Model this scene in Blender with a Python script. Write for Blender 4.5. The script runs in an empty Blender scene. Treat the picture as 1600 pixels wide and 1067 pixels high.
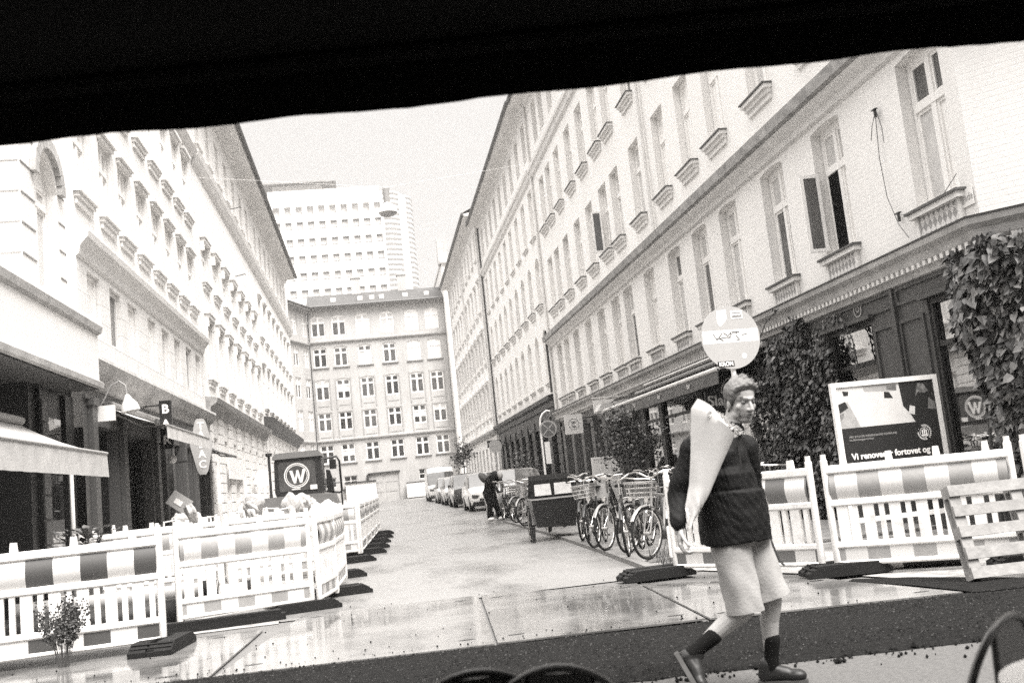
import bpy, bmesh, math, random
from math import sin, cos, pi, radians, sqrt
from mathutils import Vector, Matrix
random.seed(7)
sc = bpy.context.scene
COL = sc.collection

# ---------------------------------------------------------------- camera
H = 1.27
def _n(v): return v.normalized()
_f = 1550.0
_v = Vector((592-800, -(772-533.5), -_f)); _h = Vector((1592-800, -(772-105-533.5), -_f))
cY = _n(_v); cZ = _n(_h.cross(_v)); cZ = cZ if cZ.y > 0 else -cZ; cX = cY.cross(cZ)
Rw = Matrix((cX, cY, cZ))                       # world <- camera
camd = bpy.data.cameras.new('camera'); cam = bpy.data.objects.new('camera', camd); COL.objects.link(cam)
cam.matrix_world = Matrix.Translation((0, 0, H)) @ Rw.to_4x4()
camd.sensor_width = 36.0; camd.lens = 36.0*_f/1600; camd.clip_start = 0.05; camd.clip_end = 2000
camd.dof.use_dof = True; camd.dof.focus_distance = 13.0; camd.dof.aperture_fstop = 3.2
sc.camera = cam

# ---------------------------------------------------------------- world, sun, exposure
SUN_EL, SUN_AZ = 60.0, 150.0                    # azimuth measured from +Y towards +X (behind the camera)
w = bpy.data.worlds.new("World"); sc.world = w; w.use_nodes = True
nt = w.node_tree; nt.nodes.clear()
out = nt.nodes.new('ShaderNodeOutputWorld'); bg = nt.nodes.new('ShaderNodeBackground')
sky = nt.nodes.new('ShaderNodeTexSky'); sky.sky_type = 'NISHITA'; sky.sun_disc = False
sky.sun_elevation = radians(SUN_EL); sky.sun_rotation = radians(SUN_AZ); sky.dust_density = 6; sky.air_density = 1.0
bw = nt.nodes.new('ShaderNodeRGBToBW'); nt.links.new(sky.outputs[0], bw.inputs[0])
geo = nt.nodes.new('ShaderNodeNewGeometry'); sep = nt.nodes.new('ShaderNodeSeparateXYZ')
nt.links.new(geo.outputs['Incoming'], sep.inputs[0])
mr = nt.nodes.new('ShaderNodeMapRange'); mr.inputs['From Min'].default_value = -0.38; mr.inputs['From Max'].default_value = -0.85
mr.inputs['To Min'].default_value = 1.62; mr.inputs['To Max'].default_value = 9.5
nt.links.new(sep.outputs['Z'], mr.inputs['Value'])
mx = nt.nodes.new('ShaderNodeMath'); mx.operation = 'MULTIPLY_ADD'; mx.inputs[1].default_value = 0.03
nt.links.new(bw.outputs[0], mx.inputs[0]); nt.links.new(mr.outputs[0], mx.inputs[2])
tint = nt.nodes.new('ShaderNodeVectorMath'); tint.operation = 'SCALE'; tint.inputs[0].default_value = (1.0, .968, .938)
nt.links.new(mx.outputs[0], tint.inputs['Scale'])
nt.links.new(tint.outputs[0], bg.inputs['Color']); bg.inputs['Strength'].default_value = 0.1
nt.links.new(bg.outputs[0], out.inputs[0])
sund = bpy.data.lights.new('sun', 'SUN'); sun = bpy.data.objects.new('sun', sund); COL.objects.link(sun)
sund.energy = 1.5; sund.angle = radians(28); sund.color = (1.0, .965, .93)
_d = Vector((sin(radians(SUN_AZ))*cos(radians(SUN_EL)), cos(radians(SUN_AZ))*cos(radians(SUN_EL)), sin(radians(SUN_EL))))
sun.rotation_euler = _d.to_track_quat('Z', 'Y').to_euler()
vs = sc.view_settings; vs.view_transform = 'Standard'; vs.look = 'None'; vs.gamma = 1; vs.exposure = 2.3
sc.cycles.use_denoising = False; sc.cycles.use_adaptive_sampling = False; sc.cycles.max_bounces = 8; sc.cycles.diffuse_bounces = 5; sc.cycles.glossy_bounces = 3; sc.cycles.sample_clamp_indirect = 1.5
sc.cycles.caustics_reflective = False; sc.cycles.caustics_refractive = False
sc.cycles.transparent_max_bounces = 6

# ---------------------------------------------------------------- materials
def mat(name, c=.5, rough=.6, spec=.5, metal=0, noise=0, nscale=2.0, bump=0, bscale=40.0, c2=None, brick=None, emit=0, coat=0, rough2=None, stain=0, pos=(.32, .68), squash=None):
    m = bpy.data.materials.new(name); m.use_nodes = True
    n = m.node_tree; L = n.links; b = n.nodes['Principled BSDF']
    g = lambda v: (v, v*.985, v*.965, 1) if not isinstance(v, tuple) else (*v, 1)
    b.inputs['Base Color'].default_value = g(c); b.inputs['Roughness'].default_value = rough
    b.inputs['Specular IOR Level'].default_value = spec; b.inputs['Metallic'].default_value = metal
    if coat: b.inputs['Coat Weight'].default_value = coat; b.inputs['Coat Roughness'].default_value = .05
    tc = n.nodes.new('ShaderNodeTexCoord'); P = tc.outputs['Object']
    if noise or stain:
        nz = n.nodes.new('ShaderNodeTexNoise'); nz.inputs['Scale'].default_value = nscale; nz.inputs['Detail'].default_value = 6; nz.inputs['Roughness'].default_value = .65
        if stain:   # rain streaks: squeeze height
            mp = n.nodes.new('ShaderNodeMapping'); mp.inputs['Scale'].default_value = (1, 1, .22); L.new(P, mp.inputs[0]); L.new(mp.outputs[0], nz.inputs[0])
        elif squash:
            mp = n.nodes.new('ShaderNodeMapping'); mp.inputs['Scale'].default_value = squash; L.new(P, mp.inputs[0]); L.new(mp.outputs[0], nz.inputs[0])
        else: L.new(P, nz.inputs[0])
        rp = n.nodes.new('ShaderNodeValToRGB'); rp.color_ramp.elements[0].position = pos[0]; rp.color_ramp.elements[1].position = pos[1]
        c2_ = c2 if c2 is not None else (c*(1-noise) if not isinstance(c, tuple) else tuple(x*(1-noise) for x in c))
        rp.color_ramp.elements[0].color = g(c2_); rp.color_ramp.elements[1].color = g(c)
        L.new(nz.outputs[0], rp.inputs[0]); L.new(rp.outputs[0], b.inputs['Base Color'])
        if rough2 is not None:
            rr = n.nodes.new('ShaderNodeMapRange'); rr.inputs['From Min'].default_value = .35; rr.inputs['From Max'].default_value = .65
            rr.inputs['To Min'].default_value = rough2; rr.inputs['To Max'].default_value = rough
            L.new(nz.outputs[0], rr.inputs[0]); L.new(rr.outputs[0], b.inputs['Roughness'])
    hsrc = None
    if brick:
        bt = n.nodes.new('ShaderNodeTexBrick'); bt.inputs['Scale'].default_value = 1
        bt.inputs['Brick Width'].default_value = brick[0]; bt.inputs['Row Height'].default_value = brick[1]; bt.inputs['Mortar Size'].default_value = brick[2]
        bt.inputs['Mortar Smooth'].default_value = .3
        sw = n.nodes.new('ShaderNodeSeparateXYZ'); cb = n.nodes.new('ShaderNodeCombineXYZ'); L.new(P, sw.inputs[0])
        ad = n.nodes.new('ShaderNodeMath'); ad.operation = 'ADD'; L.new(sw.outputs[0], ad.inputs[0]); L.new(sw.outputs[1], ad.inputs[1])
        L.new(ad.outputs[0], cb.inputs[0]); L.new(sw.outputs[2], cb.inputs[1]); L.new(cb.outputs[0], bt.inputs[0])
        hsrc = bt.outputs['Fac']
        if len(brick) > 3:
            mm = n.nodes.new('ShaderNodeMixRGB'); mm.blend_type = 'MULTIPLY'; L.new(bt.outputs['Fac'], mm.inputs[0])
            src = b.inputs['Base Color'].links[0].from_socket if b.inputs['Base Color'].links else None
            if src: L.new(src, mm.inputs[1])
            else: mm.inputs[1].default_value = g(c)
            k = brick[3]; mm.inputs[2].default_value = (k, k, k, 1); L.new(mm.outputs[0], b.inputs['Base Color'])
        bp = n.nodes.new('ShaderNodeBump'); bp.inputs['Strength'].default_value = .3; bp.inputs['Distance'].default_value = -.008; L.new(hsrc, bp.inputs['Height']); L.new(bp.outputs[0], b.inputs['Normal'])
    if bump:
        bn = n.nodes.new('ShaderNodeTexNoise'); bn.inputs['Scale'].default_value = bscale; bn.inputs['Detail'].default_value = 4; L.new(P, bn.inputs[0])
        bp2 = n.nodes.new('ShaderNodeBump'); bp2.inputs['Strength'].default_value = min(1, bump); bp2.inputs['Distance'].default_value = .01*max(1, bump); L.new(bn.outputs[0], bp2.inputs['Height'])
        if brick: L.new(bp.outputs[0], bp2.inputs['Normal'])
        L.new(bp2.outputs[0], b.inputs['Normal'])
    return m

M = {}
M['plasterA'] = mat('painted_brick', .80, .8, .2, noise=.07, nscale=.6, brick=(.25, .078, .008, .965), bump=.35, bscale=25, stain=1)
M['plasterB'] = mat('pale_plaster', .80, .85, .2, noise=.06, nscale=.5, bump=.2, bscale=30, stain=1)
M['plasterL'] = mat('cream_plaster', .76, .85, .2, noise=.08, nscale=.5, bump=.2, bscale=30, stain=1)
M['rustic'] = mat('rusticated_plaster', .74, .85, .2, noise=.12, nscale=1.2, bump=.4, bscale=20, brick=(.9, .34, .012, .82))
M['trimA'] = mat('cornice_stone', .50, .8, .2, noise=.35, nscale=3, bump=.3)
M['trimW'] = mat('cornice_painted', .74, .8, .2, noise=.12, nscale=2, bump=.2)
M['trimG'] = mat('grimy_cornice', .42, .85, .2, noise=.5, nscale=4, bump=.4)
M['eave'] = mat('eave_soffit', .74, .8, .2, noise=.2, nscale=1.5)
M['gutter'] = mat('zinc_gutter', .10, .5, .5)
M['sillD'] = mat('lead_sill', .09, .6, .4)
M['roof'] = mat('roof_tile', .30, .8, .3, noise=.3, nscale=2, brick=(.3, .3, .03, .7))
M['slate'] = mat('slate_roof', .075, .7, .4, noise=.3, nscale=2)
M['endwall'] = mat('old_render', .50, .85, .2, noise=.24, nscale=.7, bump=.3, stain=1)
M['endtrim'] = mat('old_stone', .40, .85, .2, noise=.3, nscale=2)
M['white'] = mat('white_paint', .82, .35, .4, noise=.05, nscale=5)
M['frameW'] = mat('window_paint', .80, .4, .4)
M['glassD'] = mat('dark_window_glass', .015, .03, 1.0, bump=.04, bscale=1.2)
M['glassM'] = mat('window_glass', .12, .05, .9, noise=.6, nscale=1.4)
M['shopglass'] = mat('shop_window_glass', .008, .02, .9, bump=.05, bscale=.8); M['shopglass'].node_tree.nodes['Principled BSDF'].inputs['IOR'].default_value = 3.0
M['glassC'] = mat('curtained_window', .60, .25, .6, noise=.2, nscale=2.5)
M['glassP'] = mat('pale_curtained_window', .84, .3, .6, noise=.1, nscale=3)
M['shopD'] = mat('dark_shop_paint', .018, .45, .4, noise=.3, nscale=1.5)
M['shopG'] = mat('grey_shop_paint', .065, .5, .4, noise=.25, nscale=1.5)
M['shopM'] = mat('mid_grey_shop_paint', .10, .55, .4, noise=.25, nscale=1.2)
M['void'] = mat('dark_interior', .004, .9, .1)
M['black'] = mat('black_paint', .012, .35, .5)
M['blackmat'] = mat('black_cloth', .016, .95, .05)
M['rubber'] = mat('black_rubber', .010, .75, .3, noise=.4, nscale=6, bump=.3)
M['tyre'] = mat('tyre_rubber', .014, .8, .3)
M['metal'] = mat('galvanised_metal', .45, .35, .5, metal=.8)
M['chrome'] = mat('chrome', .75, .18, .5, metal=1)
M['greymetal'] = mat('grey_painted_metal', .33, .5, .4)
M['darkmetal'] = mat('dark_metal', .05, .4, .5, metal=.3)

# ---------------------------------------------------------------- mesh builder
class MB:
    def __init__(s): s.v = []; s.f = []; s.m = []; s.sm = []; s.T = None
    def add(s, vs, fs, mi=0, sm=False):
        o = len(s.v)
        if s.T: vs = [s.T @ Vector(v) for v in vs]
        s.v += [tuple(v) for v in vs]
        for f in fs: s.f.append([i+o for i in f]); s.m.append(mi); s.sm.append(sm)
    def quad(s, a, b, c, d, mi=0): s.add([a, b, c, d], [(0, 1, 2, 3)], mi)
    def box(s, a, b, mi=0, skip=''):
        (x0, y0, z0), (x1, y1, z1) = a, b
        x0, x1 = min(x0, x1), max(x0, x1); y0, y1 = min(y0, y1), max(y0, y1); z0, z1 = min(z0, z1), max(z0, z1)
        V = [(x0,y0,z0),(x1,y0,z0),(x1,y1,z0),(x0,y1,z0),(x0,y0,z1),(x1,y0,z1),(x1,y1,z1),(x0,y1,z1)]
        F = {'b': (0,3,2,1), 't': (4,5,6,7), 'f': (0,1,5,4), 'k': (2,3,7,6), 'l': (3,0,4,7), 'r': (1,2,6,5)}
        s.add(V, [F[k] for k in F if k not in skip], mi)
    def obox(s, c, sz, rot=None, mi=0):
        R = rot if rot is not None else Matrix.Identity(3); c = Vector(c); hx, hy, hz = sz[0]/2, sz[1]/2, sz[2]/2
        V = [c + R @ Vector((a*hx, b*hy, d*hz)) for a, b, d in ((-1,-1,-1),(1,-1,-1),(1,1,-1),(-1,1,-1),(-1,-1,1),(1,-1,1),(1,1,1),(-1,1,1))]
        s.add(V, [(0,3,2,1),(4,5,6,7),(0,1,5,4),(2,3,7,6),(3,0,4,7),(1,2,6,5)], mi)
    def tube(s, pts, r, n=8, mi=0, caps=True, closed=False, flat=None):
        pts = [Vector(p) for p in pts]; rs = r if isinstance(r, (list, tuple)) else [r]*len(pts)
        N = len(pts); rings = []; up = None
        for i, p in enumerate(pts):
            if closed: t = (pts[(i+1) % N]-pts[i-1]).normalized()
            else: t = (pts[min(i+1, N-1)]-pts[max(i-1, 0)]).normalized()
            if up is None:
                up = Vector((0,0,1)) if abs(t.z) < .9 else Vector((0,1,0))
            a = t.cross(up)
            if a.length < 1e-4: a = t.cross(Vector((1, .1, 0)))
            a.normalize(); b = a.cross(t).normalized(); up = b
            rx = rs[i]; ry = rs[i] if flat is None else rs[i]*flat
            rings.append([p + a*cos(2*pi*k/n)*rx + b*sin(2*pi*k/n)*ry for k in range(n)])
        V = [v for g in rings for v in g]; F = []
        for i in range(N if closed else N-1):
            j = (i+1) % N
            for k in range(n):
                k2 = (k+1) % n; F.append((i*n+k, i*n+k2, j*n+k2, j*n+k))
        s.add(V, F, mi, True)
        if caps and not closed:
            s.add(rings[0], [tuple(range(n))[::-1]], mi); s.add(rings[-1], [tuple(range(n))], mi)
    def cyl(s, a, b, r, n=12, mi=0, r2=None): s.tube([a, b], [r, r if r2 is None else r2], n, mi)
    def prism(s, poly, axis, a, b, mi=0):
        # poly: 2D points, extruded along axis ('x','y','z') from a to b
        def P(u, v, w): return {'x': (w, u, v), 'y': (u, w, v), 'z': (u, v, w)}[axis]
        n = len(poly); V = [P(u, v, a) for u, v in poly]+[P(u, v, b) for u, v in poly]
        F = [tuple(range(n))[::-1], tuple(range(n, 2*n))]+[(i, (i+1) % n, (i+1) % n+n, i+n) for i in range(n)]
        s.add(V, F, mi)
    def disc(s, c, r, nrm, n=32, mi=0, r0=0):
        c = Vector(c); nrm = Vector(nrm).normalized(); a = nrm.orthogonal().normalized(); b = nrm.cross(a)
        o = [c+(a*cos(2*pi*k/n)+b*sin(2*pi*k/n))*r for k in range(n)]
        if r0:
            i_ = [c+(a*cos(2*pi*k/n)+b*sin(2*pi*k/n))*r0 for k in range(n)]
            s.add(o+i_, [(k, (k+1) % n, (k+1) % n+n, k+n) for k in range(n)], mi)
        else: s.add(o, [tuple(range(n))], mi)
    def mesh(s, name, mats, recalc=True, ang=35):
        me = bpy.data.meshes.new(name); me.from_pydata(s.v, [], s.f)
        for m in (mats if isinstance(mats, (list, tuple)) else [mats]): me.materials.append(m)
        me.polygons.foreach_set('material_index', s.m); me.polygons.foreach_set('use_smooth', s.sm); me.update()
        if recalc:
            bm = bmesh.new(); bm.from_mesh(me); bmesh.ops.recalc_face_normals(bm, faces=bm.faces); bm.to_mesh(me); bm.free()
        if any(s.sm):
            me.set_sharp_from_angle(angle=radians(ang))
        return me
    def build(s, name, mats, parent=None, loc=None, rot=None, **k):
        o = bpy.data.objects.new(name, s.mesh(name, mats, **k)); COL.objects.link(o)
        if parent: o.parent = parent
        if loc is not None: o.location = loc
        if rot is not None: o.rotation_euler = rot
        return o

def _bparts(s, name, mats, parent, **k):
    cuts = getattr(s, 'cuts', [])+[(len(s.v), len(s.f))]; v0 = f0 = 0; outl = []
    for v1, f1 in cuts:
        if f1 > f0:
            q = MB(); q.v = s.v[v0:v1]; q.f = [[i-v0 for i in f] for f in s.f[f0:f1]]; q.m = s.m[f0:f1]; q.sm = s.sm[f0:f1]
            outl.append(q.build(name, mats, parent, **k))
        v0, f0 = v1, f1
    return outl
def _cut(s): s.cuts = getattr(s, 'cuts', [])+[(len(s.v), len(s.f))]
MB.parts = _bparts; MB.cut = _cut
def tag(o, label=None, cat=None, group=None, kind=None):
    if label: o['label'] = label
    if cat: o['category'] = cat
    if group: o['group'] = group
    if kind: o['kind'] = kind
    return o
def empty(name, loc=(0,0,0), rz=0, label=None, cat=None, group=None):
    o = bpy.data.objects.new(name, None); COL.objects.link(o); o.location = loc; o.rotation_euler = (0, 0, rz); o.empty_display_size = .1
    return tag(o, label, cat, group)
def inst(name, me, parent=None, loc=(0,0,0), rot=None, scale=None):
    o = bpy.data.objects.new(name, me); COL.objects.link(o); o.location = loc
    if parent: o.parent = parent
    if rot is not None: o.rotation_euler = rot
    if scale is not None: o.scale = scale
    return o
def copy_tree(o, parent=None):
    c = o.copy(); COL.objects.link(c)
    if parent: c.parent = parent; c.matrix_parent_inverse = o.matrix_parent_inverse.copy()
    for ch in o.children: copy_tree(ch, c)
    return c
def text_mesh(name, s, size, m, parent, loc, rot, depth=.004, bold=0, align='CENTER', shear=0, spacing=1.0, xscale=1.0):
    cu = bpy.data.curves.new(name, 'FONT'); cu.body = s; cu.size = size; cu.extrude = depth; cu.align_x = align; cu.align_y = 'CENTER'
    cu.offset = bold; cu.shear = shear; cu.space_character = spacing; cu.resolution_u = 4
    t = bpy.data.objects.new('tmp', cu); COL.objects.link(t); dg = bpy.context.evaluated_depsgraph_get()
    me = bpy.data.meshes.new_from_object(t.evaluated_get(dg)); bpy.data.objects.remove(t); me.name = name
    me.materials.clear(); me.materials.append(m)
    o = inst(name, me, parent, loc, rot)
    if xscale != 1: o.scale = (xscale, 1, 1)
    return o
def gz(y): return 0 if y < 14 else .0065*(y-14)
def remesh(o, voxel, smooth=0, lap=None):
    md = o.modifiers.new('r', 'REMESH'); md.mode = 'VOXEL'; md.voxel_size = voxel; md.use_smooth_shade = True
    if smooth: s = o.modifiers.new('s', 'SMOOTH'); s.factor = .5; s.iterations = smooth
    dg = bpy.context.evaluated_depsgraph_get(); me = bpy.data.meshes.new_from_object(o.evaluated_get(dg))
    o.modifiers.clear(); old = o.data; mats = [m for m in old.materials]; o.data = me
    if not len(me.materials):
        for m in mats: me.materials.append(m)
    return o
# ---------------------------------------------------------------- ground
M['road'] = mat('old_wet_asphalt', .21, .50, .5, noise=1, c2=.10, nscale=.55, pos=(.33, .50), squash=(1, .45, 1), rough2=.2, bump=.25, bscale=60)
M['crossroad'] = mat('cross_street_asphalt', .17, .6, .5, noise=1, c2=.12, nscale=.8, rough2=.4, bump=.5, bscale=70)
M['gravel'] = mat('sandy_gravel', .40, .95, .2, noise=.55, nscale=5, bump=1.5, bscale=22)
M['paving'] = mat('pavement_slabs', .30, .7, .4, noise=.35, nscale=2, brick=(.8, .62, .02, .6), bump=.4, bscale=60)
M['kerb'] = mat('granite_kerb', .24, .75, .4, noise=.4, nscale=6, bump=.4)
M['plate'] = mat('wet_steel_plate', .20, .20, .6, noise=1, c2=.085, nscale=.8, pos=(.38, .6), rough2=.04, bump=.10, bscale=5)
M['fresh'] = mat('fresh_asphalt', .017, .95, .12, noise=1, c2=.006, nscale=22, bump=2, bscale=60)
def sheet(name, pts, z, m, kind='structure', sub=None):
    mb = MB()
    mb.add([(x, y, (z if z is not None else 0)+gz(y)) for x, y in pts], [tuple(range(len(pts)))])
    o = mb.build(name, m); tag(o, kind=kind); return o
def strip(name, x0, x1, y0, y1, z, m, n=24):
    mb = MB(); ys = [y0+(y1-y0)*i/n for i in range(n+1)]
    V = [(x, y, gz(y)+z) for y in ys for x in (x0, x1)]
    mb.add(V, [(2*i, 2*i+1, 2*i+3, 2*i+2) for i in range(n)]); o = mb.build(name, m); tag(o, kind='structure'); return o
# base sheet to the horizon
mb = MB(); ys = [-60, 14, 40, 80, 130, 400]
V = [(x, y, gz(y)-.012) for y in ys for x in (-400, 400)]
mb.add(V, [(2*i, 2*i+1, 2*i+3, 2*i+2) for i in range(len(ys)-1)])
tag(mb.build('ground', M['crossroad']), kind='structure')
strip('side_road', -1.2, 5.4, 11.5, 130, 0.0, M['road'], 40)
# gravelled, dug-up left side and left pavement further on
strip('gravel_bed', -4.75, -1.2, 11.4, 34, -.004, M['gravel'])
strip('left_pavement', -5.7, -1.2, 34, 108, .0, M['paving'])
# right pavement: raised, with the built-out end
mb = MB()
def pave(x0a, x0b, ya, yb, x1=7.62):
    n = 12
    mb.add([(x0a, ya, 0), (x1, ya, 0), (x1, ya, gz(ya)+.05), (x0a, ya, gz(ya)+.05)], [(0, 1, 2, 3)])
    for i in range(n):
        a = ya+(yb-ya)*i/n; b = ya+(yb-ya)*(i+1)/n; xa = x0a+(x0b-x0a)*i/n; xb = x0a+(x0b-x0a)*(i+1)/n
        mb.add([(xa, a, gz(a)+.05), (x1, a, gz(a)+.05), (x1, b, gz(b)+.05), (xb, b, gz(b)+.05)], [(0, 1, 2, 3)])
pave(3.3, 3.61, 13.0, 28.5); pave(5.3, 5.3, 28.5, 108)
tag(mb.build('right_pavement', M['paving']), kind='structure')
mb = MB()
def kerbrun(pts, w=.14):
    for (xa, ya), (xb, yb) in zip(pts[:-1], pts[1:]):
        d = Vector((xb-xa, yb-ya)); nrm = Vector((-d.y, d.x)).normalized()*w
        a = (xa, ya); b = (xb, yb); c = (xb-nrm.x, yb-nrm.y); e = (xa-nrm.x, ya-nrm.y)
        V = [(*p, gz(p[1])-.02) for p in (a, b, c, e)]+[(*p, gz(p[1])+.056) for p in (a, b, c, e)]
        mb.add(V, [(4,5,6,7),(0,1,5,4),(1,2,6,5),(2,3,7,6),(3,0,4,7)])
kerbrun([(3.15, 11.9), (3.33, 15.5), (3.46, 20.8), (3.47, 28.5), (5.15, 29.6), (5.15, 60), (5.15, 108)])
tag(mb.build('kerb', M['kerb']), kind='structure')
# sand around the right barriers
mb = MB(); pts = [(3.5, 11.9), (3.3, 13.1), (7.6, 13.1), (7.6, 11), (9.5, 9.0), (12, 8.2), (12, 5.9), (5.9, 6.6), (4.95, 8.0), (4.5, 9.6), (3.9, 10.9)]
mb.add([(x, y, .004) for x, y in pts], [tuple(range(len(pts)))]); tag(mb.build('sand_bed', M['gravel']), kind='structure')
# steel trench plates laid across the mouth of the street
def plate(name_label, pts, z):
    mb = MB(); n = len(pts)
    V = [(x, y, z-.014) for x, y in pts]+[(x, y, z) for x, y in pts]
    mb.add(V, [tuple(range(n))[::-1], tuple(range(n, 2*n))]+[(i, (i+1) % n, (i+1) % n+n, i+n) for i in range(n)])
    # lifting slots
    o = mb.build('road_plate', [M['plate']]); tag(o, name_label, 'road plate', 'steel road plates across the trench')
    sl = MB(); cx = sum(p[0] for p in pts)/n; cy = sum(p[1] for p in pts)/n
    for (x, y) in pts:
        px, py = x+(cx-x)*.2, y+(cy-y)*.2
        sl.add([(px+.075*cos(t)*1.0, py+.03*sin(t), z+.0012) for t in [k*pi/6 for k in range(12)]], [tuple(range(12))])
    sl.build('lifting_slot', M['black'], o)
    return o
plate('wet plate on the left in front of the striped barriers', [(-5.2, 8.35), (-1.42, 8.22), (-1.30, 10.9), (-5.2, 10.75)], .016)
plate('wide pale plate left of the long open joint', [(-1.36, 8.2), (.80, 8.03), (1.02, 11.58), (-.95, 11.78)], .018)
plate('wet plate reflecting the bicycles right of the long joint', [(.83, 8.04), (2.50, 7.93), (2.70, 10.86), (1.05, 11.56)], .020)
plate('plate under the right hand rubber feet reflecting the barrier', [(2.54, 7.92), (4.55, 7.62), (4.22, 9.4), (2.74, 10.84)], .016)
# fresh asphalt strip with crumbly edges
mb = MB(); random.seed(3); N = 130
def edge(f0, amp):
    return [(x, f0(x)+random.uniform(-amp, amp)) for x in [-9+24*i/N for i in range(N+1)]]
fy = edge(lambda x: 8.02-(x-.8)*.11 if x < 5.2 else 7.5, .012); fn = edge(lambda x: 6.05-.07*(x-1), .035)
V = []
for (a, b) in zip(fn, fy):
    for k in range(5):
        t = k/4; V.append((a[0], a[1]+(b[1]-a[1])*t, .006+.035*sin(pi*min(1, max(0, t)))**.5*(1 if k not in (0, 4) else 0)+(random.uniform(0, .006) if 0 < k < 4 else 0)))
F = []
for i in range(N):
    for k in range(4): F.append((i*5+k, (i+1)*5+k, (i+1)*5+k+1, i*5+k+1))
mb.add(V, F, 0, True)
# diagonal arm running right along the sand
arm = [(4.6, 7.5), (5.6, 7.35), (5.2, 8.1), (4.75, 8.75), (4.35, 9.1), (4.25, 9.0), (4.5, 8.2)]
mb.add([(x, y, .02) for x, y in arm], [tuple(range(len(arm)))])
tag(mb.build('fresh_asphalt_strip', M['fresh']), kind='structure')
mb = MB()
for i in range(420):
    x = random.uniform(-3, 5); ye = 6.05-.07*(x-1); y = ye-abs(random.gauss(0, .13))+.03; r = random.uniform(.005, .016)*(1 if random.random() < .9 else 1.7)
    V = [Vector((x, y, .004+r*.5))+Vector((a, b, c))*r*random.uniform(.7, 1.2) for a, b, c in ((1,0,0),(-1,0,0),(0,1,0),(0,-1,0),(0,0,1),(0,0,-1))]
    mb.add(V, [(0,2,4),(2,1,4),(1,3,4),(3,0,4),(2,0,5),(1,2,5),(3,1,5),(0,3,5)])
for i in range(160):
    x = random.uniform(-4, 4); y = random.choice([8.1-.11*(x-.8)+abs(random.gauss(0, .1)), random.uniform(8.2, 12)]) ; r = random.uniform(.004, .011)
    V = [Vector((x, y, .02+r*.4))+Vector((a, b, c))*r for a, b, c in ((1,0,0),(-1,0,0),(0,1,0),(0,-1,0),(0,0,1),(0,0,-1))]
    mb.add(V, [(0,2,4),(2,1,4),(1,3,4),(3,0,4),(2,0,5),(1,2,5),(3,1,5),(0,3,5)])
o = mb.build('asphalt_crumbs', M['fresh']); tag(o, 'loose black crumbs scattered along the edges of the fresh asphalt', 'crumbs', kind='stuff')
mb = MB(); r = random.Random(40)
for i in range(11000):
    x = r.uniform(-4, 6); y0 = 6.05-.07*(x-1); y1 = 8.02-(x-.8)*.11 if x < 5.2 else 7.5; y = r.uniform(y0, y1-.02); q = r.uniform(.004, .0085); t = (y-y0)/(y1-y0); z = .008+.035*sin(pi*t)**.5; a = r.uniform(0, 3)
    c, s_ = cos(a)*q, sin(a)*q; V = [(x+c, y+s_, z), (x-s_, y+c, z), (x-c, y-s_, z), (x+s_, y-c, z), (x+r.uniform(-.3, .3)*q, y, z+q*r.uniform(.6, 1.2))]
    mb.add(V, [(0, 1, 4), (1, 2, 4), (2, 3, 4), (3, 0, 4)], 0 if r.random() < .85 else 1)
o = mb.build('asphalt_grit', [M['fresh'], mat('grey_grit', .032, .6, .4)], recalc=False); tag(o, 'coarse dark grit covering the fresh asphalt strip', 'grit', kind='stuff')
# near pavement where the cafe stands
mb = MB(); M['nearpave'] = mat('near_pavement', .12, .8, .4, noise=1, c2=.075, nscale=30, bump=.7, bscale=90)
mb.add([(-30, -6, .002), (30, -6, .002), (30, 6.4, .002), (-30, 6.4, .002)], [(0, 1, 2, 3)]); tag(mb.build('near_pavement', M['nearpave']), kind='structure')
# ---------------------------------------------------------------- facade tools
def wall_band(mb, x0, x1, z0, z1, ops, dep=.2, mi=0):
    ops = sorted(ops); x = x0
    for (a, b, c, d, rise) in ops:
        if a > x+1e-4: mb.quad((x, 0, z0), (a, 0, z0), (a, 0, z1), (x, 0, z1), mi)
        if c > z0+1e-4: mb.quad((a, 0, z0), (b, 0, z0), (b, 0, c), (a, 0, c), mi)
        n = 8 if rise else 1
        top = [(a+(b-a)*k/n, d-rise*((2*k/n-1)**2) if rise else d) for k in range(n+1)]
        for (xa, za), (xb, zb) in zip(top[:-1], top[1:]):
            mb.quad((xa, 0, za), (xb, 0, zb), (xb, 0, z1), (xa, 0, z1), mi)
            mb.quad((xa, 0, za), (xa, dep, za), (xb, dep, zb), (xb, 0, zb), mi)
        zl = d-rise
        mb.quad((a, 0, c), (a, dep, c), (a, dep, zl), (a, 0, zl), mi)
        mb.quad((b, 0, c), (b, 0, zl), (b, dep, zl), (b, dep, c), mi)
        mb.quad((a, 0, c), (b, 0, c), (b, dep, c), (a, dep, c), mi)
        x = b
    if x < x1-1e-4: mb.quad((x, 0, z0), (x1, 0, z0), (x1, 0, z1), (x, 0, z1), mi)

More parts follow.
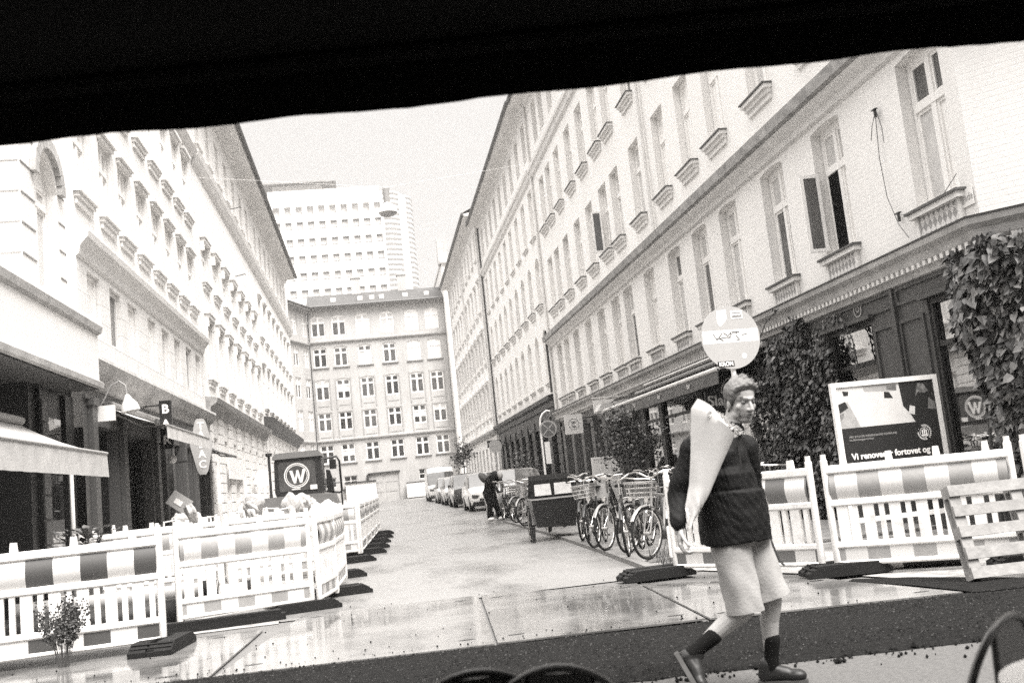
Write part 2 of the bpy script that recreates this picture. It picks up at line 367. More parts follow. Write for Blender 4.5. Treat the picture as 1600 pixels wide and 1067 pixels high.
_wc = {}
GM = ['glassD', 'glassM', 'glassC', 'glassP']
def win_mesh(w, h, rise, style, var):
    k = (round(w, 2), round(h, 2), round(rise, 2), style, var)
    if k in _wc: return _wc[k]
    mb = MB(); e = .065; y0, y1 = 0, .06
    if style == 'shopslim': e = .05
    mb.box((-w/2, y0, 0), (-w/2+e, y1, h)); mb.box((w/2-e, y0, 0), (w/2, y1, h))
    mb.box((-w/2+e, y0, 0), (w/2-e, y1, e)); mb.box((-w/2+e, y0, h-e-rise), (w/2-e, y1, h))
    tz = h*.66
    cells = []
    if style == 'cross':
        m = .05
        mb.box((-m, y0-.01, e), (m, y1, tz-.05)); mb.box((-m, y0-.01, tz+.05), (m, y1, h-e-rise))
        mb.box((-w/2+e, y0-.02, tz-.05), (w/2-e, y1, tz+.05))
        s = .045  # sash stiles
        for sx in (-1, 1):
            xa, xb = sorted((sx*m, sx*(w/2-e)))
            for za, zb in ((e, tz-.05), (tz+.05, h-e-rise)):
                mb.box((xa, y0+.012, za), (xa+s, y1, zb)); mb.box((xb-s, y0+.012, za), (xb, y1, zb))
                mb.box((xa+s, y0+.012, za), (xb-s, y1, za+s)); mb.box((xa+s, y0+.012, zb-s), (xb-s, y1, zb))
                cells.append((xa+s, xb-s, za+s, zb-s))
    elif style == 'small':
        mb.box((-.04, y0-.01, e), (.04, y1, h-e)); cells = [(-w/2+e, -.04, e, h-e), (.04, w/2-e, e, h-e)]
        mb.box((-w/2+e, y0+.005, h/2-.03), (-.04, y1, h/2+.03)); mb.box((.04, y0+.005, h/2-.03), (w/2-e, y1, h/2+.03))
    else: cells = [(-w/2+e, w/2-e, e, h-e-rise)]
    fr = mb.mesh('window', [M['frameW']])
    pm = MB(); r = random.Random(var*31+5)
    pats = [[0,0,0,0],[1,1,1,1],[1,2,1,2],[2,2,2,2],[3,3,3,3],[0,1,0,1],[2,1,3,1],[0,0,1,1],[3,2,3,2]]
    pt = pats[var % len(pats)]
    for i, (xa, xb, za, zb) in enumerate(cells):
        g = pt[i % 4]
        if var in (5, 7) and i % 2 == 0:    # blind pulled half down
            zm = za+(zb-za)*.55
            pm.quad((xa, y0+.035, za), (xb, y0+.035, za), (xb, y0+.035, zm), (xa, y0+.035, zm), g)
            pm.quad((xa, y0+.035, zm), (xb, y0+.035, zm), (xb, y0+.035, zb), (xa, y0+.035, zb), 3)
        else: pm.quad((xa, y0+.035, za), (xb, y0+.035, za), (xb, y0+.035, zb), (xa, y0+.035, zb), g)
    pa = pm.mesh('pane', [M[g] for g in GM], recalc=False)
    _wc[k] = (fr, pa); return _wc[k]
_sc = {}
def trim_mesh(kind, w):
    k = (kind, round(w, 2))
    if k in _sc: return _sc[k]
    mb = MB(); mats = [M['trimW'], M['sillD']]
    if kind == 'sillA':       # lead-topped moulded sill; z=0 at window bottom
        mb.box((-w/2-.1, -.19, -.035), (w/2+.1, -.003, -.005), 1); mb.box((-w/2-.08, -.16, -.11), (w/2+.08, -.003, -.036)); mb.box((-w/2-.05, -.10, -.19), (w/2+.05, -.003, -.111)); mb.box((-w/2-.03, -.05, -.30), (w/2+.03, -.003, -.191))
    elif kind == 'sillC':     # checked apron under a first-floor sill
        mats = [M['trimW'], M['sillD'], M['diamond']]
        mb.box((-w/2-.12, -.15, -.045), (w/2+.12, -.003, -.01), 1); mb.box((-w/2-.09, -.12, -.12), (w/2+.09, -.003, -.046))
        mb.box((-w/2-.02, -.055, -.44), (-w/2+.05, -.003, -.121)); mb.box((w/2-.05, -.055, -.44), (w/2+.02, -.003, -.121)); mb.box((-w/2+.05, -.03, -.44), (w/2-.05, -.003, -.121), 2)
    elif kind == 'sill': mb.box((-w/2-.08, -.12, -.06), (w/2+.08, -.003, 0)); mb.box((-w/2-.04, -.07, -.13), (w/2+.04, -.003, -.061))
    elif kind == 'sillL': mb.box((-w/2-.12, -.13, -.05), (w/2+.12, -.003, 0)); mb.box((-w/2-.08, -.09, -.13), (w/2+.08, -.003, -.051)); mb.box((-w/2-.05, -.05, -.24), (w/2+.05, -.003, -.131))
    elif kind == 'sillT': mats = [M['endtrim'], M['sillD']]; mb.box((-w/2-.15, -.12, -.1), (w/2+.15, -.003, 0), 0); mb.box((-w/2-.16, -.13, -.12), (w/2+.16, -.003, -.101), 1)
    elif kind == 'hood': mb.box((-w/2-.1, -.12, .08), (w/2+.1, -.003, .16)); mb.box((-w/2-.06, -.07, .0), (w/2+.06, -.003, .079))
    elif kind == 'pediment':
        mb.box((-w/2-.16, -.17, .10), (w/2+.16, -.003, .18)); mb.box((-w/2-.1, -.14, .0), (w/2+.1, -.003, .099))
        mb.prism([(-w/2-.16, .181), (w/2+.16, .181), (0, .48)], 'y', -.15, -.003)
        for s in (-1, 1): mb.box((s*(w/2+.06)-.05, -.11, -.28), (s*(w/2+.06)+.05, -.003, -.001))
    elif kind == 'surround':
        for s in (-1, 1): mb.box((s*(w/2+.08)-.06, -.07, -1.7), (s*(w/2+.08)+.06, -.003, -.06))
        mb.box((-w/2-.14, -.07, -.06), (w/2+.14, -.003, -.001))
    elif kind == 'archtrim':
        n = 8
        for i in range(n):
            def pt(k, rr): t = 2*k/n-1; return ((w/2+rr)*t, -.16*t*t*(1+rr)+rr)
            a, b, c, d = pt(i, .02), pt(i+1, .02), pt(i+1, .16), pt(i, .16)
            mb.prism([a, b, c, d], 'y', -.08, -.003)
    _sc[k] = mb.mesh(kind, mats); return _sc[k]
def put_windows(root, row, rnd, dep):
    w, a, b = row['w'], row['a'], row['b']
    for i, x in enumerate(row['x']):
        v = row['var'][i % len(row['var'])] if 'var' in row else rnd.choice(row.get('vars', [0, 1, 2, 3, 5, 6]))
        fr, pa = win_mesh(w-.02, b-a-.01, row.get('rise', 0), row.get('style', 'cross'), v)
        o = inst('window', fr, root, (x, dep-.07, a+.005)); inst('pane', pa, o)
        if row.get('sill'): inst('sill', trim_mesh(row['sill'], w), o, (0, -(dep-.07), 0))
        if row.get('hood'): inst('hood', trim_mesh(row['hood'], w), o, (0, -(dep-.07), b-a))
        if row.get('surround'): inst('surround', trim_mesh('surround', w), o, (0, -(dep-.07), b-a))
def profile_run(mb, pts, prof, mi=0):
    # pts: 2D polyline (x,y) facing -normal outward; prof: [(out,z)] extruded along with mitres
    P = [Vector(p) for p in pts]; rows = []
    for i, p in enumerate(P):
        d0 = (P[i]-P[i-1]).normalized() if i else None; d1 = (P[i+1]-P[i]).normalized() if i < len(P)-1 else None
        ds = [d for d in (d0, d1) if d is not None]; ns = [Vector((d.y, -d.x)) for d in ds]
        nn = sum(ns, Vector((0, 0))).normalized(); k = 1/max(.3, nn.dot(ns[0]))
        rows.append([(p.x+nn.x*k*o, p.y+nn.y*k*o, z) for o, z in prof])
    m = len(prof); V = [v for r in rows for v in r]; F = []
    for i in range(len(rows)-1):
        for j in range(m-1): F.append((i*m+j, (i+1)*m+j, (i+1)*m+j+1, i*m+j+1))
    mb.add(V, F, mi); mb.add(rows[0], [tuple(range(m))], mi); mb.add(rows[-1], [tuple(range(m))[::-1]], mi)
def cornice(root, name, pts, prof, m, gut=None):
    mb = MB(); profile_run(mb, pts, prof, 0)
    mats = [m]
    return mb.build(name, mats, root)

dm = mat('checked_apron', .62, .8, .2); n_ = dm.node_tree; ck = n_.nodes.new('ShaderNodeTexChecker'); tc = n_.nodes.new('ShaderNodeTexCoord'); mp = n_.nodes.new('ShaderNodeMapping')
mp.inputs['Rotation'].default_value = (0, radians(45), 0); mp.inputs['Scale'].default_value = (1.35, 1, 1); mp.vector_type = 'POINT'; ck.inputs['Scale'].default_value = 9
mp.inputs['Location'].default_value = (.013, .55, .027)
ck.inputs['Color1'].default_value = (.70, .69, .68, 1); ck.inputs['Color2'].default_value = (.33, .325, .32, 1)
n_.links.new(tc.outputs['Object'], mp.inputs[0]); n_.links.new(mp.outputs[0], ck.inputs[0]); n_.links.new(ck.outputs[0], n_.nodes['Principled BSDF'].inputs['Base Color']); M['diamond'] = dm

def body(mb, W, D, z0, z1, mi=0, sides='lrk'):
    if 'l' in sides: mb.quad((0, 0, z0), (0, D, z0), (0, D, z1), (0, 0, z1), mi)
    if 'r' in sides: mb.quad((W, 0, z0), (W, 0, z1), (W, D, z1), (W, D, z0), mi)
    if 'k' in sides: mb.quad((0, D, z0), (W, D, z0), (W, D, z1), (0, D, z1), mi)

# ================================================================ RIGHT: corner house A
A0 = 40.4
A = empty('corner_house', (7.6, A0, 0), -pi/2, 'white painted brick corner house with checked panels below its windows, above the ivy', 'house')
nearY = [11.3, 14.07, 16.3, 18.65, 20.5, 22.45, 24.75, 27.05, 28.6, 30.6, 32.6, 34.75, 36.65, 38.15]
ux = [A0-(y+.5) for y in nearY]; rnd = random.Random(4)
rowsA = [dict(z0=3.8, z1=6.85, a=4.32, b=6.45, w=1.02, x=ux, sill='sillC', rise=.05, var=[6, 8, 2, 3, 2, 6, 4, 2, 8, 3, 4, 6, 4, 3]),
         dict(z0=6.85, z1=10.6, a=7.88, b=9.98, w=1.0, x=ux, sill='sillA', vars=[3, 4, 6, 4, 3]),
         dict(z0=10.6, z1=14.1, a=11.25, b=13.38, w=1.0, x=ux, sill='sillA', vars=[2, 3, 4, 4]),
         dict(z0=14.1, z1=17.3, a=14.9, b=16.65, w=.95, x=ux, vars=[1, 2, 3, 5])]
mb = MB(); Wd = A0-11.0
for r in rowsA: wall_band(mb, 0, Wd, r['z0'], r['z1'], [(x-r['w']/2, x+r['w']/2, r['a'], r['b'], r.get('rise', 0)) for x in r['x']], .24)
# bevelled corner and the side to the cross street
mb.quad((Wd, 0, 3.8), (Wd+1.9, 1.9, 3.8), (Wd+1.9, 1.9, 17.3), (Wd, 0, 17.3)); mb.quad((Wd+1.9, 1.9, 3.8), (Wd+1.9, 14, 3.8), (Wd+1.9, 14, 17.3), (Wd+1.9, 1.9, 17.3))
mb.quad((0, 0, 3.8), (0, 14, 3.8), (0, 14, 17.3), (0, 0, 17.3)); mb.quad((0, 14, 0), (Wd+1.9, 14, 0), (Wd+1.9, 14, 17.3), (0, 14, 17.3))
mb.build('wall', [M['plasterA']], A, recalc=False)
for r in rowsA: put_windows(A, r, rnd, .24)
fp = [(0, 0), (Wd, 0), (Wd+1.9, 1.9), (Wd+1.9, 14)]
mb = MB(); profile_run(mb, fp, [(.002, 3.42), (.07, 3.44), (.08, 3.52), (.16, 3.60), (.18, 3.70), (.26, 3.76), (.28, 3.835), (.002, 3.88)], 0)
x = .1
while x < Wd: mb.box((x, -.155, 3.53), (x+.07, -.08, 3.60), 1); x += .14
for k in range(18):
    t = (k+.4)/18*2.68; c = Vector((Wd+t*.7071, t*.7071)); R = Matrix.Rotation(pi/4, 3, 'Z'); mb.obox((c.x+.083, c.y-.083, 3.565), (.08, .07, .07), R, 1)
mb.build('shop_cornice', [M['trimA'], M['trimW']], A)
mb = MB(); profile_run(mb, fp, [(.29, 3.835), (.30, 3.86), (.003, 3.905), (.003, 3.88)])
mb.build('cornice_flashing', [M['sillD']], A)
cornice(A, 'floor_cornice', [(0, 0), (Wd, 0), (Wd+1.9, 1.9)], [(.002, 6.52), (.07, 6.55), (.09, 6.64), (.2, 6.72), (.24, 6.78), (.003, 6.82)], M['trimW'])
mb = MB(); profile_run(mb, [(0, 0), (Wd, 0), (Wd+1.9, 1.9)], [(.245, 6.782), (.33, 6.80), (.36, 6.98), (.003, 7.06), (.003, 6.825)]); mb.build('cornice_gutter', [M['trimG']], A)
cornice(A, 'string_course', [(0, 0), (Wd, 0)], [(.002, 13.86), (.1, 13.92), (.14, 14.08), (.2, 14.12), (.22, 14.24), (.002, 14.3)], M['trimW'])
cornice(A, 'eave', [(-.2, 0), (Wd, 0), (Wd+2, 2)], [(.002, 17.0), (.1, 17.05), (.16, 17.2), (.62, 17.24), (.66, 17.32), (.003, 17.5)], M['eave'])
mb = MB(); mb.tube([(-.2, -.74, 17.33), (Wd, -.74, 17.33)], .08, 8); mb.build('gutter', [M['gutter']], A)
mb = MB(); mb.quad((-.2, -.7, 17.42), (Wd+1, -.7, 17.42), (Wd+1, 6, 21), (-.2, 6, 21)); mb.quad((-.2, 6, 21), (Wd+1, 6, 21), (Wd+1, 14, 17.4), (-.2, 14, 17.4)); mb.build('roof', [M['roof']], A)
mb = MB()
for x, zz in ((A0-24.0, 17.2), ): mb.tube([(x, -.75, 17.3), (x, -.1, 16.9), (x, -.1, 7.1)], .05, 8); mb.cut()
mb.tube([(.12, -.1, 17.0), (.12, -.1, 3.95)], .05, 8); mb.parts('downpipe', [M['trimW']], A)
# open casements
def open_sash(root, x, z, w, h, ang):
    mb = MB(); s = .055
    mb.box((0, 0, 0), (s, .04, h)); mb.box((w-s, 0, 0), (w, .04, h)); mb.box((s, 0, 0), (w-s, .04, s)); mb.box((s, 0, h-s), (w-s, .04, h))
    o = mb.build('open_sash', [M['frameW']], root, (x, .0, z), (0, 0, ang))
    g = MB(); g.quad((s, .02, s), (w-s, .02, s), (w-s, .02, h-s), (s, .02, h-s)); g.build('pane', [M['glassM']], o, recalc=False); return o
open_sash(A, ux[1]-.44, 4.42, .32, 1.30, radians(-97)); open_sash(A, ux[1]+.44-.0, 4.42, .42, 1.30, radians(-100+30)) if 0 else None
open_sash(A, ux[8]-.42, 7.98, .32, 1.3, radians(-100))
mb = MB(); mb.box((ux[1]-.40, .16, 4.43), (ux[1]-.06, .165, 5.66)); mb.build('dark_gap_sheet', [M['void']], A)  # near-black sheet paints the unlit room behind the open casement
# ground floor: fascia, pilasters, glass
mb = MB(); Y2u = lambda y: A0-y
gops = []
def shopband(u0, u1, z0, z1, ops, mi): wall_band(mb, u0, u1, z0, z1, ops, .09, mi)
near_ops = [(Y2u(15.5), Y2u(14.0), .75, 3.12, 0), (Y2u(12.45), Y2u(11.2), .65, 3.12, 0)]
shopband(Y2u(17.2), Wd, 0, 3.5, near_ops, 0)
slag = [(Y2u(27.4), Y2u(25.9), .15, 2.95, 0), (Y2u(25.6), Y2u(22.6), .8, 2.95, 0), (Y2u(22.2), Y2u(20.9), .15, 2.95, 0), (Y2u(20.6), Y2u(17.6), .8, 2.95, 0)]
shopband(Y2u(28.0), Y2u(17.2), 0, 3.5, slag, 1)
far = []; y = 28.6
while y < 39.3: far.append((Y2u(y+1.15), Y2u(y), .15 if len(far) % 2 else .6, 3.0, 0)); y += 1.78
shopband(0, Y2u(28.0), 0, 3.5, far, 2)
mb.quad((Wd, 0, 0), (Wd+1.9, 1.9, 0), (Wd+1.9, 1.9, 3.5), (Wd, 0, 3.5), 0); mb.quad((Wd+1.9, 1.9, 0), (Wd+1.9, 14, 0), (Wd+1.9, 14, 3.8), (Wd+1.9, 1.9, 3.8), 0)
mb.quad((0, 0, 3.5), (Wd, 0, 3.5), (Wd, 0, 3.8), (0, 0, 3.8), 0)
mb.build('shop_wall', [M['shopG'], M['shopD'], M['shopM']], A, recalc=False)
mb = MB()
for (a, b, c, d, r_) in near_ops+slag+far: mb.quad((a, .08, c), (b, .08, c), (b, .08, d), (a, .08, d)); mb.cut()
mb.parts('shop_window_pane', [M['shopglass']], A, recalc=False)
mb = MB()
for (a, b, c, d, r_) in near_ops+slag: 
    for xx in (a+.02, b-.08): mb.box((xx, .02, c), (xx+.06, .072, d))
    mb.box((a+.08, .02, d-.08), (b-.08, .072, d-.003)); mb.box((a+.08, .02, c+.003), (b-.08, .072, c+.08)); mb.box((a+.08, .03, 2.45), (b-.08, .072, 2.52)); mb.cut()
mb.parts('shop_window_frame', [M['shopD']], A)
def panel(x0, x1, z0, z1): 
    t = .05
    mb.box((x0, -.03, z0), (x0+t, -.003, z1)); mb.box((x1-t, -.03, z0), (x1, -.003, z1)); mb.box((x0+t, -.03, z0), (x1-t, -.003, z0+t)); mb.box((x0+t, -.03, z1-t), (x1-t, -.003, z1))
mb = MB(); panel(Y2u(13.95), Y2u(13.35), .5, 2.95); panel(Y2u(13.2), Y2u(12.55), .5, 2.95); panel(Y2u(15.2), Y2u(13.3), 3.16, 3.42); panel(Y2u(13.2), Y2u(11.2), 3.16, 3.42); mb.box((Y2u(13.3), -.06, .2), (Y2u(13.22), -.003, 3.42))
for (a, b, c, d, r_) in near_ops: mb.box((a-.1, -.1, d+.0), (b+.1, -.003, d+.06))
mb.build('shop_panelling', [M['shopG']], A)
mb = MB()
for (a, b, c, d, r_) in far: mb.box((b+.02, -.14, .12), (b+.5, -.003, 3.05)); mb.box((b-.02, -.17, 3.05), (b+.54, -.003, 3.17)); mb.box((b-.02, -.17, .12), (b+.54, -.141, .5)); mb.cut()
mb.parts('pilaster', [M['shopM']], A)
mb = MB(); mb.disc((Y2u(14.35), -.02, 3.33), .13, (0, -1, 0), 24, 0, .105); mb.disc((Y2u(14.35), -.02, 3.33), .05, (0, -1, 0), 16, 0, .035); mb.build('round_emblem', [M['greymetal']], A)
# street name plate
np_ = empty('street_name_plate', (7.6-.012, 11.32, 4.17), -pi/2, 'small pale street name plate at the corner above the shop cornice', 'street sign')
mb = MB(); mb.box((-.28, -.012, -.11), (.28, 0, .11)); mb.build('plate', [M['plasterB']], np_)
text_mesh('lettering', 'Tullinsgade', .13, M['trimA'], np_, (0, -.016, 0), (pi/2, 0, 0), .002)

# ================================================================ RIGHT: house B with arched windows, dark ground floor
B = empty('arched_window_house', (7.55, 60.4, 0), -pi/2, 'white house with round headed windows over a dark rusticated ground floor', 'house')
Bu = lambda y: 60.4-y; WB = 20.0
ub = [Bu(y+.5) for y in (40.9, 43.1, 45.3, 47.5, 49.7, 51.9, 54.1, 56.3, 58.5)]
rowsB = [dict(z0=4.65, z1=7.8, a=5.2, b=7.5, w=1.05, x=ub, sill='sill', rise=.35, vars=[2, 3, 4], hood=None),
         dict(z0=7.8, z1=11.0, a=8.5, b=10.6, w=1.05, x=ub, sill='sillA', rise=.3, vars=[2, 3, 4]),
         dict(z0=11.0, z1=14.1, a=11.5, b=13.6, w=1.0, x=ub, sill='sill', vars=[2, 3, 4]),
         dict(z0=14.1, z1=17.5, a=14.9, b=16.65, w=.95, x=ub, vars=[1, 2, 5])]
mb = MB()
for r in rowsB: wall_band(mb, 0, WB-.005, r['z0'], r['z1'], [(x-r['w']/2, x+r['w']/2, r['a'], r['b'], r.get('rise', 0)) for x in r['x']], .22)
body(mb, WB-.005, 12, 0, 17.5); mb.build('wall', [M['plasterB']], B, recalc=False)
for r in rowsB: put_windows(B, r, rnd, .22)
mb = MB(); ops = [(x-.55, x+.55, .5 if i % 3 else .15, 3.4, 0) for i, x in enumerate(ub)]
wall_band(mb, 0, WB-.005, 0, 4.1, ops, .3)
for i in range(len(ub)):
    for z in [.5+.42*k for k in range(8)]: mb.box((ub[i]+.62, -.05, z), (ub[i]+1.55, -.003, z+.36))
mb.build('ground_floor_wall', [M['shopD']], B, recalc=False)
mb = MB()
for (a, b, c, d, r_) in ops: mb.quad((a, .29, c), (b, .29, c), (b, .29, d), (a, .29, d)); mb.cut()
mb.parts('shop_window_pane', [M['shopglass']], B, recalc=False)
mb = MB(); profile_run(mb, [(0, 0), (WB, 0)], [(.003, 4.1), (.1, 4.15), (.14, 4.35), (.3, 4.42), (.34, 4.58), (.003, 4.66)]); mb.build('shop_cornice', [M['shopD']], B)
cornice(B, 'string_course', [(0, 0), (WB, 0)], [(.002, 13.86), (.1, 13.92), (.14, 14.08), (.2, 14.12), (.22, 14.24), (.002, 14.3)], M['trimW'])
cornice(B, 'eave', [(0, 0), (WB, 0)], [(.002, 17.0), (.1, 17.05), (.16, 17.2), (.62, 17.24), (.66, 17.32), (.003, 17.5)], M['eave'])
mb = MB(); mb.tube([(0, -.74, 17.33), (WB, -.74, 17.33)], .08, 8); mb.build('gutter', [M['gutter']], B)
mb = MB(); mb.quad((0, -.7, 17.42), (WB, -.7, 17.42), (WB, 6, 21), (0, 6, 21)); mb.quad((0, 6, 21), (WB, 6, 21), (WB, 12, 17.4), (0, 12, 17.4)); mb.build('roof', [M['roof']], B)
mb = MB(); mb.tube([(WB-.15, -.1, 7.3), (WB-.15, -.1, 4.7)], .05, 8); mb.cut(); mb.tube([(.3, -.1, 17), (.3, -.1, 4.7)], .05); mb.parts('downpipe', [M['darkmetal']], B)

# ================================================================ RIGHT: ornate house C further down
C = empty('ornate_house', (7.4, 84.0, 0), -pi/2, 'far pale house with pediments over its windows and a projecting eave, beyond the arched windows', 'house')
WC = 23.5; uc = [1.6+2.25*i for i in range(10)]
rowsC = [dict(z0=0, z1=4.5, a=1.2, b=3.5, w=1.1, x=uc, vars=[0, 1, 0], style='plain'),
         dict(z0=4.5, z1=8.0, a=5.3, b=7.4, w=1.0, x=uc, sill='sillL', hood='pediment', surround=1, vars=[2, 3, 1]),
         dict(z0=8.0, z1=11.4, a=8.7, b=10.7, w=1.0, x=uc, sill='sillL', hood='pediment', surround=1, vars=[2, 3, 1]),
         dict(z0=11.4, z1=14.8, a=12.0, b=14.0, w=1.0, x=uc, sill='sillL', hood='hood', vars=[2, 3, 4]),
         dict(z0=14.8, z1=18.2, a=15.4, b=17.2, w=.95, x=uc, sill='sill', vars=[2, 3, 4])]
mb = MB()
for r in rowsC: wall_band(mb, 0, WC, r['z0'], r['z1'], [(x-r['w']/2, x+r['w']/2, r['a'], r['b'], 0) for x in r['x']], .22)
body(mb, WC, 12, 0, 18.2); mb.build('wall', [M['plasterB']], C, recalc=False)
for r in rowsC: put_windows(C, r, rnd, .22)
cornice(C, 'shop_cornice', [(0, 0), (WC, 0)], [(.002, 4.1), (.1, 4.15), (.3, 4.3), (.34, 4.42), (.002, 4.48)], M['trimA'])
cornice(C, 'eave', [(0, 0), (WC, 0)], [(.002, 17.7), (.1, 17.8), (.16, 17.95), (.66, 18.0), (.7, 18.12), (.003, 18.25)], M['eave'])
mb = MB(); mb.tube([(0, -.78, 18.12), (WC, -.78, 18.12)], .09, 8); mb.build('gutter', [M['gutter']], C)
mb = MB(); mb.quad((0, -.7, 18.22), (WC, -.7, 18.22), (WC, 6, 21.5), (0, 6, 21.5)); mb.quad((0, 6, 21.5), (WC, 6, 21.5), (WC, 12, 18.2), (0, 12, 18.2)); mb.build('roof', [M['roof']], C)
mb = MB()
for x in (.25, 11.8, WC-.25): mb.box((x-.2, -.1, 4.5), (x+.2, -.003, 17.7)); mb.cut()
mb.parts('pilaster', [M['trimW']], C)

# ================================================================ tall plain gable at the far end on the right
G = empty('plain_gable_house', (8.15, 98, 0), 0, 'tall blank white gable end standing right of the flat fronted block', 'house')
mb = MB(); mb.box((0, 0, 0), (12, 14, 23.6)); mb.build('wall', [M['plasterB']], G)
mb = MB(); mb.box((-.25, .3, 23.6), (.75, 1.3, 26.2)); mb.build('chimney', [M['endwall']], G)
mb = MB(); mb.box((.1, -.12, 0), (.22, -.003, 23.0)); mb.build('downpipe', [M['trimW']], G)
mb = MB(); mb.box((-.1, -.3, 23.6), (12, 14, 23.9)); mb.build('roof', [M['eave']], G)

# ================================================================ END block
E = empty('end_block', (-5.65, 100, 0), 0, 'grimy five storey block closing the street, with six columns of white cross windows', 'apartment house')
WE = 13.75; xe = [x+5.65 for x in (-4.65, -2.6, -.2, 2.26, 4.75, 6.8)]
rowsE = [dict(z0=0, z1=3.85, a=2.35, b=3.35, w=1.3, x=[xe[0], xe[1], xe[4], xe[5]], style='small', var=[0, 0, 0, 0]),
         dict(z0=3.85, z1=7.1, a=4.7, b=6.55, w=1.35, x=xe, sill='sillT', var=[0, 7, 0, 0, 0, 1]),
         dict(z0=7.1, z1=10.4, a=7.9, b=9.75, w=1.35, x=xe, var=[1, 0, 1, 0, 7, 2]),
         dict(z0=10.4, z1=13.6, a=11.0, b=13.1, w=1.35, x=xe, rise=.12, var=[2, 5, 1, 0, 1, 1]),
         dict(z0=13.6, z1=17.0, a=14.3, b=16.35, w=1.35, x=xe, rise=.12, sill='sillT', var=[0, 1, 6, 1, 4, 4]),
         dict(z0=17.0, z1=20.2, a=17.4, b=19.55, w=1.4, x=xe, rise=.16, var=[2, 2, 8, 3, 4, 4])]
mb = MB()
for i, r in enumerate(rowsE):
    ops = [(x-r['w']/2, x+r['w']/2, r['a'], r['b'], r.get('rise', 0)) for x in r['x']]
    if i == 0: ops.append((4.85, 7.75, .1, 3.3, 0))
    wall_band(mb, 0, WE, r['z0'], r['z1'], ops, .16)
body(mb, WE, 12, 0, 20.2); mb.build('wall', [M['endwall']], E, recalc=False)
for r in rowsE: put_windows(E, r, rnd, .16)
for z, p in ((6.9, .18), (16.8, .22)): cornice(E, 'string_course', [(0, 0), (WE, 0)], [(.002, z-.15), (p*.5, z-.12), (p, z), (p, z+.12), (.003, z+.2)], M['endtrim'])
mb = MB(); profile_run(mb, [(0, 0), (WE, 0)], [(.002, 19.95), (.12, 20.0), (.2, 20.2), (.55, 20.24), (.6, 20.36), (.003, 20.5)]); x = .2
while x < WE: mb.box((x, -.42, 20.02), (x+.16, -.2, 20.19)); x += .36
mb.build('eave', [M['endtrim']], E)
mb = MB(); mb.tube([(0, -.62, 20.38), (WE, -.62, 20.38)], .09, 8); mb.build('gutter', [M['gutter']], E)
mb = MB(); mb.quad((0, -.6, 20.45), (WE, -.6, 20.45), (WE, 3.4, 22.3), (0, 3.4, 22.3)); mb.quad((0, 3.4, 22.3), (WE, 3.4, 22.3), (WE, 12, 21), (0, 12, 21)); mb.build('roof', [M['slate']], E)
mb = MB()
for x in (2.7, 5.4, 6.6, 7.6, 10.0, 12.2): mb.T = Matrix.Translation((x, .9, 21.15)); mb.box((-.25, -.3, -.25), (.25, .5, .25)); mb.cut()
mb.parts('roof_light', [M['white']], E)
mb = MB()
for x in (4.6, 9.4): mb.box((x, 3, 21.8), (x+.9, 3.9, 23.8)); mb.box((x-.08, 2.92, 23.8), (x+.98, 3.98, 23.95)); mb.cut()
mb.parts('chimney', [M['endwall']], E)
for r in (rowsE[2], rowsE[3]):
    mb = MB()
    for x in r['x']:
        for s in (-1, 1): mb.box((x+s*.74-.05, -.05, r['a']-.95), (x+s*.74+.05, -.003, r['b']+.05))
        mb.box((x-.55, -.03, r['a']-.62), (x+.55, -.003, r['a']-.55)); mb.cut()
    mb.parts('window_surround', [M['endtrim']], E)
# gateway doors
mb = MB(); mb.box((4.85, .1, .1), (7.75, .155, 3.3)); 
for x in (4.9, 6.33): 
    for z0, z1 in ((.3, 1.3), (1.45, 2.3), (2.4, 3.15)): mb.box((x+.1, .07, z0), (x+1.28, .099, z1))
mb.build('gate', [mat('weathered_gate', .45, .8, .2, noise=.2, nscale=2)], E)
mb = MB(); mb.box((4.75, -.12, 3.3), (7.9, -.003, 3.42)); mb.box((4.6, -.2, .3), (4.82, -.003, 3.3)); mb.box((2.2, -.15, 1.95), (4.6, -.003, 2.1)); mb.box((-.02, -.2, 0), (.1, -.003, 20)); mb.build('gate_canopy', [M['darkmetal']], E)

# ================================================================ left corner block L4 joining the end block
D4 = empty('corner_block', (-5.70-29.95*cos(radians(69)), 99.9-29.95*sin(radians(69)), 0), radians(69), 'pale block with bay and dark eave joining the end block on the left', 'apartment house')
WD = 29.95; xd = [4+2.3*i for i in range(12)]
rowsD = [dict(z0=0, z1=4.2, a=1.2, b=3.2, w=1.1, x=xd, vars=[1, 2]),
         dict(z0=4.2, z1=7.4, a=4.7, b=6.8, w=1.2, x=xd, vars=[2, 3]), dict(z0=7.4, z1=10.6, a=8.0, b=10.0, w=1.2, x=xd, vars=[2, 3, 4]),
         dict(z0=10.6, z1=13.8, a=11.2, b=13.2, w=1.2, x=xd, vars=[2, 3, 4]), dict(z0=13.8, z1=16.9, a=14.3, b=16.3, w=1.2, x=xd, vars=[2, 3, 4]), dict(z0=16.9, z1=20.0, a=17.4, b=19.4, w=1.2, x=xd, vars=[2, 3])]
mb = MB()
for r in rowsD: wall_band(mb, 0, WD, r['z0'], r['z1'], [(x-r['w']/2, x+r['w']/2, r['a'], r['b'], 0) for x in r['x']], .16)
body(mb, WD, 10, 0, 20.0); mb.build('wall', [M['endwall']], D4, recalc=False)
for r in rowsD: put_windows(D4, r, rnd, .16)
for z, p in ((3.9, .3), (6.9, .15), (16.6, .3)): cornice(D4, 'string_course', [(0, 0), (WD-.3, 0)], [(.002, z-.15), (p*.5, z-.12), (p, z), (p, z+.12), (.003, z+.2)], M['endtrim'])
mb = MB(); profile_run(mb, [(0, 0), (WD-.3, 0)], [(.002, 19.8), (.2, 20.0), (.6, 20.1), (.65, 20.3), (.003, 20.4)]); x = .2
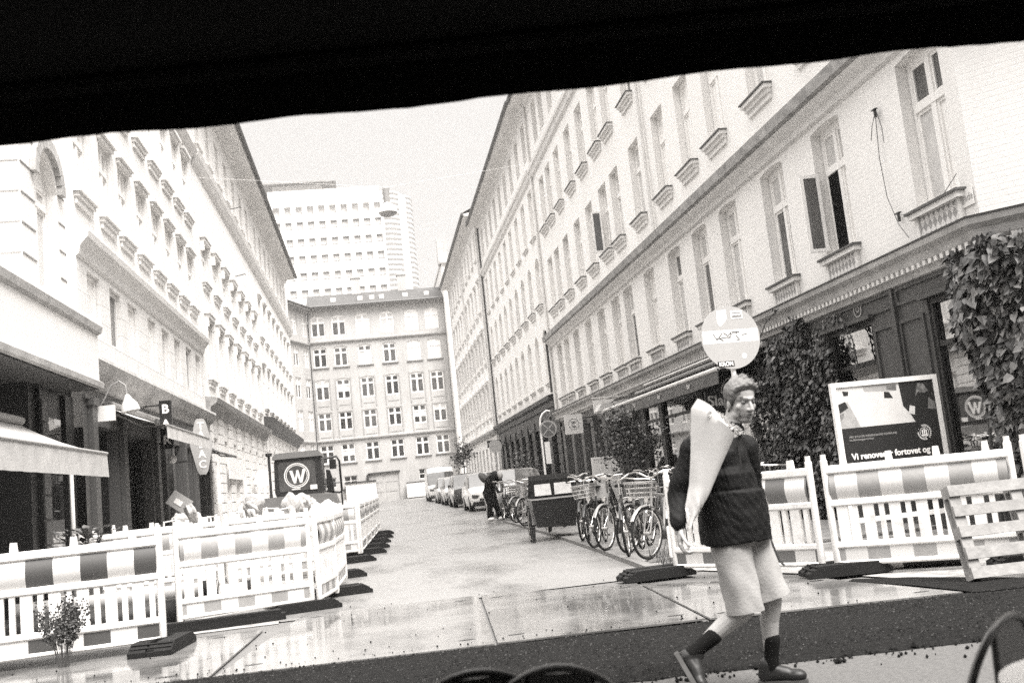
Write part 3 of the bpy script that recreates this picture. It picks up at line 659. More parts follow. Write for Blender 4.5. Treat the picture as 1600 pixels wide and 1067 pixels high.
while x < WD-.5: mb.box((x, -.42, 19.8), (x+.16, -.2, 19.99)); x += .36
mb.build('eave', [M['endtrim']], D4)
mb = MB(); mb.tube([(0, -.68, 20.3), (WD-.3, -.68, 20.3)], .09, 8); mb.build('gutter', [M['gutter']], D4)
mb = MB(); mb.quad((0, -.6, 20.35), (WD, -.6, 20.35), (WD, 3, 22), (0, 3, 22)); mb.quad((0, 3, 22), (WD, 3, 22), (WD, 10, 21), (0, 10, 21)); mb.build('roof', [M['slate']], D4)
mb = MB(); mb.box((11.5, -1.1, 13.4), (15.5, -.003, 16.6)); mb.prism([(-1.2, 16.6), (-.003, 16.6), (-.003, 18.6)], 'x', 11.4, 15.6, 1); mb.box((10.5, -.7, 5.9), (12, -.003, 7.0), 1)
mb.build('bay', [M['endwall'], M['slate']], D4)

# ================================================================ tower far behind
T = empty('tower_block', (-22.5, 260, 0), 0, 'pale high-rise tower with gridded windows far behind the end block', 'tower')
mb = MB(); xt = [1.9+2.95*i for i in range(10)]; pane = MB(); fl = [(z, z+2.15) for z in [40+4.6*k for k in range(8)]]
for i, (a, b) in enumerate(fl):
    wall_band(mb, 0, 29.3, a-1.2 if i == 0 else fl[i-1][1]+1.2, b+1.25, [(x-.85, x+.85, a, b, 0) for x in xt[:10]], .6)
zt = fl[-1][1]+1.25
wall_band(mb, 0, 29.3, zt, 83, [(x-.85, x+.85, zt+.6, 81.2-2.6, 0) for x in xt], .9)
mb.quad((0, 0, 0), (29.3, 0, 0), (29.3, 0, 38.8), (0, 0, 38.8))
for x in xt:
    for a, b in fl: [pane.quad((x-.85, .58, p_), (x+.85, .58, p_), (x+.85, .58, q_), (x-.85, .58, q_), m__) for p_, q_, m__ in ((a, a+.4, 1), (a+.4, b-.45, 0), (b-.45, b, 1))]; pane.cut()  # top strip paints the reveal's shadow on the pane, bottom strip a dark spandrel
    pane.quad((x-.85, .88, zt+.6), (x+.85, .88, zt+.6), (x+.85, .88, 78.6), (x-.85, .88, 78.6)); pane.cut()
# rounded ribbed corner
cpts = [(29.3, 0), (31.2, .1), (33.2, .9), (34.6, 2.2), (35.2, 4), (35.2, 4.9), (36.3, 5.2), (37.6, 6.6), (38.2, 9), (38.2, 22), (0, 22), (0, 0)]
for (xa, ya), (xb, yb) in zip(cpts[:-1], cpts[1:]): mb.quad((xa, ya, 0), (xb, yb, 0), (xb, yb, 81.5 if xa >= 29 else 83), (xa, ya, 81.5 if xa >= 29 else 83))
mb.build('wall', [M['tower']] if 'tower' in M else [M['plasterB']], T, recalc=False)
pane.parts('window', [mat('tower_glass', .52, .5, .3), mat('tower_shade_and_spandrel', .16, .5, .3)], T, recalc=False)
rb = MB()
for k in range(30): profile_run(rb, [(30.0, .02), (31.2, .1), (33.2, .9), (34.3, 1.9)], [(.005, 40+1.4*k), (.12, 40+1.4*k), (.12, 40.6+1.4*k), (.005, 40.6+1.4*k)])
rb.cut()
for k in range(30): profile_run(rb, [(36.3, 5.2), (37.6, 6.6), (38.2, 9), (38.2, 12)], [(.005, 40+1.4*k), (.12, 40+1.4*k), (.12, 40.6+1.4*k), (.005, 40.6+1.4*k)])
rb.parts('rib_moulding', [mat('tower_rib', .26, .8, .2)], T)
mb = MB(); mb.box((1, 4, 83), (14, 18, 85.6)); mb.build('plant_room', [M['plasterB']], T); mb = MB(); mb.box((-2, 1.5, 85.6), (15, 18.5, 86.0)); mb.prism([(15, 85.6), (18.0, 85.8), (15, 86.0)], 'y', 2, 18); mb.build('roof', [M['trimG']], T)
# ================================================================ LEFT: corner shop house L1
L0 = 16.75
LA = empty('tabac_house', (-4.6, L0, 0), pi/2, 'cream corner house on the left with dark ground floor shops and rusticated mezzanine', 'house')
WL = 28.75-L0; lu = lambda y: y-L0
xm = [lu(y) for y in (17.75, 19.2, 20.55, 22.3, 23.7, 25.1, 26.6, 27.95)]
xf = [lu(y) for y in (17.3, 18.9, 20.3, 21.8, 23.3, 24.75, 26.2, 27.6)]
rndL = random.Random(9)
rowsL = [dict(z0=3.9, z1=6.0, a=4.45, b=5.55, w=.8, x=xm, style='plain', vars=[3, 4, 2]),
         dict(z0=6.0, z1=8.8, a=6.82, b=8.3, w=.85, x=xf, sill='sillL', hood='hood', vars=[3, 4, 8]),
         dict(z0=8.8, z1=11.6, a=9.4, b=11.1, w=.85, x=xf, sill='sillL', hood='hood', vars=[3, 4, 8]),
         dict(z0=11.6, z1=14.8, a=12.4, b=13.9, w=.85, x=xf, sill='sill', vars=[3, 4, 8])]
mb = MB()
for i, r in enumerate(rowsL): wall_band(mb, 0, WL, r['z0'], r['z1'], [(x-r['w']/2, x+r['w']/2, r['a'], r['b'], 0) for x in r['x']], .14, 1 if i == 0 else 0)
# stepped return towards the corner, street plane set back, then the cross-street face
w2 = .16; x0 = -2.05   # corner at Y=14.7
mb.quad((0, 0, 3.9), (0, w2, 3.9), (0, w2, 14.8), (0, 0, 14.8))
mb.T = Matrix.Translation((x0, w2, 0)); wall_band(mb, 0, -x0, 3.9, 14.8, [(.62, 1.72, 4.7, 7.15, .55)], .28); mb.T = None
mb.T = Matrix.Translation((x0, w2+9, 0)) @ Matrix.Rotation(-pi/2, 4, 'Z'); 
wall_band(mb, 0, 9, 3.9, 14.8, [(7.35, 8.45, 4.7, 7.0, 0), (4.8, 5.9, 4.7, 7.0, 0), (7.35, 8.45, 8.6, 10.8, 0)], .28); mb.T = None
for z in [4.3+.46*k for k in range(7)]:
    mb.box((x0-.012, w2+.02, z), (x0-.001, w2+.5, z+.02), 2); mb.box((x0+.001, w2-.014, z), (x0+.6, w2-.001, z+.02), 2); mb.box((x0+1.74, w2-.014, z), (-.001, w2-.001, z+.02), 2)
body(mb, WL, 11, 3.9, 14.8, sides='rk'); mb.build('wall', [M['plasterL'], M['rustic'], M['trimG']], LA, recalc=False)
for r in rowsL: put_windows(LA, r, rndL, .14)
for (x, y, rz, w, h, rise) in ((x0+1.17, w2+.17, 0, 1.1, 2.45, .55), (x0+.17, w2+9-7.9, -pi/2, 1.1, 2.3, 0), (x0+.17, w2+9-5.35, -pi/2, 1.1, 2.3, 0)):
    fr, pa = win_mesh(w-.02, h-.01, rise*.9, 'cross', 3 if rise else 0); o = inst('window', fr, LA, (x, y, 4.705), (0, 0, rz)); inst('pane', pa, o)
mb = MB(); n = 12
for i in range(n):
    def pt(k, rr): t = pi-pi*k/n; return (x0+1.17+cos(t)*(.55+rr), 6.60+sin(t)*(.55+rr))
    a, b, c, d = pt(i, .02), pt(i+1, .02), pt(i+1, .2), pt(i, .2); a2 = [(p[0]+(.012 if j in (0, 3) else -.012), p[1]) for j, p in enumerate((a, b, c, d))]
    mb.prism(a2, 'y', w2-.09, w2-.002)
mb.build('arch_voussoirs', [M['trimA']], LA)
lp = [(0, 0), (WL, 0)]
cornice(LA, 'shop_cornice', lp, [(.002, 3.5), (.06, 3.52), (.1, 3.66), (.2, 3.74), (.28, 3.92), (.26, 3.99), (.002, 4.03)], M['trimA'])
cornice(LA, 'moulded_band', lp, [(.002, 5.66), (.05, 5.7), (.08, 5.84), (.2, 5.98), (.22, 6.08), (.002, 6.14)], M['trimW'])
cornice(LA, 'string_course', [(x0, w2), (0, w2), (0.001, 0), (WL, 0)], [(.002, 11.45), (.1, 11.5), (.22, 11.66), (.002, 11.76)], M['trimW'])
cornice(LA, 'eave', [(x0-.3, 0), (WL, 0)], [(.002, 14.35), (.12, 14.4), (.2, 14.58), (.62, 14.62), (.66, 14.72), (.003, 14.85)], M['eave'])
mb = MB(); mb.tube([(x0-.3, -.74, 14.72), (WL, -.74, 14.72)], .08, 8); mb.build('gutter', [M['gutter']], LA)
mb = MB(); mb.quad((x0, -.7, 14.8), (WL, -.7, 14.8), (WL, 5, 18), (x0, 5, 18)); mb.quad((x0, 5, 18), (WL, 5, 18), (WL, 11, 15), (x0, 11, 15)); mb.build('roof', [M['slate']], LA)
# ground floor
mb = MB(); sops = [(lu(17.5), lu(18.9), .1, 2.9, 0), (lu(19.3), lu(21.6), .7, 2.9, 0), (lu(22.2), lu(23.0), .1, 2.9, 0), (lu(23.8), lu(24.7), .5, 2.9, 0), (lu(25.2), lu(26.1), .5, 2.9, 0), (lu(26.6), lu(28.0), .15, 2.9, 0)]
wall_band(mb, 0, WL, 0, 3.5, sops, .35)
mb.quad((0, 0, 3.5), (WL, 0, 3.5), (WL, 0, 3.9), (0, 0, 3.9))
mb.quad((WL, 0, 0), (WL, 0, 3.9), (WL, 11, 3.9), (WL, 11, 0)); mb.build('shop_wall', [M['shopM']], LA, recalc=False)
mb = MB()
for (a, b, c, d, r_) in sops: mb.quad((a, .34, c), (b, .34, c), (b, .34, d), (a, .34, d)); mb.cut()
mb.parts('shop_window_pane', [M['shopglass']], LA, recalc=False)
mb = MB()
for (a, b, c, d, r_) in sops:
    mb.box((a+.003, .2, c), (a+.07, .33, d)); mb.box((b-.07, .2, c), (b-.003, .33, d)); mb.box((a+.07, .2, d-.09), (b-.07, .33, d-.003)); mb.box(((a+b)/2-.03, .22, c), ((a+b)/2+.03, .33, d-.09)); mb.cut()
mb.parts('shop_window_frame', [M['shopD']], LA)
mb = MB()
for y in (17.15, 19.1, 21.9, 23.4, 24.95, 26.35, 28.35): mb.box((lu(y)-.14, -.09, .05), (lu(y)+.14, -.003, 3.2)); mb.box((lu(y)-.17, -.12, 3.2), (lu(y)+.17, -.003, 3.32)); mb.cut()
mb.parts('pilaster', [M['shopM']], LA)
mb = MB(); mb.box((.02, -.05, 3.3), (WL-.02, -.003, 3.36)); mb.build('fascia_moulding', [M['shopM']], LA)
# recessed dark corner under the marquee
mb = MB(); mb.box((x0, w2, 0), (-.02, w2+.05, 3.9)); mb.box((x0-.0, w2+.05, 0), (x0+.05, w2+9, 3.9))
mb.box((x0+.3, w2-.06, 0), (x0+.62, w2-.002, 3.3)); mb.box((x0+1.5, w2-.06, 0), (x0+1.9, w2-.002, 3.3))
mb.build('corner_shopfront', [M['shopD']], LA)
mb = MB(); mb.box((x0+.7, w2-.02, .1), (x0+1.42, w2-.003, 2.9)); mb.cut(); mb.box((x0-.02, w2+.6, .1), (x0-.003, w2+3.4, 2.9)); mb.cut(); mb.box((x0-.02, w2+4, .5), (x0-.003, w2+6.4, 2.9)); mb.parts('shop_window_pane', [M['shopglass']], LA)
mb = MB()
for z in [.35*k for k in range(9)]: mb.box((x0+.32, w2-.085, z+.01), (x0+.60, w2-.061, z+.33))
mb.build('corner_quoin', [M['shopG']], LA)
# marquee (solid white canopy over the corner)
mq = empty('corner_marquee', (-4.2, 16.3, 3.35), pi/2, 'solid white canopy projecting over the dark corner entrance', 'canopy')
mb = MB(); mb.box((-6.5, .0, .06), (0, 5.5, .98)); mb.build('parapet', [M['plasterL']], mq)
mb = MB(); profile_run(mb, [(-6.5, 5.5), (-6.5, 0), (0, 0), (0, .5)][1:], [(.002, .86), (.05, .9), (.07, 1.0), (.0, 1.12), (-.3, 1.13)]); profile_run(mb, [(-6.5, 0), (0, 0), (0, .5)], [(.002, .0), (.05, .02), (.06, .1), (.002, .14)]); mb.build('coping', [M['trimA']], mq)
mb = MB(); mb.box((-6.45, .04, -.004), (-.04, 5.4, .055)); mb.build('soffit', [M['shopM']], mq)
mb = MB(); mb.cyl((-1.5, 1.0, -3.35), (-1.5, 1.0, -.01), .09, 12) ; mb.build('post', [M['shopD']], mq)

# ================================================================ LEFT: L2 rusticated with pediments
LB = empty('rusticated_house', (-4.6, 28.8, 0), pi/2, 'cream house with pale rusticated ground floor and small pediments, behind the excavator', 'house')
W2 = 14.75; x2 = [1.3+2.0*i for i in range(7)]
rows2 = [dict(z0=0, z1=4.1, a=1.5, b=3.4, w=.95, x=x2, vars=[1, 2], style='cross'),
         dict(z0=4.1, z1=7.6, a=5.1, b=6.9, w=.9, x=x2, sill='sillL', hood='pediment', surround=1, vars=[3, 4, 8]),
         dict(z0=7.6, z1=10.6, a=8.0, b=9.2, w=.9, x=x2, sill='sillL', hood='pediment', vars=[3, 4, 8]),
         dict(z0=10.6, z1=14.8, a=12.3, b=13.8, w=.85, x=x2, sill='sill', vars=[3, 4, 8])]
mb = MB()
for i, r in enumerate(rows2): wall_band(mb, .005, W2, r['z0'], r['z1'], [(x-r['w']/2, x+r['w']/2, r['a'], r['b'], 0) for x in r['x']], .13, 0)
z = .35; k = 0
while z < 3.95:
    for i in range(len(x2)+1):
        a = (x2[i-1]+.55) if i else .1; b = (x2[i]-.55) if i < len(x2) else W2-.1
        if b-a > .2: 
            m_ = (a+b)/2+(.12 if k % 2 else -.12); mb.box((a, -.05, z), (m_-.012, -.003, z+.26)); mb.box((m_+.012, -.05, z), (b, -.003, z+.26))
    z += .29; k += 1
body(mb, W2, 11, 0, 14.8); mb.build('wall', [M['plasterL']], LB, recalc=False)
for r in rows2: put_windows(LB, r, rndL, .13)
mb = MB(); mb.box((.05, -.03, .02), (W2-.1, -.003, .33)); mb.build('plinth', [M['trimA']], LB)
cornice(LB, 'shop_cornice', [(0, 0), (W2, 0)], [(.002, 3.98), (.1, 4.02), (.14, 4.2), (.3, 4.3), (.34, 4.44), (.002, 4.5)], M['trimG'])
cornice(LB, 'string_course', [(0, 0), (W2, 0)], [(.002, 11.3), (.1, 11.4), (.2, 11.6), (.24, 11.75), (.002, 11.86)], M['trimW'])
cornice(LB, 'eave', [(0, 0), (W2, 0)], [(.002, 14.35), (.12, 14.4), (.2, 14.58), (.62, 14.62), (.66, 14.72), (.003, 14.85)], M['eave'])
mb = MB(); mb.tube([(0, -.74, 14.72), (W2, -.74, 14.72)], .08, 8); mb.build('gutter', [M['gutter']], LB)
mb = MB(); mb.quad((0, -.7, 14.8), (W2, -.7, 14.8), (W2, 5, 18), (0, 5, 18)); mb.build('roof', [M['slate']], LB)
mb = MB()
for z in (12.0, 9.5): mb.tube([(7.2, -.003, z), (7.2, -.5, z+.1), (7.4, -.5, z+.1)], .015, 6); mb.cut()
mb.parts('wall_bracket', [M['darkmetal']], LB)

# ================================================================ LEFT: L3
LC = empty('dark_cornice_house', (-4.6, 43.6, 0), pi/2, 'cream house with a dark shop cornice, the farthest one of the left row', 'house')
W3 = 18.0; x3 = [1.3+2.05*i for i in range(8)]
rows3 = [dict(z0=0, z1=4.5, a=1.4, b=3.7, w=1.0, x=x3, vars=[1, 0]),
         dict(z0=4.5, z1=8.0, a=5.5, b=7.4, w=.9, x=x3, sill='sillL', hood='hood', vars=[3, 4, 8]),
         dict(z0=8.0, z1=11.2, a=8.7, b=10.5, w=.9, x=x3, sill='sillL', hood='hood', vars=[3, 4, 8]),
         dict(z0=11.2, z1=14.8, a=12.2, b=13.8, w=.85, x=x3, sill='sill', vars=[3, 4, 8])]
mb = MB()
for i, r in enumerate(rows3): wall_band(mb, .005, W3, r['z0'], r['z1'], [(x-r['w']/2, x+r['w']/2, r['a'], r['b'], 0) for x in r['x']], .13, 0)
z = .35
while z < 4.3:
    for i in range(len(x3)+1):
        a = (x3[i-1]+.56) if i else .1; b = (x3[i]-.56) if i < len(x3) else W3-.1
        if b-a > .2: mb.box((a, -.05, z), (b, -.003, z+.36))
    z += .4
body(mb, W3, 11, 0, 14.8); mb.build('wall', [M['plasterL']], LC, recalc=False)
for r in rows3: put_windows(LC, r, rndL, .13)
cornice(LC, 'shop_cornice', [(0, 0), (W3, 0)], [(.002, 4.5), (.1, 4.56), (.14, 4.7), (.36, 4.85), (.4, 5.02), (.002, 5.08)], M['shopG'])
cornice(LC, 'string_course', [(0, 0), (W3, 0)], [(.002, 11.3), (.1, 11.4), (.2, 11.6), (.24, 11.75), (.002, 11.86)], M['trimW'])
cornice(LC, 'eave', [(0, 0), (W3-1.6, 0)], [(.002, 14.35), (.12, 14.4), (.2, 14.58), (.62, 14.62), (.66, 14.72), (.003, 14.85)], M['eave'])
mb = MB(); mb.tube([(0, -.74, 14.72), (W3-1.6, -.74, 14.72)], .08, 8); mb.build('gutter', [M['gutter']], LC)
mb = MB(); mb.quad((0, -.7, 14.8), (W3-1.6, -.7, 14.8), (W3-1.6, 5, 18), (0, 5, 18)); mb.build('roof', [M['slate']], LC)

# ---------------------------------------------------------------- awnings, signs and lamps on the left
def awning(name, loc, rz, L_, proj, drop, val, label, m, group=None, pelmet=True):
    a = empty(name, loc, rz, label, 'awning', group)      # local x along the wall, -y outward, z=0 at the wall roller
    n = 10; mb = MB(); V = []
    for i in range(n+1):
        x = L_*i/n
        for j in range(5):
            t = j/4; V.append((x, -proj*t, -drop*t-.05*sin(pi*t)-.012*sin(i*2.1)*t))
    F = [(i*5+j, (i+1)*5+j, (i+1)*5+j+1, i*5+j+1) for i in range(n) for j in range(4)]
    V2 = [(x, y, z-.008) for x, y, z in V]; k = len(V)
    F2 = [tuple(q+k for q in f[::-1]) for f in F]
    mb.add(V+V2, F+F2, 0, True); mb.build('canopy_cloth', [m], a, recalc=False)
    mb = MB()
    V = []
    for i in range(4*n+1):
        x = L_*i/(4*n); V.append((x, -proj-.004, -drop+.0)); V.append((x, -proj-.012-.006*sin(i*1.3), -drop-val+.002*abs(sin(i*pi/4))))
    mb.add(V, [(2*i, 2*i+2, 2*i+3, 2*i+1) for i in range(4*n)]); V2 = [(x, y+.006, z) for x, y, z in V]; mb.add(V2, [(2*i, 2*i+1, 2*i+3, 2*i+2) for i in range(4*n)])
    mb.build('valance', [m], a, recalc=False)
    mb = MB(); mb.cyl((0, -.06, .03), (L_, -.06, .03), .06, 10); mb.cyl((0, -proj, -drop), (L_, -proj, -drop), .022, 8)
    for x in (.12, L_-.12): mb.tube([(x, -.05, -.1), (x+.25 if x < 1 else x-.25, -proj*.5, -drop*.6-.12), (x, -proj+.02, -drop-.02)], .018, 6)
    mb.build('awning_arm', [M['greymetal']], a); return a
M['cloth'] = mat('pale_awning_cloth', .62, .9, .1, noise=.25, nscale=3, bump=.2)
M['cloth2'] = mat('grey_awning_cloth', .55, .9, .1, noise=.3, nscale=2.5, bump=.2)
awning('shop_awning', (-4.76, 10.2, 2.72), pi/2, 4.0, 1.15, .52, .32, 'wide pale awning below the white corner canopy', M['cloth2'])
awning('shop_awning', (-4.62, 18.3, 3.30), pi/2, 4.5, 1.0, .42, .24, 'pale drop awning beside the BAR sign', M['cloth'])
awning('shop_awning', (-4.62, 26.0, 3.12), pi/2, 2.9, .75, .38, .06, 'small dark awning right of the TABAC sign', M['black'])
# BAR sign: vertical projecting box, faces towards the camera
s = empty('bar_sign', (-4.02, 20.95, 2.62), 0, 'tall black projecting sign with white letters B A R', 'sign')
mb = MB(); mb.box((-.24, -.05, 0), (.0, .05, .98)); mb.build('sign_box', [M['black']], s)
for ch, z in (('B', .80), ('A', .49), ('R', .17)): text_mesh('letter', ch, .25, M['white'], s, (-.12, -.054, z), (pi/2, 0, 0), .003, .008)
mb = MB(); mb.box((-.56, -.02, .88), (-.24, .02, .91)); mb.cut(); mb.box((-.56, -.02, .1), (-.24, .02, .13)); mb.parts('bracket', [M['darkmetal']], s)
# TABAC diamond sign
s = empty('tabac_sign', (-3.88, 23.3, 2.12), radians(20), 'long grey diamond shaped sign reading TABAC downwards', 'sign')
poly = [(-.07, 0), (.07, 0), (.12, .08), (.25, .66), (.12, 1.18), (.07, 1.26), (-.07, 1.26), (-.12, 1.18), (-.25, .66), (-.12, .08)]
mb = MB(); mb.prism(poly, 'y', -.05, .05); mb.build('sign_body', [mat('tabac_grey', .36, .5, .4)], s)
for ch, z in zip('TABAC', (1.08, .88, .67, .45, .22)): text_mesh('letter', ch, .24, M['white'], s, (0, -.053, z), (pi/2, 0, 0), .004, .006)
mb = MB(); mb.box((-.60, -.02, .3), (-.2, .02, .34)); mb.cut(); mb.box((-.60, -.02, .95), (-.2, .02, .99)); mb.parts('bracket', [M['darkmetal']], s)
# gooseneck lamp + small pale sign behind
s = empty('gooseneck_lamp', (-4.6, 17.6, 3.15), pi/2, 'gooseneck lamp with white shade above the left shops', 'lamp')
mb = MB(); mb.tube([(0, 0, 0), (0, -.12, .18), (0, -.25, .42), (0, -.38, .48), (0, -.48, .4), (0, -.5, .22)], .014, 8); mb.build('arm', [M['greymetal']], s)
mb = MB(); mb.tube([(0, -.5, .24), (0, -.51, .16), (0, -.53, .06), (0, -.55, -.05)], [.03, .07, .14, .16], 16); mb.build('lamp_shade', [M['trimW']], s)
s = empty('small_box_sign', (-4.3, 17.4, 2.95), 0, 'small white box sign under the gooseneck lamp', 'sign')
mb = MB(); mb.box((-.28, -.04, 0), (.04, .04, .26)); mb.build('sign_box', [M['white']], s)
s = empty('globe_lamp', (-4.25, 21.9, 2.45), 0, 'small round globe lamp under the pale awning', 'lamp')
mb = MB(); bmb = bmesh.new(); bmesh.ops.create_uvsphere(bmb, u_segments=14, v_segments=10, radius=.09); me = bpy.data.meshes.new('globe'); bmb.to_mesh(me); bmb.free(); me.materials.append(M['white']); inst('globe', me, s, (0, 0, 0))
mb.cyl((0, 0, .08), (0, 0, .3), .01, 6); mb.cyl((-.35, 0, .3), (0.01, 0, .3), .01, 6); mb.build('arm', [M['darkmetal']], s)
s = empty('tilted_parcel_sign', (-3.85, 20.3, 1.42), radians(10), 'tilted grey box sign hanging outside the bar door', 'sign')
mb = MB(); mb.obox((0, 0, 0.1), (.42, .16, .3), Matrix.Rotation(radians(38), 3, 'Y')); mb.build('sign_box', [M['greymetal']], s)
mb = MB(); mb.obox((-.02, -.085, 0.1), (.16, .008, .1), Matrix.Rotation(radians(38), 3, 'Y')); mb.build('star_mark', [M['white']], s)
s = empty('blank_banner', (-4.5, 31.7, 2.22), pi/2, 'blank white banner on the rusticated wall behind the barriers', 'banner')
mb = MB(); mb.box((0, -.03, 0), (3.4, 0, .62)); mb.build('panel', [M['white']], s)
s = empty('round_wall_sign', (-4.2, 38.3, 2.3), 0, 'round white sign sticking out from the rusticated wall left of the excavator', 'sign')
mb = MB(); mb.cyl((0, -.02, 0), (0, .02, 0), .33, 24); mb.build('disc', [M['white']], s); mb = MB(); mb.cyl((-.4, 0, 0), (-.3, 0, 0), .02, 6); mb.build('bracket', [M['darkmetal']], s)
# downpipe / pale pole by the near shop
s = empty('pale_pole', (-4.28, 14.9, 0), 0, 'thin pale pole at the dark corner shopfront', 'pole')
mb = MB(); mb.cyl((0, 0, 0), (0, 0, 2.15), .028, 10); mb.build('pole', [M['white']], s)
# hanging street lamp over the street
s = empty('hanging_street_lamp', (.80, 24.0, 8.1), 0, 'round white street lamp hanging from wires above the street', 'street lamp')
mb = MB(); mb.tube([(0, 0, .28), (0, 0, .24), (0, 0, .18), (0, 0, .08), (0, 0, .0)], [.05, .09, .17, .23, .235], 24); mb.build('dome', [M['white']], s)
mb = MB(); mb.tube([(0, 0, -.001), (0, 0, -.05)], [.215, .19], 24); mb.build('lamp_glass', [mat('lamp_glass', .4, .3, .5)], s)
mb = MB(); mb.tube([(0, 0, .28), (0, 0, .62)], [.075, .09], 16); mb.build('housing', [M['greymetal']], s)
mb = MB(); mb.tube([(-5.4, 0, 1.3), (0, 0, .66), (6.75, 0, 1.4)], .003, 5); mb.build('span_wire', [M['white']], s)
# ================================================================ barriers
M['plastic'] = mat('white_barrier_plastic', .80, .42, .4, noise=1, c2=.50, nscale=3.2, pos=(.28, .46), bump=.2, bscale=12)
M['stripeW'] = mat('white_reflective', .66, .3, .5); M['stripeD'] = mat('dark_red_reflective', .085, .3, .5); M['stripeM'] = mat('red_reflective', .14, .3, .5); M['stripeP'] = mat('pale_red_reflective', .34, .4, .5, noise=.2, nscale=5)  # red stripes come in a dark, a mid and a pale tone
_bc = {}
def barrier(p0, p1, label, st='stripeP', phase=0.0, sw=.2, rear=0, z=.1, studs=4, zmax=0):
    p0 = Vector(p0); p1 = Vector(p1); L_ = (p1-p0).length; rz = math.atan2(p1.y-p0.y, p1.x-p0.x)
    r = empty('construction_barrier', (p0.x, p0.y, gz(p0.y)), rz, label, 'barrier', 'striped plastic construction barriers')
    mb = MB(); t = .028
    def bar(z0, z1, th=t): mb.box((.05, -th, z0), (L_-.05, th, z1))
    def rbar(z0, z1, th): mb.prism([(-th, z0+.015), (-th*.6, z0), (th*.6, z0), (th, z0+.015), (th, z1-.015), (th*.6, z1), (-th*.6, z1), (-th, z1-.015)], 'x', .04, L_-.04)
    rbar(.10, .145, .03); rbar(.265, .33, .03); rbar(.675, .745, .034); rbar(1.0, 1.085, .036)
    for s in (-1, 1):
        x = .028 if s < 0 else L_-.028
        mb.tube([(x, 0, .06), (x, 0, .1), (x, 0, 1.12), (x, 0, 1.14), (x, 0, 1.15), (x, 0, 1.2)], [.026, .036, .036, .036, .027, .027], 10)
    mb.build('frame', [M['plastic']], r)
    x = .09; i = 0; sl = MB()
    while x < L_-.12:
        wv = .105 if i % 2 == 0 else .05
        if x+wv > L_-.06: break
        sl.prism([(x, .331), (x+wv, .331), (x+wv, .674), (x, .674)], 'y', -.02, .02); x += wv+.046; i += 1
    sl.build('slat_panel', [M['plastic']], r)
    mb = MB()
    for k in range(studs):
        x = L_*(k+.5)/studs; mb.prism([(x-.034, 1.086), (x+.034, 1.086), (x+.026, 1.175), (x-.026, 1.175)], 'y', -.026, .026); mb.cut()
    mb.parts('stud', [M['plastic']], r)
    mb = MB(); x = -phase*sw; j = 0; n = 7
    while x < L_-.05:
        a = max(.06, x); b = min(L_-.06, x+sw)
        if b > a:
            n = 8; V = [(xx, -.012-.036*sin(pi*k/n), .746+.253*k/n) for k in range(n+1) for xx in (a, b)]
            mb.add(V, [(2*k, 2*k+1, 2*k+3, 2*k+2) for k in range(n)], j % 2, True)
        x += sw; j += 1
    mb.quad((.06, -.005, .746), (L_-.06, -.005, .746), (L_-.06, -.005, .999), (.06, -.005, .999), 0)
    mb.build('striped_panel', [M[st], M['stripeW']], r, recalc=False, ang=80)
    mb = MB(); x = -phase*sw; j = 0
    while x < L_-.05:
        a = max(.06, x); b = min(L_-.06, x+sw)
        if b > a: mb.box((a, -.014, .146), (b, .014, .264), j % 2, skip='lr')
        x += sw; j += 1
    mb.build('lower_striped_panel', [M[st], M['stripeW']], r, recalc=False)
    return r
B1 = barrier((-4.22, 9.98), (-2.13, 10.22), 'dark striped barrier in the near left corner, the closest of the left group', 'stripeD', .3, .24)
barrier((-2.36, 11.95), (-.86, 12.36), 'pale striped barrier right behind the dark striped one, facing the street mouth', 'stripeP', .45, .19)
barrier((-.80, 12.3), (-.64, 13.5), 'barrier turned edge on at the right end of the left front row', 'stripeP', 0, .2)
barrier((-.66, 13.6), (-.60, 15.6), 'edge on barrier directly behind the turned front corner one', 'stripeP', 0, .2)
barrier((-2.35, 21.3), (-.47, 21.15), 'barrier facing forward in front of the excavator', 'stripeP', .5, .2)
for i, (a, b, t) in enumerate((((-.45, 21.2), (-.38, 23.2), 'edge on barrier starting at the corner by the excavator'), ((-.37, 23.3), (-.30, 25.3), 'second edge on barrier beside the excavator along the road'), ((-.29, 25.4), (-.22, 27.4), 'third edge on barrier along the road beside the excavator'), ((-.21, 27.5), (-.14, 29.5), 'fourth edge on barrier along the road past the excavator'), ((-.13, 29.6), (-.06, 31.6), 'farthest edge on barrier at the end of the roadside row'))):
    barrier(a, b, t, 'stripeP', .1*i, .2)
for i, (a, b, t) in enumerate((((-4.45, 17.6), (-2.7, 17.4), 'rear barrier in front of the dark bar doors'), ((-2.6, 17.4), (-.75, 17.2), 'rear barrier between the rubble and the edge on row'), ((-4.5, 15.9), (-2.75, 16.2), 'barrier near the potted plant behind the near left one'))):
    barrier(a, b, t, 'stripeP', .3*i, .2)
barrier((3.24, 11.16), (4.34, 9.64), 'dark striped barrier standing behind the walking man', 'stripeM', .2, .23)
barrier((4.42, 9.58), (5.86, 8.62), 'pale striped barrier in front of the sign board', 'stripeP', .45, .21)
barrier((5.93, 8.58), (7.5, 7.6), 'barrier at the right edge behind the leaning pallet', 'stripeP', .6, .21)
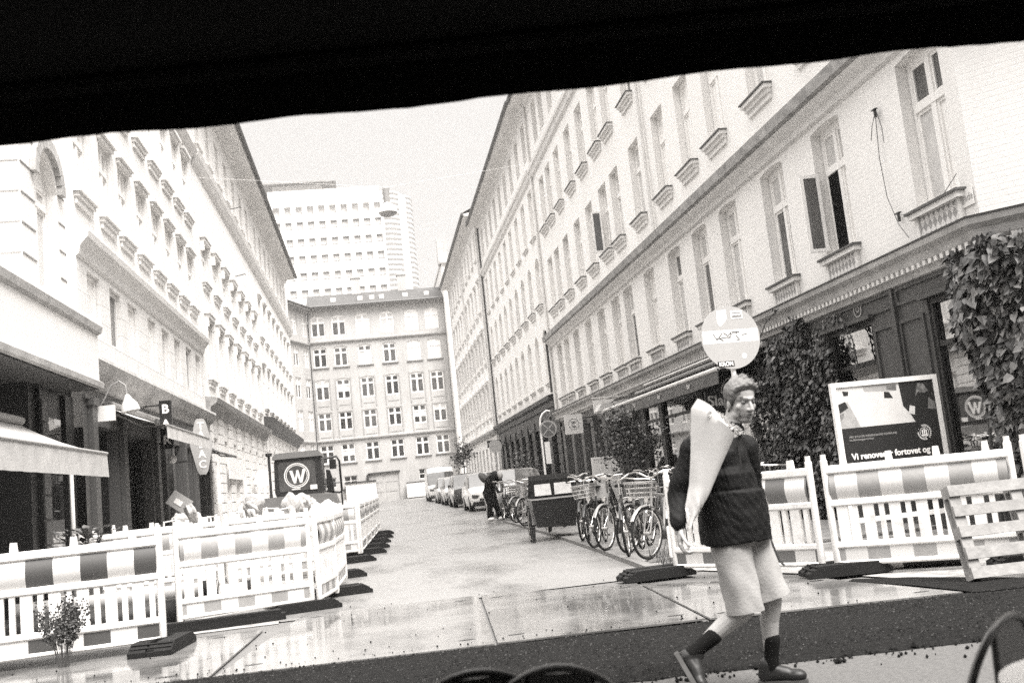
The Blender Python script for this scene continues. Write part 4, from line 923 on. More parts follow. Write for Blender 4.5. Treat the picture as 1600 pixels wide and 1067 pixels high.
# rubber feet
def foot_mesh():
    mb = MB()
    for y0, y1 in ((-.2, -.04), (.04, .2)): mb.prism([(-.41, 0), (.41, 0), (.41, .045), (.28, .115), (-.28, .115), (-.41, .045)], 'y', y0, y1)
    mb.prism([(-.39, 0.002), (.39, .002), (.39, .035), (.26, .085), (-.26, .085), (-.39, .035)], 'y', -.0395, .0395)
    for s in (-1, 1):
        for k in (0, 1): 
            c = Vector((s*(.315+.05*k), 0, .103-.028*k)); mb.obox(c, (.018, .38, .012), Matrix.Rotation(s*radians(28), 3, 'Y'))
    mb.box((-.07, -.05, .08), (.07, .05, .118)); return mb.mesh('barrier_foot', [M['rubber']])
FM = foot_mesh()
def foot(x, y, deg, label):
    o = inst('barrier_foot', FM, None, (x, y, gz(y)+(.018 if y < 11.5 else .002)), (0, 0, radians(deg))); tag(o, label, 'barrier foot', 'black rubber feet under the barriers')
foot(-2.16, 10.2, 84, 'black rubber foot under the joint of the dark and pale left barriers')
foot(-.98, 12.35, 14, 'black rubber foot sticking out at the left front corner barrier')
foot(-.62, 13.75, 10, 'black rubber foot behind the edge on front barrier')
foot(-.72, 16.4, 8, 'black rubber foot lying on the road between the two edge on rows')
foot(-.58, 19.6, 8, 'long rubber foot just before the corner by the excavator')
for i, (y, t) in enumerate(((21.6, 'rubber foot at the corner of the excavator barrier'), (23.3, 'rubber foot at the first joint of the roadside row'), (25.4, 'rubber foot at the second joint of the roadside row'), (27.5, 'rubber foot at the third joint of the roadside row'), (29.6, 'rubber foot at the last joint of the roadside row'))):
    foot(-.36+.07*i, y, 5+8*(i % 2), t)
foot(3.02, 11.2, 4, 'black rubber foot at the left end of the barrier behind the man')
foot(4.50, 9.56, -8, 'black rubber foot under the joint of the two right barriers')
foot(5.9, 8.55, -20, 'black rubber foot behind the leaning pallet')
# ================================================================ pallet
M['wood'] = mat('weathered_pallet_wood', .36, .8, .2, noise=.35, nscale=7, bump=.5, bscale=30)
p = empty('wooden_pallet', (4.9, 8.12, 0.01), radians(-4), 'pale wooden pallet leaning against the right hand barriers', 'pallet')
R = Matrix.Rotation(radians(75), 3, 'X'); mb = MB()
def pb(a, b):
    c = Vector([(i+j)/2 for i, j in zip(a, b)]); sz = [abs(j-i) for i, j in zip(a, b)]; mb.obox(R @ c, sz, R)
for y in (0, .17, .35, .53, .71): pb((-.0, y+random.uniform(-.01, .01), .118), (1.22, y+.10, .14)); mb.cut()
mb.parts('deck_board', [M['wood']], p)
mb = MB()
for x in (0, .56, 1.12): pb((x, .0, .096), (x+.1, .81, .117)); mb.cut()
mb.parts('stringer', [M['wood']], p)
mb = MB()
for x in (0, .56, 1.12):
    for y in (.0, .35, .71): pb((x, y, .022), (x+.1, y+.1, .095)); mb.cut()
mb.parts('block', [M['wood']], p)
mb = MB()
for x in (0, .56, 1.12): pb((x, .0, .0), (x+.1, .81, .021)); mb.cut()
mb.parts('bottom_board', [M['wood']], p)
# ================================================================ sign board
sb = empty('project_sign_board', (5.62, 11.62, 0), radians(2), 'white framed project sign board, photo above dark panel with Danish lettering', 'sign board')
W_, T0, T1 = 1.45, .38, 2.04; mb = MB()
mb.box((0, -.03, 0), (.06, .03, T1)); mb.box((W_-.06, -.03, 0), (W_, .03, T1)); mb.box((.06, -.03, T1-.06), (W_-.06, .03, T1)); mb.box((.06, -.03, T0-.06), (W_-.06, .03, T0)); mb.build('frame', [M['white']], sb)
mb = MB(); mb.box((.06, -.012, T0), (W_-.06, .012, T1-.06)); mb.build('panel', [mat('navy_panel', .018, .45, .4)], sb)
def poly(mb, pts, y, mi): mb.add([(x, y, z) for x, z in pts], [tuple(range(len(pts)))], mi)
PH = [mat('print_pale', .62, .5, .4, noise=.12, nscale=6), mat('print_dark', .02, .5, .4), mat('print_mid', .26, .5, .4, noise=.7, nscale=22, c2=.08), mat('print_grey', .40, .5, .4, noise=.3, nscale=12)]
mb = MB(); zb = 1.47; zt = T1-.06; 
poly(mb, [(.06, zb), (1.10, zb), (1.10, zt), (.06, zt)], -.0125, 0)
poly(mb, [(.06, zb), (.33, zb), (.20, 1.80), (.06, 1.74)], -.0132, 3)
poly(mb, [(.08, 1.66), (.2, 1.72), (.17, 1.80), (.07, 1.77)], -.0138, 1); poly(mb, [(.06, 1.55), (.12, 1.6), (.13, 1.66), (.06, 1.64)], -.0138, 2)
poly(mb, [(.16, 1.87), (.22, 1.87), (.23, 1.92), (.15, 1.93)], -.0138, 1); poly(mb, [(.70, 1.80), (.82, 1.79), (.78, 1.87), (.71, 1.88)], -.0138, 1)
poly(mb, [(.45, 1.9), (.85, 1.88), (.88, zt), (.42, zt)], -.0135, 3); poly(mb, [(.74, 1.90), (.88, 1.88), (.89, 1.96), (.76, 1.95)], -.0141, 2)
poly(mb, [(.92, zt), (.94, 1.68), (1.02, 1.58), (1.10, 1.42), (1.16, 1.30), (1.36, 1.15), (W_-.06, 1.2), (W_-.06, zt)], -.0146, 1)
poly(mb, [(1.12, 1.78), (1.18, 1.95), (1.26, 1.93), (1.31, 1.84), (1.24, 1.82), (1.17, 1.84)], -.0152, 2); poly(mb, [(1.0, 1.58), (1.08, 1.56), (1.10, 1.66), (1.03, 1.68)], -.0152, 0); poly(mb, [(1.27, 1.62), (1.38, 1.60), (1.37, 1.7), (1.30, 1.76)], -.0152, 2)
mb.build('printed_picture', PH, sb, recalc=False)
text_mesh('lettering', 'Vi renoverer fortovet og', .105, M['white'], sb, (.15, -.0165, 1.115), (pi/2, 0, 0), .001, .0035, 'LEFT')
text_mesh('lettering', 'vejen i Tullinsgade', .105, M['white'], sb, (.15, -.0165, .985), (pi/2, 0, 0), .001, .0035, 'LEFT')
text_mesh('small_lettering', 'HER BYGGER KØBENHAVNS KOMMUNE\nkk.dk/anlaegsprojekter', .036, M['greymetal'], sb, (.15, -.0165, 1.34), (pi/2, 0, 0), .001, 0, 'LEFT')
em = MB(); cx, cz = 1.17, 1.33
for i, ch in enumerate('KØBENHAVNS KOMMUNE •  '):
    a = radians(100-i*360/22)
    if ch.strip(): 
        t = text_mesh('seal_letter', ch, .030, M['white'], sb, (cx+.085*cos(a), -.0165, cz+.085*sin(a)), (pi/2, 0, 0), .0008, .001); t.rotation_euler = (pi/2, -(a-pi/2), 0)
em.disc((cx, -.0162, cz), .062, (0, -1, 0), 28, 0, .056)
for dx, h in ((-.026, .05), (0, .066), (.026, .05)): em.box((cx+dx-.008, -.0175, cz-.03), (cx+dx+.008, -.016, cz-.03+h)); em.prism([(cx+dx-.011, cz-.03+h), (cx+dx+.011, cz-.03+h), (cx+dx, cz-.012+h)], 'y', -.0175, -.016)
em.box((cx-.04, -.0175, cz-.045), (cx+.04, -.016, cz-.031)); em.build('city_seal', [M['white']], sb)
# ================================================================ road signs
def signpost(name, x, y, h, label, cat='road sign', r=.03, m='greymetal'):
    s = empty(name, (x, y, gz(y)+(.05 if x > 3.5 and y > 13 else 0)), 0, label, cat); mb = MB(); mb.cyl((0, 0, 0), (0, 0, h), r, 12); mb.build('post', [M[m]], s); return s
s = signpost('no_entry_sign', 4.30, 11.32, 2.98, 'big round no entry sign with stickers and scribbles above the walking man', r=.03, m='white')
s.rotation_euler = (0, 0, radians(5)); dg_ = empty('sign_face', (0, -.05, 2.68)); dg_.parent = s; dg_.scale = (1.1, 1, 1.1)
mb = MB(); mb.cyl((0, .0, 0), (0, .012, 0), .345, 48); mb.build('disc', [mat('no_entry_red', .42, .35, .5, noise=.08, nscale=6)], dg_)
mb = MB(); z0, z1 = -.055, .085; xs = [-.325+.65*k/12 for k in range(13)]; mb.add([(x, -.001, z) for z in (z0, z1) for x in (-.325, .325)], [(0, 1, 3, 2)]); mb.build('white_bar', [M['white']], dg_)
mb = MB()
for l in ([(-.20, .05), (-.165, -.02), (-.10, .05), (-.14, .0), (-.09, -.03)], [(-.17, -.005), (-.05, .005), (0, .0)], [(-.08, .055), (-.03, .02), (.01, .06), (.0, .035)], [(-.02, .0), (.03, .055), (.08, .05), (.06, .02), (.10, -.03), (.06, -.035)], [(.13, .02), (.2, .035)], [(.02, .06), (.11, .055)]):
    mb.tube([(x, -.002, z) for x, z in l], .0045, 5)
mb.build('scribble', [M['black']], dg_)
mb = MB(); mb.box((-.19, -.003, -.315), (-.0, .0, -.255)); mb.build('sticker', [M['black']], dg_); text_mesh('lettering', 'KROM', .058, M['white'], dg_, (-.095, -.0045, -.286), (pi/2, 0, 0), .0008, .003)
mb = MB(); poly(mb, [(-.13, .30), (-.02, .31), (-.02, .20), (-.06, .16), (-.11, .12), (-.14, .17)], -.002, 0); mb.build('sticker', [M['white']], dg_, recalc=False)
mb = MB(); mb.box((.03, -.003, .2), (.17, 0, .29)); mb.build('sticker', [M['trimW']], dg_)
mb = MB()
for k in range(9): mb.box((.045+.013*k, -.004, .215), (.053+.013*k, -.003, .235+.004*(k % 3)))
mb.box((.045, -.004, .262), (.15, -.003, .268)); mb.build('barcode_marks', [M['black']], dg_)
mb = MB(); mb.disc((.13, -.002, -.21), .03, (0, -1, 0), 10); mb.build('sticker', [M['white']], dg_, recalc=False)
# no stopping sign with curved pole
s = empty('no_stopping_sign', (3.78, 22.5, gz(22.5)+.05), 0, 'round no stopping sign hanging from a curved pole before the dark ground floor', 'road sign')
mb = MB(); mb.tube([(0, 0, 0), (0, 0, 2.35), (.02, 0, 2.5), (.08, 0, 2.6), (.18, 0, 2.66), (.26, 0, 2.64)], .022, 10); mb.build('curved_pole', [M['white']], s)
mb = MB(); mb.cyl((.17, -.03, 2.24), (.17, -.015, 2.24), .20, 32); mb.build('disc', [M['greymetal']], s)
mb = MB(); mb.cyl((.17, -.04, 2.24), (.17, -.031, 2.24), .165, 32); mb.build('blue_field', [mat('sign_blue', .10, .4, .5)], s)
mb = MB(); 
for a in (45, -45): mb.obox((.17, -.042, 2.24), (.33, .004, .022), Matrix.Rotation(radians(a), 3, 'Y'))
mb.build('cross_bars', [M['greymetal']], s)
mb = MB(); mb.box((.05, -.02, 1.45), (.17, -.01, 1.95)); mb.build('sub_plate', [M['trimW']], s)
s = signpost('round_sign', 3.98, 33.2, 2.5, 'round grey sign far down the right pavement next to the small black sign')
mb = MB(); mb.cyl((0, -.05, 2.28), (0, -.03, 2.28), .22, 24); mb.build('disc', [M['greymetal']], s); mb = MB(); mb.cyl((-.1, -.05, 1.72), (-.1, -.03, 1.72), .07, 20); mb.build('small_disc', [M['white']], s)
s = empty('black_wall_sign', (6.55, 58.5, 3.3), 0, 'small black projecting sign far away beside the round grey sign', 'sign')
mb = MB(); mb.box((0, -.04, 0), (.85, .04, .42)); mb.build('sign_box', [M['black']], s); text_mesh('lettering', 'MUMOKO', .18, M['white'], s, (.42, -.05, .21), (pi/2, 0, 0), .002)
# TC sign
s = empty('monogram_sign', (6.42, 33.2, 2.60), 0, 'square white projecting sign with a circled TC monogram', 'sign')
mb = MB(); mb.box((0, -.03, 0), (.62, .03, .66)); mb.build('sign_plate', [M['white']], s)
mb = MB(); mb.disc((.31, -.034, .33), .185, (0, -1, 0), 40, 0, .172); mb.box((.2, -.036, .41), (.42, -.033, .425)); mb.box((.305, -.036, .18), (.318, -.033, .42)); mb.build('ring', [M['black']], s, recalc=False)
text_mesh('lettering', 'C', .24, M['black'], s, (.30, -.036, .30), (pi/2, 0, 0), .001)
mb = MB(); mb.box((.62, -.02, .5), (1.0, .02, .54)); mb.cut(); mb.box((.62, -.02, .15), (1.0, .02, .19)); mb.parts('bracket', [M['darkmetal']], s)
s = empty('lettered_sign', (6.45, 28.6, 2.95), radians(4), 'wide white projecting sign with faint lettering beside the black awning', 'sign')
mb = MB(); mb.box((0, -.03, 0), (.62, .03, .38)); mb.build('sign_plate', [M['white']], s); text_mesh('lettering', 'nørrebro', .14, M['trimA'], s, (.31, -.034, .17), (pi/2, 0, 0), .001)
mb = MB(); mb.box((-.05, -.02, .44), (1.1, .02, .47)); mb.build('bracket', [M['white']], s)
# sandwich board
s = empty('framed_pavement_board', (5.2, 24.0, gz(24)+.05), radians(6), 'white framed pavement board standing behind the bicycles', 'sign board')
mb = MB(); mb.box((0, -.02, .3), (.05, .02, 1.5)); mb.box((.65, -.02, .3), (.70, .02, 1.5)); mb.box((.05, -.02, 1.45), (.65, .02, 1.5)); mb.box((.05, -.02, .3), (.65, .02, .35)); mb.build('frame', [M['white']], s)
mb = MB(); mb.box((.05, -.008, .35), (.65, .008, 1.45)); mb.build('panel', [M['trimW']], s); mb = MB()
for x in (.02, .68): mb.tube([(x, 0, .3), (x, .25, 0)], .015, 6); mb.cut(); mb.tube([(x, 0, .3), (x, -.2, 0)], .015, 6); mb.cut()
mb.parts('leg', [M['greymetal']], s)
# black butcher awning + lettering
aw = awning('black_shop_awning', (7.55, 27.5, 3.30), -pi/2, 9.6, 1.05, .38, .26, 'long black shop awning with pale bar over the butcher shop', M['black'])
mb = MB(); mb.cyl((0.0, -1.06, -.36), (9.6, -1.06, -.36), .045, 10); mb.cyl((1.6, -.25, .12), (9.6, -.25, .12), .03, 8); mb.build('front_bar', [M['trimW']], aw)
for x in (1.2, 3.4, 5.6, 7.8): text_mesh('lettering', 'bar', .16, M['white'], aw, (x, -1.08, -.50), (pi/2, 0, 0), .001)
mb = MB(); 
s = empty('butcher_sign', (7.3, 19.3, 2.42), radians(-8), 'dark hanging sign with white arc and lettering Slagteren, left of the man', 'sign')
mb.box((-.62, -.03, -.25), (.9, .03, .62)); mb.build('sign_plate', [M['black']], s); text_mesh('lettering', 'Slagteren', .30, M['white'], s, (-.58, -.036, 0), (pi/2, 0, 0), .001, .006, 'LEFT')
mb = MB(); mb.tube([(.12+.40*cos(a), -.036, .14+.36*sin(a)) for a in [pi*k/14 for k in range(15)]], .016, 6); mb.box((-.06, -.04, .26), (.30, -.031, .38)); mb.build('arc_mark', [M['white']], s)
s = empty('white_pennant_awning', (6.35, 27.9, 2.95), 0, 'short white scalloped awning end beside the lettered sign', 'awning')
mb = MB(); mb.prism([(0, 0), (.9, .0), (.9, .28), (.1, .20)], 'y', -.3, .3); mb.build('canopy_cloth', [M['cloth']], s)
mb = MB()
for k in range(6): mb.prism([(.05+.14*k, -.001), (.18+.14*k, -.001), (.11+.14*k, -.1)], 'y', -.3, -.28)
mb.build('scallop_fringe', [M['cloth']], s)
# wall cable with hooks on the corner house
s = empty('loose_wall_cable', (7.56, 13.0, 3.9), -pi/2, 'loose cable hanging from small hooks on the brick wall between the two near windows', 'cable')
mb = MB(); mb.tube([(.12, -.02, 2.05), (.06, -.03, 1.4), (.10, -.03, .8), (.3, -.04, .35), (.5, -.04, .1), (.7, -.35, -.05), (.75, -.36, -.3)][:5], .006, 5); mb.tube([(.15, -.02, 2.1), (.0, -.03, 1.9), (-.05, -.05, 1.7)], .006, 5); mb.tube([(.15, -.02, 2.1), (.25, -.03, 1.8), (.28, -.05, 1.55)], .006, 5)
mb.tube([(.3, -.04, .5), (.8, -.04, .30), (1.3, -.04, .36), (1.8, -.04, .6)], .005, 5); mb.build('cable', [M['gutter']], s)
mb = MB()
for x, z in ((.12, 2.1), (.3, .5)): mb.box((x-.06, -.05, z), (x+.06, -.003, z+.015)); mb.box((x-.01, -.04, z-.11), (x+.015, -.003, z)); mb.cut()
mb.parts('hook', [M['darkmetal']], s)
# ================================================================ rubble, bags, pipes inside the left enclosure
M['stone'] = mat('rubble_stone', .50, .9, .2, noise=.4, nscale=6, bump=.5, bscale=14); M['bag'] = mat('woven_bag', .74, .85, .2, noise=.15, nscale=5, bump=.5, bscale=10)
def rock(x, y, z, r, name, label, rnd_):
    bm_ = bmesh.new(); bmesh.ops.create_icosphere(bm_, subdivisions=3, radius=1)
    sx, sy, sz = [r*rnd_.uniform(.7, 1.3) for _ in range(3)]; ph = rnd_.uniform(0, 9)
    for v in bm_.verts:
        k = 1+.22*sin(3*v.co.x+ph)*cos(4*v.co.y-ph)+.12*sin(7*v.co.z+ph); v.co = Vector((v.co.x*sx*k, v.co.y*sy*k, v.co.z*sz*k*.8))
    me = bpy.data.meshes.new(name); bm_.to_mesh(me); bm_.free(); me.materials.append(M['stone'])
    return inst(name, me, None, (x, y, z), (rnd_.uniform(0, 3), rnd_.uniform(0, 3), rnd_.uniform(0, 3)))
def bag(x, y, w, h, label):
    s = empty('rubble_bag', (x, y, gz(y)), random.uniform(-.2, .2), label, 'bag', 'big white rubble bags'); mb = MB(); n = 24; rows = []
    for z, k in ((0, .96), (.1, 1.03), (.35, 1.06), (.65, 1.04), (.9, 1.0), (1.0, .97)):
        ring = []
        for i in range(n):
            a = 2*pi*i/n; c_, s_ = cos(a), sin(a); q = 1/max(abs(c_), abs(s_))**.75; ring.append((c_*q*w/2*k*(1+.02*sin(5*a+z*9)), s_*q*w/2*k, z*h))
        rows.append(ring)
    V = [v for r_ in rows for v in r_]; F = [(i*n+j, i*n+(j+1) % n, (i+1)*n+(j+1) % n, (i+1)*n+j) for i in range(len(rows)-1) for j in range(n)]
    mb.add(V, F, 0, True); mb.build('woven_sack', [M['bag']], s)
    mb = MB(); mb.add([v for v in rows[-1]], [tuple(range(n))]); mb.v = [(a, b, c-.06) for a, b, c in mb.v]; mb.build('fill', [M['stone']], s)
    mb = MB()
    for a, b in ((-1, -1), (1, -1), (1, 1), (-1, 1)): mb.tube([(a*w*.42, b*w*.5, h*.8), (a*w*.4, b*w*.46, h+.12), (a*w*.2, b*w*.46, h+.14), (a*w*.16, b*w*.5, h*.85)], .02, 5, 0, True, False, .4); mb.cut()
    mb.parts('loop', [M['bag']], s); return s
rr = random.Random(12)
bag(-3.4, 19.0, 1.0, 1.02, 'white rubble bag farthest left, behind the front barriers'); bag(-2.25, 18.6, 1.0, 1.06, 'middle white rubble bag with stones heaped on top'); bag(-1.35, 18.3, .9, 1.04, 'white rubble bag nearest the road, stones heaped on top')
k = 0
for cx_, cy_ in ((-2.25, 18.6), (-1.35, 18.3), (-3.4, 19.0)):
    for i in range(9 if cx_ > -3 else 4):
        a = rr.uniform(0, 6.28); d = rr.uniform(0, .32); r_ = rr.uniform(.09, .17)
        o = rock(cx_+d*cos(a), cy_+d*sin(a), 1.12+(.34-d)*.45+rr.uniform(0, .06), r_, 'rubble_stone', '', rr); tag(o, 'pale broken stone, one of the heap on the '+{-2.25: 'middle rubble bag', -1.35: 'rubble bag nearest the road', -3.4: 'rubble bag farthest left'}[cx_], 'stone', 'stones heaped on the '+{-2.25: 'middle rubble bag', -1.35: 'rubble bag nearest the road', -3.4: 'rubble bag farthest left'}[cx_])
mb = MB(); 
s = empty('white_sack', (-.95, 17.85, 1.03), 0, 'slumped white sack draped over the rubble by the road', 'sack')
bm_ = bmesh.new(); bmesh.ops.create_icosphere(bm_, subdivisions=3, radius=1)
for v in bm_.verts: v.co = Vector((v.co.x*.3, v.co.y*.22, max(-.05, v.co.z*.2+.03*sin(8*v.co.x)+.03*cos(9*v.co.y))))
me = bpy.data.meshes.new('sack'); bm_.to_mesh(me); bm_.free(); me.materials.append(M['bag']); me.shade_smooth(); inst('sack', me, s)
# gravel heap + pipes seen through slats
mb = MB(); n = 40; V = []; hr = random.Random(5)
for i in range(n+1):
    for j in range(n+1):
        x = -4.5+3.5*i/n; y = 12.9+3.6*j/n; ex = min(1, 5*(i/n)*(1-i/n)*(j/n)*(1-j/n)*4); V.append((x, y, ex*(.16+.10*sin(x*3)*cos(y*2)+hr.uniform(-.03, .04))))
mb.add(V, [(i*(n+1)+j, (i+1)*(n+1)+j, (i+1)*(n+1)+j+1, i*(n+1)+j+1) for i in range(n) for j in range(n)], 0, True)
o = mb.build('dirt_heap', [M['gravel']]); tag(o, 'low heap of dug up sand and gravel behind the left barriers', 'heap', kind='stuff')
for i, (x, y, z, r_, t) in enumerate(((-3.6, 12.2, .20, .11, 'dark drain pipe lying nearest behind the dark striped barrier'), (-3.3, 12.6, .36, .09, 'thin drain pipe resting on the sand heap'), (-2.9, 13.2, .22, .12, 'thick drain pipe lying farther back on the sand'))):
    q = empty('drain_pipe', (x, y, z), radians(8*i-5), t, 'pipe', 'drain pipes lying behind the left barriers'); mb = MB(); n = 20
    mb.tube([(-1, 0, 0), (1.3, 0, 0)], r_, n, 0, False); mb.tube([(-1, 0, 0), (1.3, 0, 0)], r_*.88, n, 0, False); mb.disc((1.3, 0, 0), r_, (1, 0, 0), n, 0, r_*.88); mb.disc((-1, 0, 0), r_, (1, 0, 0), n, 0, r_*.88)
    mb.build('pipe_wall', [[M['darkmetal'], M['greymetal'], M['trimA']][i]], q, recalc=False); mb = MB(); mb.tube([(1.1, 0, 0), (1.29, 0, 0)], r_*1.15, n, 0, False); mb.build('collar', [M['rubber']], q)
s = empty('orange_cone', (3.9, 9.0, 0), 0) if 0 else None
q = empty('plastic_drum', (5.15, 9.5, .13), radians(-30), 'dark drum lying on its side behind the pale striped right barrier', 'drum'); mb = MB(); mb.tube([(-.55, 0, 0), (-.5, 0, 0), (.5, 0, 0), (.55, 0, 0)], [.11, .125, .125, .11], 20); mb.build('barrel', [M['darkmetal']], q); mb = MB(); mb.tube([(-.3, 0, 0), (-.05, 0, 0)], .129, 20); mb.build('band', [M['trimW']], q)
q = empty('wooden_batten', (-1.75, 12.0, .02), radians(38), 'pale wooden batten lying under the pale striped left barrier', 'batten'); mb = MB(); mb.box((-.5, -.05, 0), (.5, .05, .09)); mb.build('plank', [M['wood']], q)
q = empty('low_beam', (-1.5, 11.75, .0), radians(8), 'dark steel beam lying on the ground under the left barriers', 'beam'); mb = MB(); mb.box((-2.6, -.09, 0), (.35, .09, .07)); mb.box((-2.6, -.07, .071), (.3, .07, .11)); mb.build('steel_profile', [M['rubber']], q)
# ================================================================ excavator
ex = empty('excavator', (-2.05, 27.0, gz(27)), 0, 'dark excavator cab seen from behind with a ringed W on its rear window', 'excavator')
M['excav'] = mat('excavator_paint', .03, .35, .5, noise=.3, nscale=2)
mb = MB(); mb.prism([(-.60, 1.38), (.58, 1.38), (.62, 1.5), (.60, 2.3), (.50, 2.42), (-.52, 2.42), (-.62, 2.3), (-.64, 1.5)], 'y', 0, 1.5); mb.build('cab', [M['excav']], ex)
mb = MB(); mb.prism([(-.66, 2.36), (.62, 2.36), (.60, 2.46), (.52, 2.52), (-.56, 2.52), (-.64, 2.46)], 'y', -.06, 1.6); mb.build('cab_roof', [mat('excavator_grey', .18, .5, .4)], ex)
mb = MB(); mb.prism([(-.50, 1.5), (.36, 1.5), (.44, 1.6), (.44, 2.22), (.36, 2.28), (-.46, 2.28), (-.52, 2.2), (-.52, 1.6)], 'y', -.012, -.002); mb.build('rear_window', [M['glassM']], ex)
mb = MB(); mb.disc((-.05, -.016, 1.90), .33, (0, -1, 0), 48, 0, .30); mb.disc((-.05, -.016, 1.90), .28, (0, -1, 0), 48, 0, .262); mb.build('ring_emblem', [M['white']], ex, recalc=False)
mb = MB(); wz = [(-.24, 2.04), (-.16, 2.04), (-.10, 1.82), (-.05, 2.04), (.0, 2.04), (.05, 1.82), (.11, 2.06), (.19, 2.06), (.08, 1.70), (.02, 1.70), (-.03, 1.90), (-.08, 1.70), (-.14, 1.70)]
mb.add([(x, -.017, z) for x, z in wz], [(0, 1, 2, 12), (2, 11, 12), (2, 3, 10, 11), (3, 4, 10), (4, 5, 9, 10), (5, 8, 9), (5, 6, 7, 8)]); mb.build('emblem_letter', [M['white']], ex, recalc=False)
mb = MB(); mb.box((-.2, -.02, 1.53), (.02, -.013, 1.56)); mb.build('small_label', [M['white']], ex); mb = MB(); mb.box((.28, -.02, 1.50), (.46, -.013, 1.62)); mb.build('small_label', [M['white']], ex)
mb = MB(); mb.prism([(-1.0, .62), (1.0, .62), (1.02, 1.0), (.92, 1.34), (.5, 1.38), (-.95, 1.38), (-1.02, 1.2)], 'y', -.75, .7); mb.build('engine_housing', [mat('housing_grey', .20, .5, .4, noise=.3, nscale=2)], ex)
mb = MB(); mb.tube([(-.72, -.2, 1.35), (-.72, -.2, 1.5), (-.72, -.2, 2.45), (-.72, -.2, 2.46), (-.72, -.2, 2.54)], [.05, .035, .035, .08, .09], 10); mb.build('exhaust', [M['darkmetal']], ex)
for sx in (-.82, .82):
    mb = MB(); mb.prism([(-1.0, .3), (-.85, .02), (.85, .02), (1.0, .3), (.85, .55), (-.85, .55)], 'x', sx-.2, sx+.2); o = mb.build('track', [M['rubber']], ex); o.location = (0, .1, 0)
mb = MB(); mb.tube([(.64, .9, 2.3), (.98, .9, 2.34), (1.05, .9, 2.2), (1.06, .9, 1.4), (1.0, .9, 1.35), (.62, .9, 1.42)], .03, 8); mb.tube([(1.05, .9, 1.95), (1.05, .9, 1.2), (1.06, .9, .9)], .022, 6); mb.tube([(.62, .9, 1.62), (1.05, .9, 1.62)], .018, 6); mb.build('grab_rail', [M['black']], ex)
mb = MB(); mb.prism([(.68, 1.4), (.86, 1.4), (.84, 1.75), (.78, 1.98), (.68, 2.0)], 'y', .7, .95); mb.build('seat_guard', [M['black']], ex); mb = MB(); mb.box((.78, .78, 2.0), (.96, .84, 2.26)); mb.build('mirror', [M['black']], ex)
mb = MB(); mb.tube([(.1, 1.6, 1.0), (.1, 2.6, 2.0), (.1, 3.6, 1.7)], [.16, .15, .13], 8); mb.tube([(.1, 3.6, 1.75), (.1, 4.1, .6)], [.13, .1], 8); mb.build('boom', [M['excav']], ex)
mb = MB(); mb.prism([(3.8, .1), (4.4, .15), (4.5, .6), (4.0, .65)], 'x', -.3, .5); mb.build('bucket', [M['darkmetal']], ex)
# site container at the end of the street, low white wall pieces
q = empty('low_lean_to', (-1.2, 98.6, gz(98)), 0, 'low white shed wall with a dark lean-to roof left of the gate', 'shed'); mb = MB(); mb.box((-1.9, 0, 0), (1.0, 1.3, 2.0)); mb.build('wall', [M['plasterB']], q); mb = MB(); mb.box((-2.0, -.1, 2.0), (1.05, 1.3, 2.15)); mb.build('roof', [M['darkmetal']], q)
q = empty('pale_container', (2.75, 98.6, gz(98)), 0, 'pale low container right of the gate at the end of the street', 'container'); mb = MB(); mb.box((0, 0, .1), (1.9, 1.2, 1.5)); mb.build('box', [M['trimW']], q); mb = MB(); mb.box((-.03, -.03, 1.5), (1.93, 1.2, 1.58)); mb.build('lid', [M['darkmetal']], q)
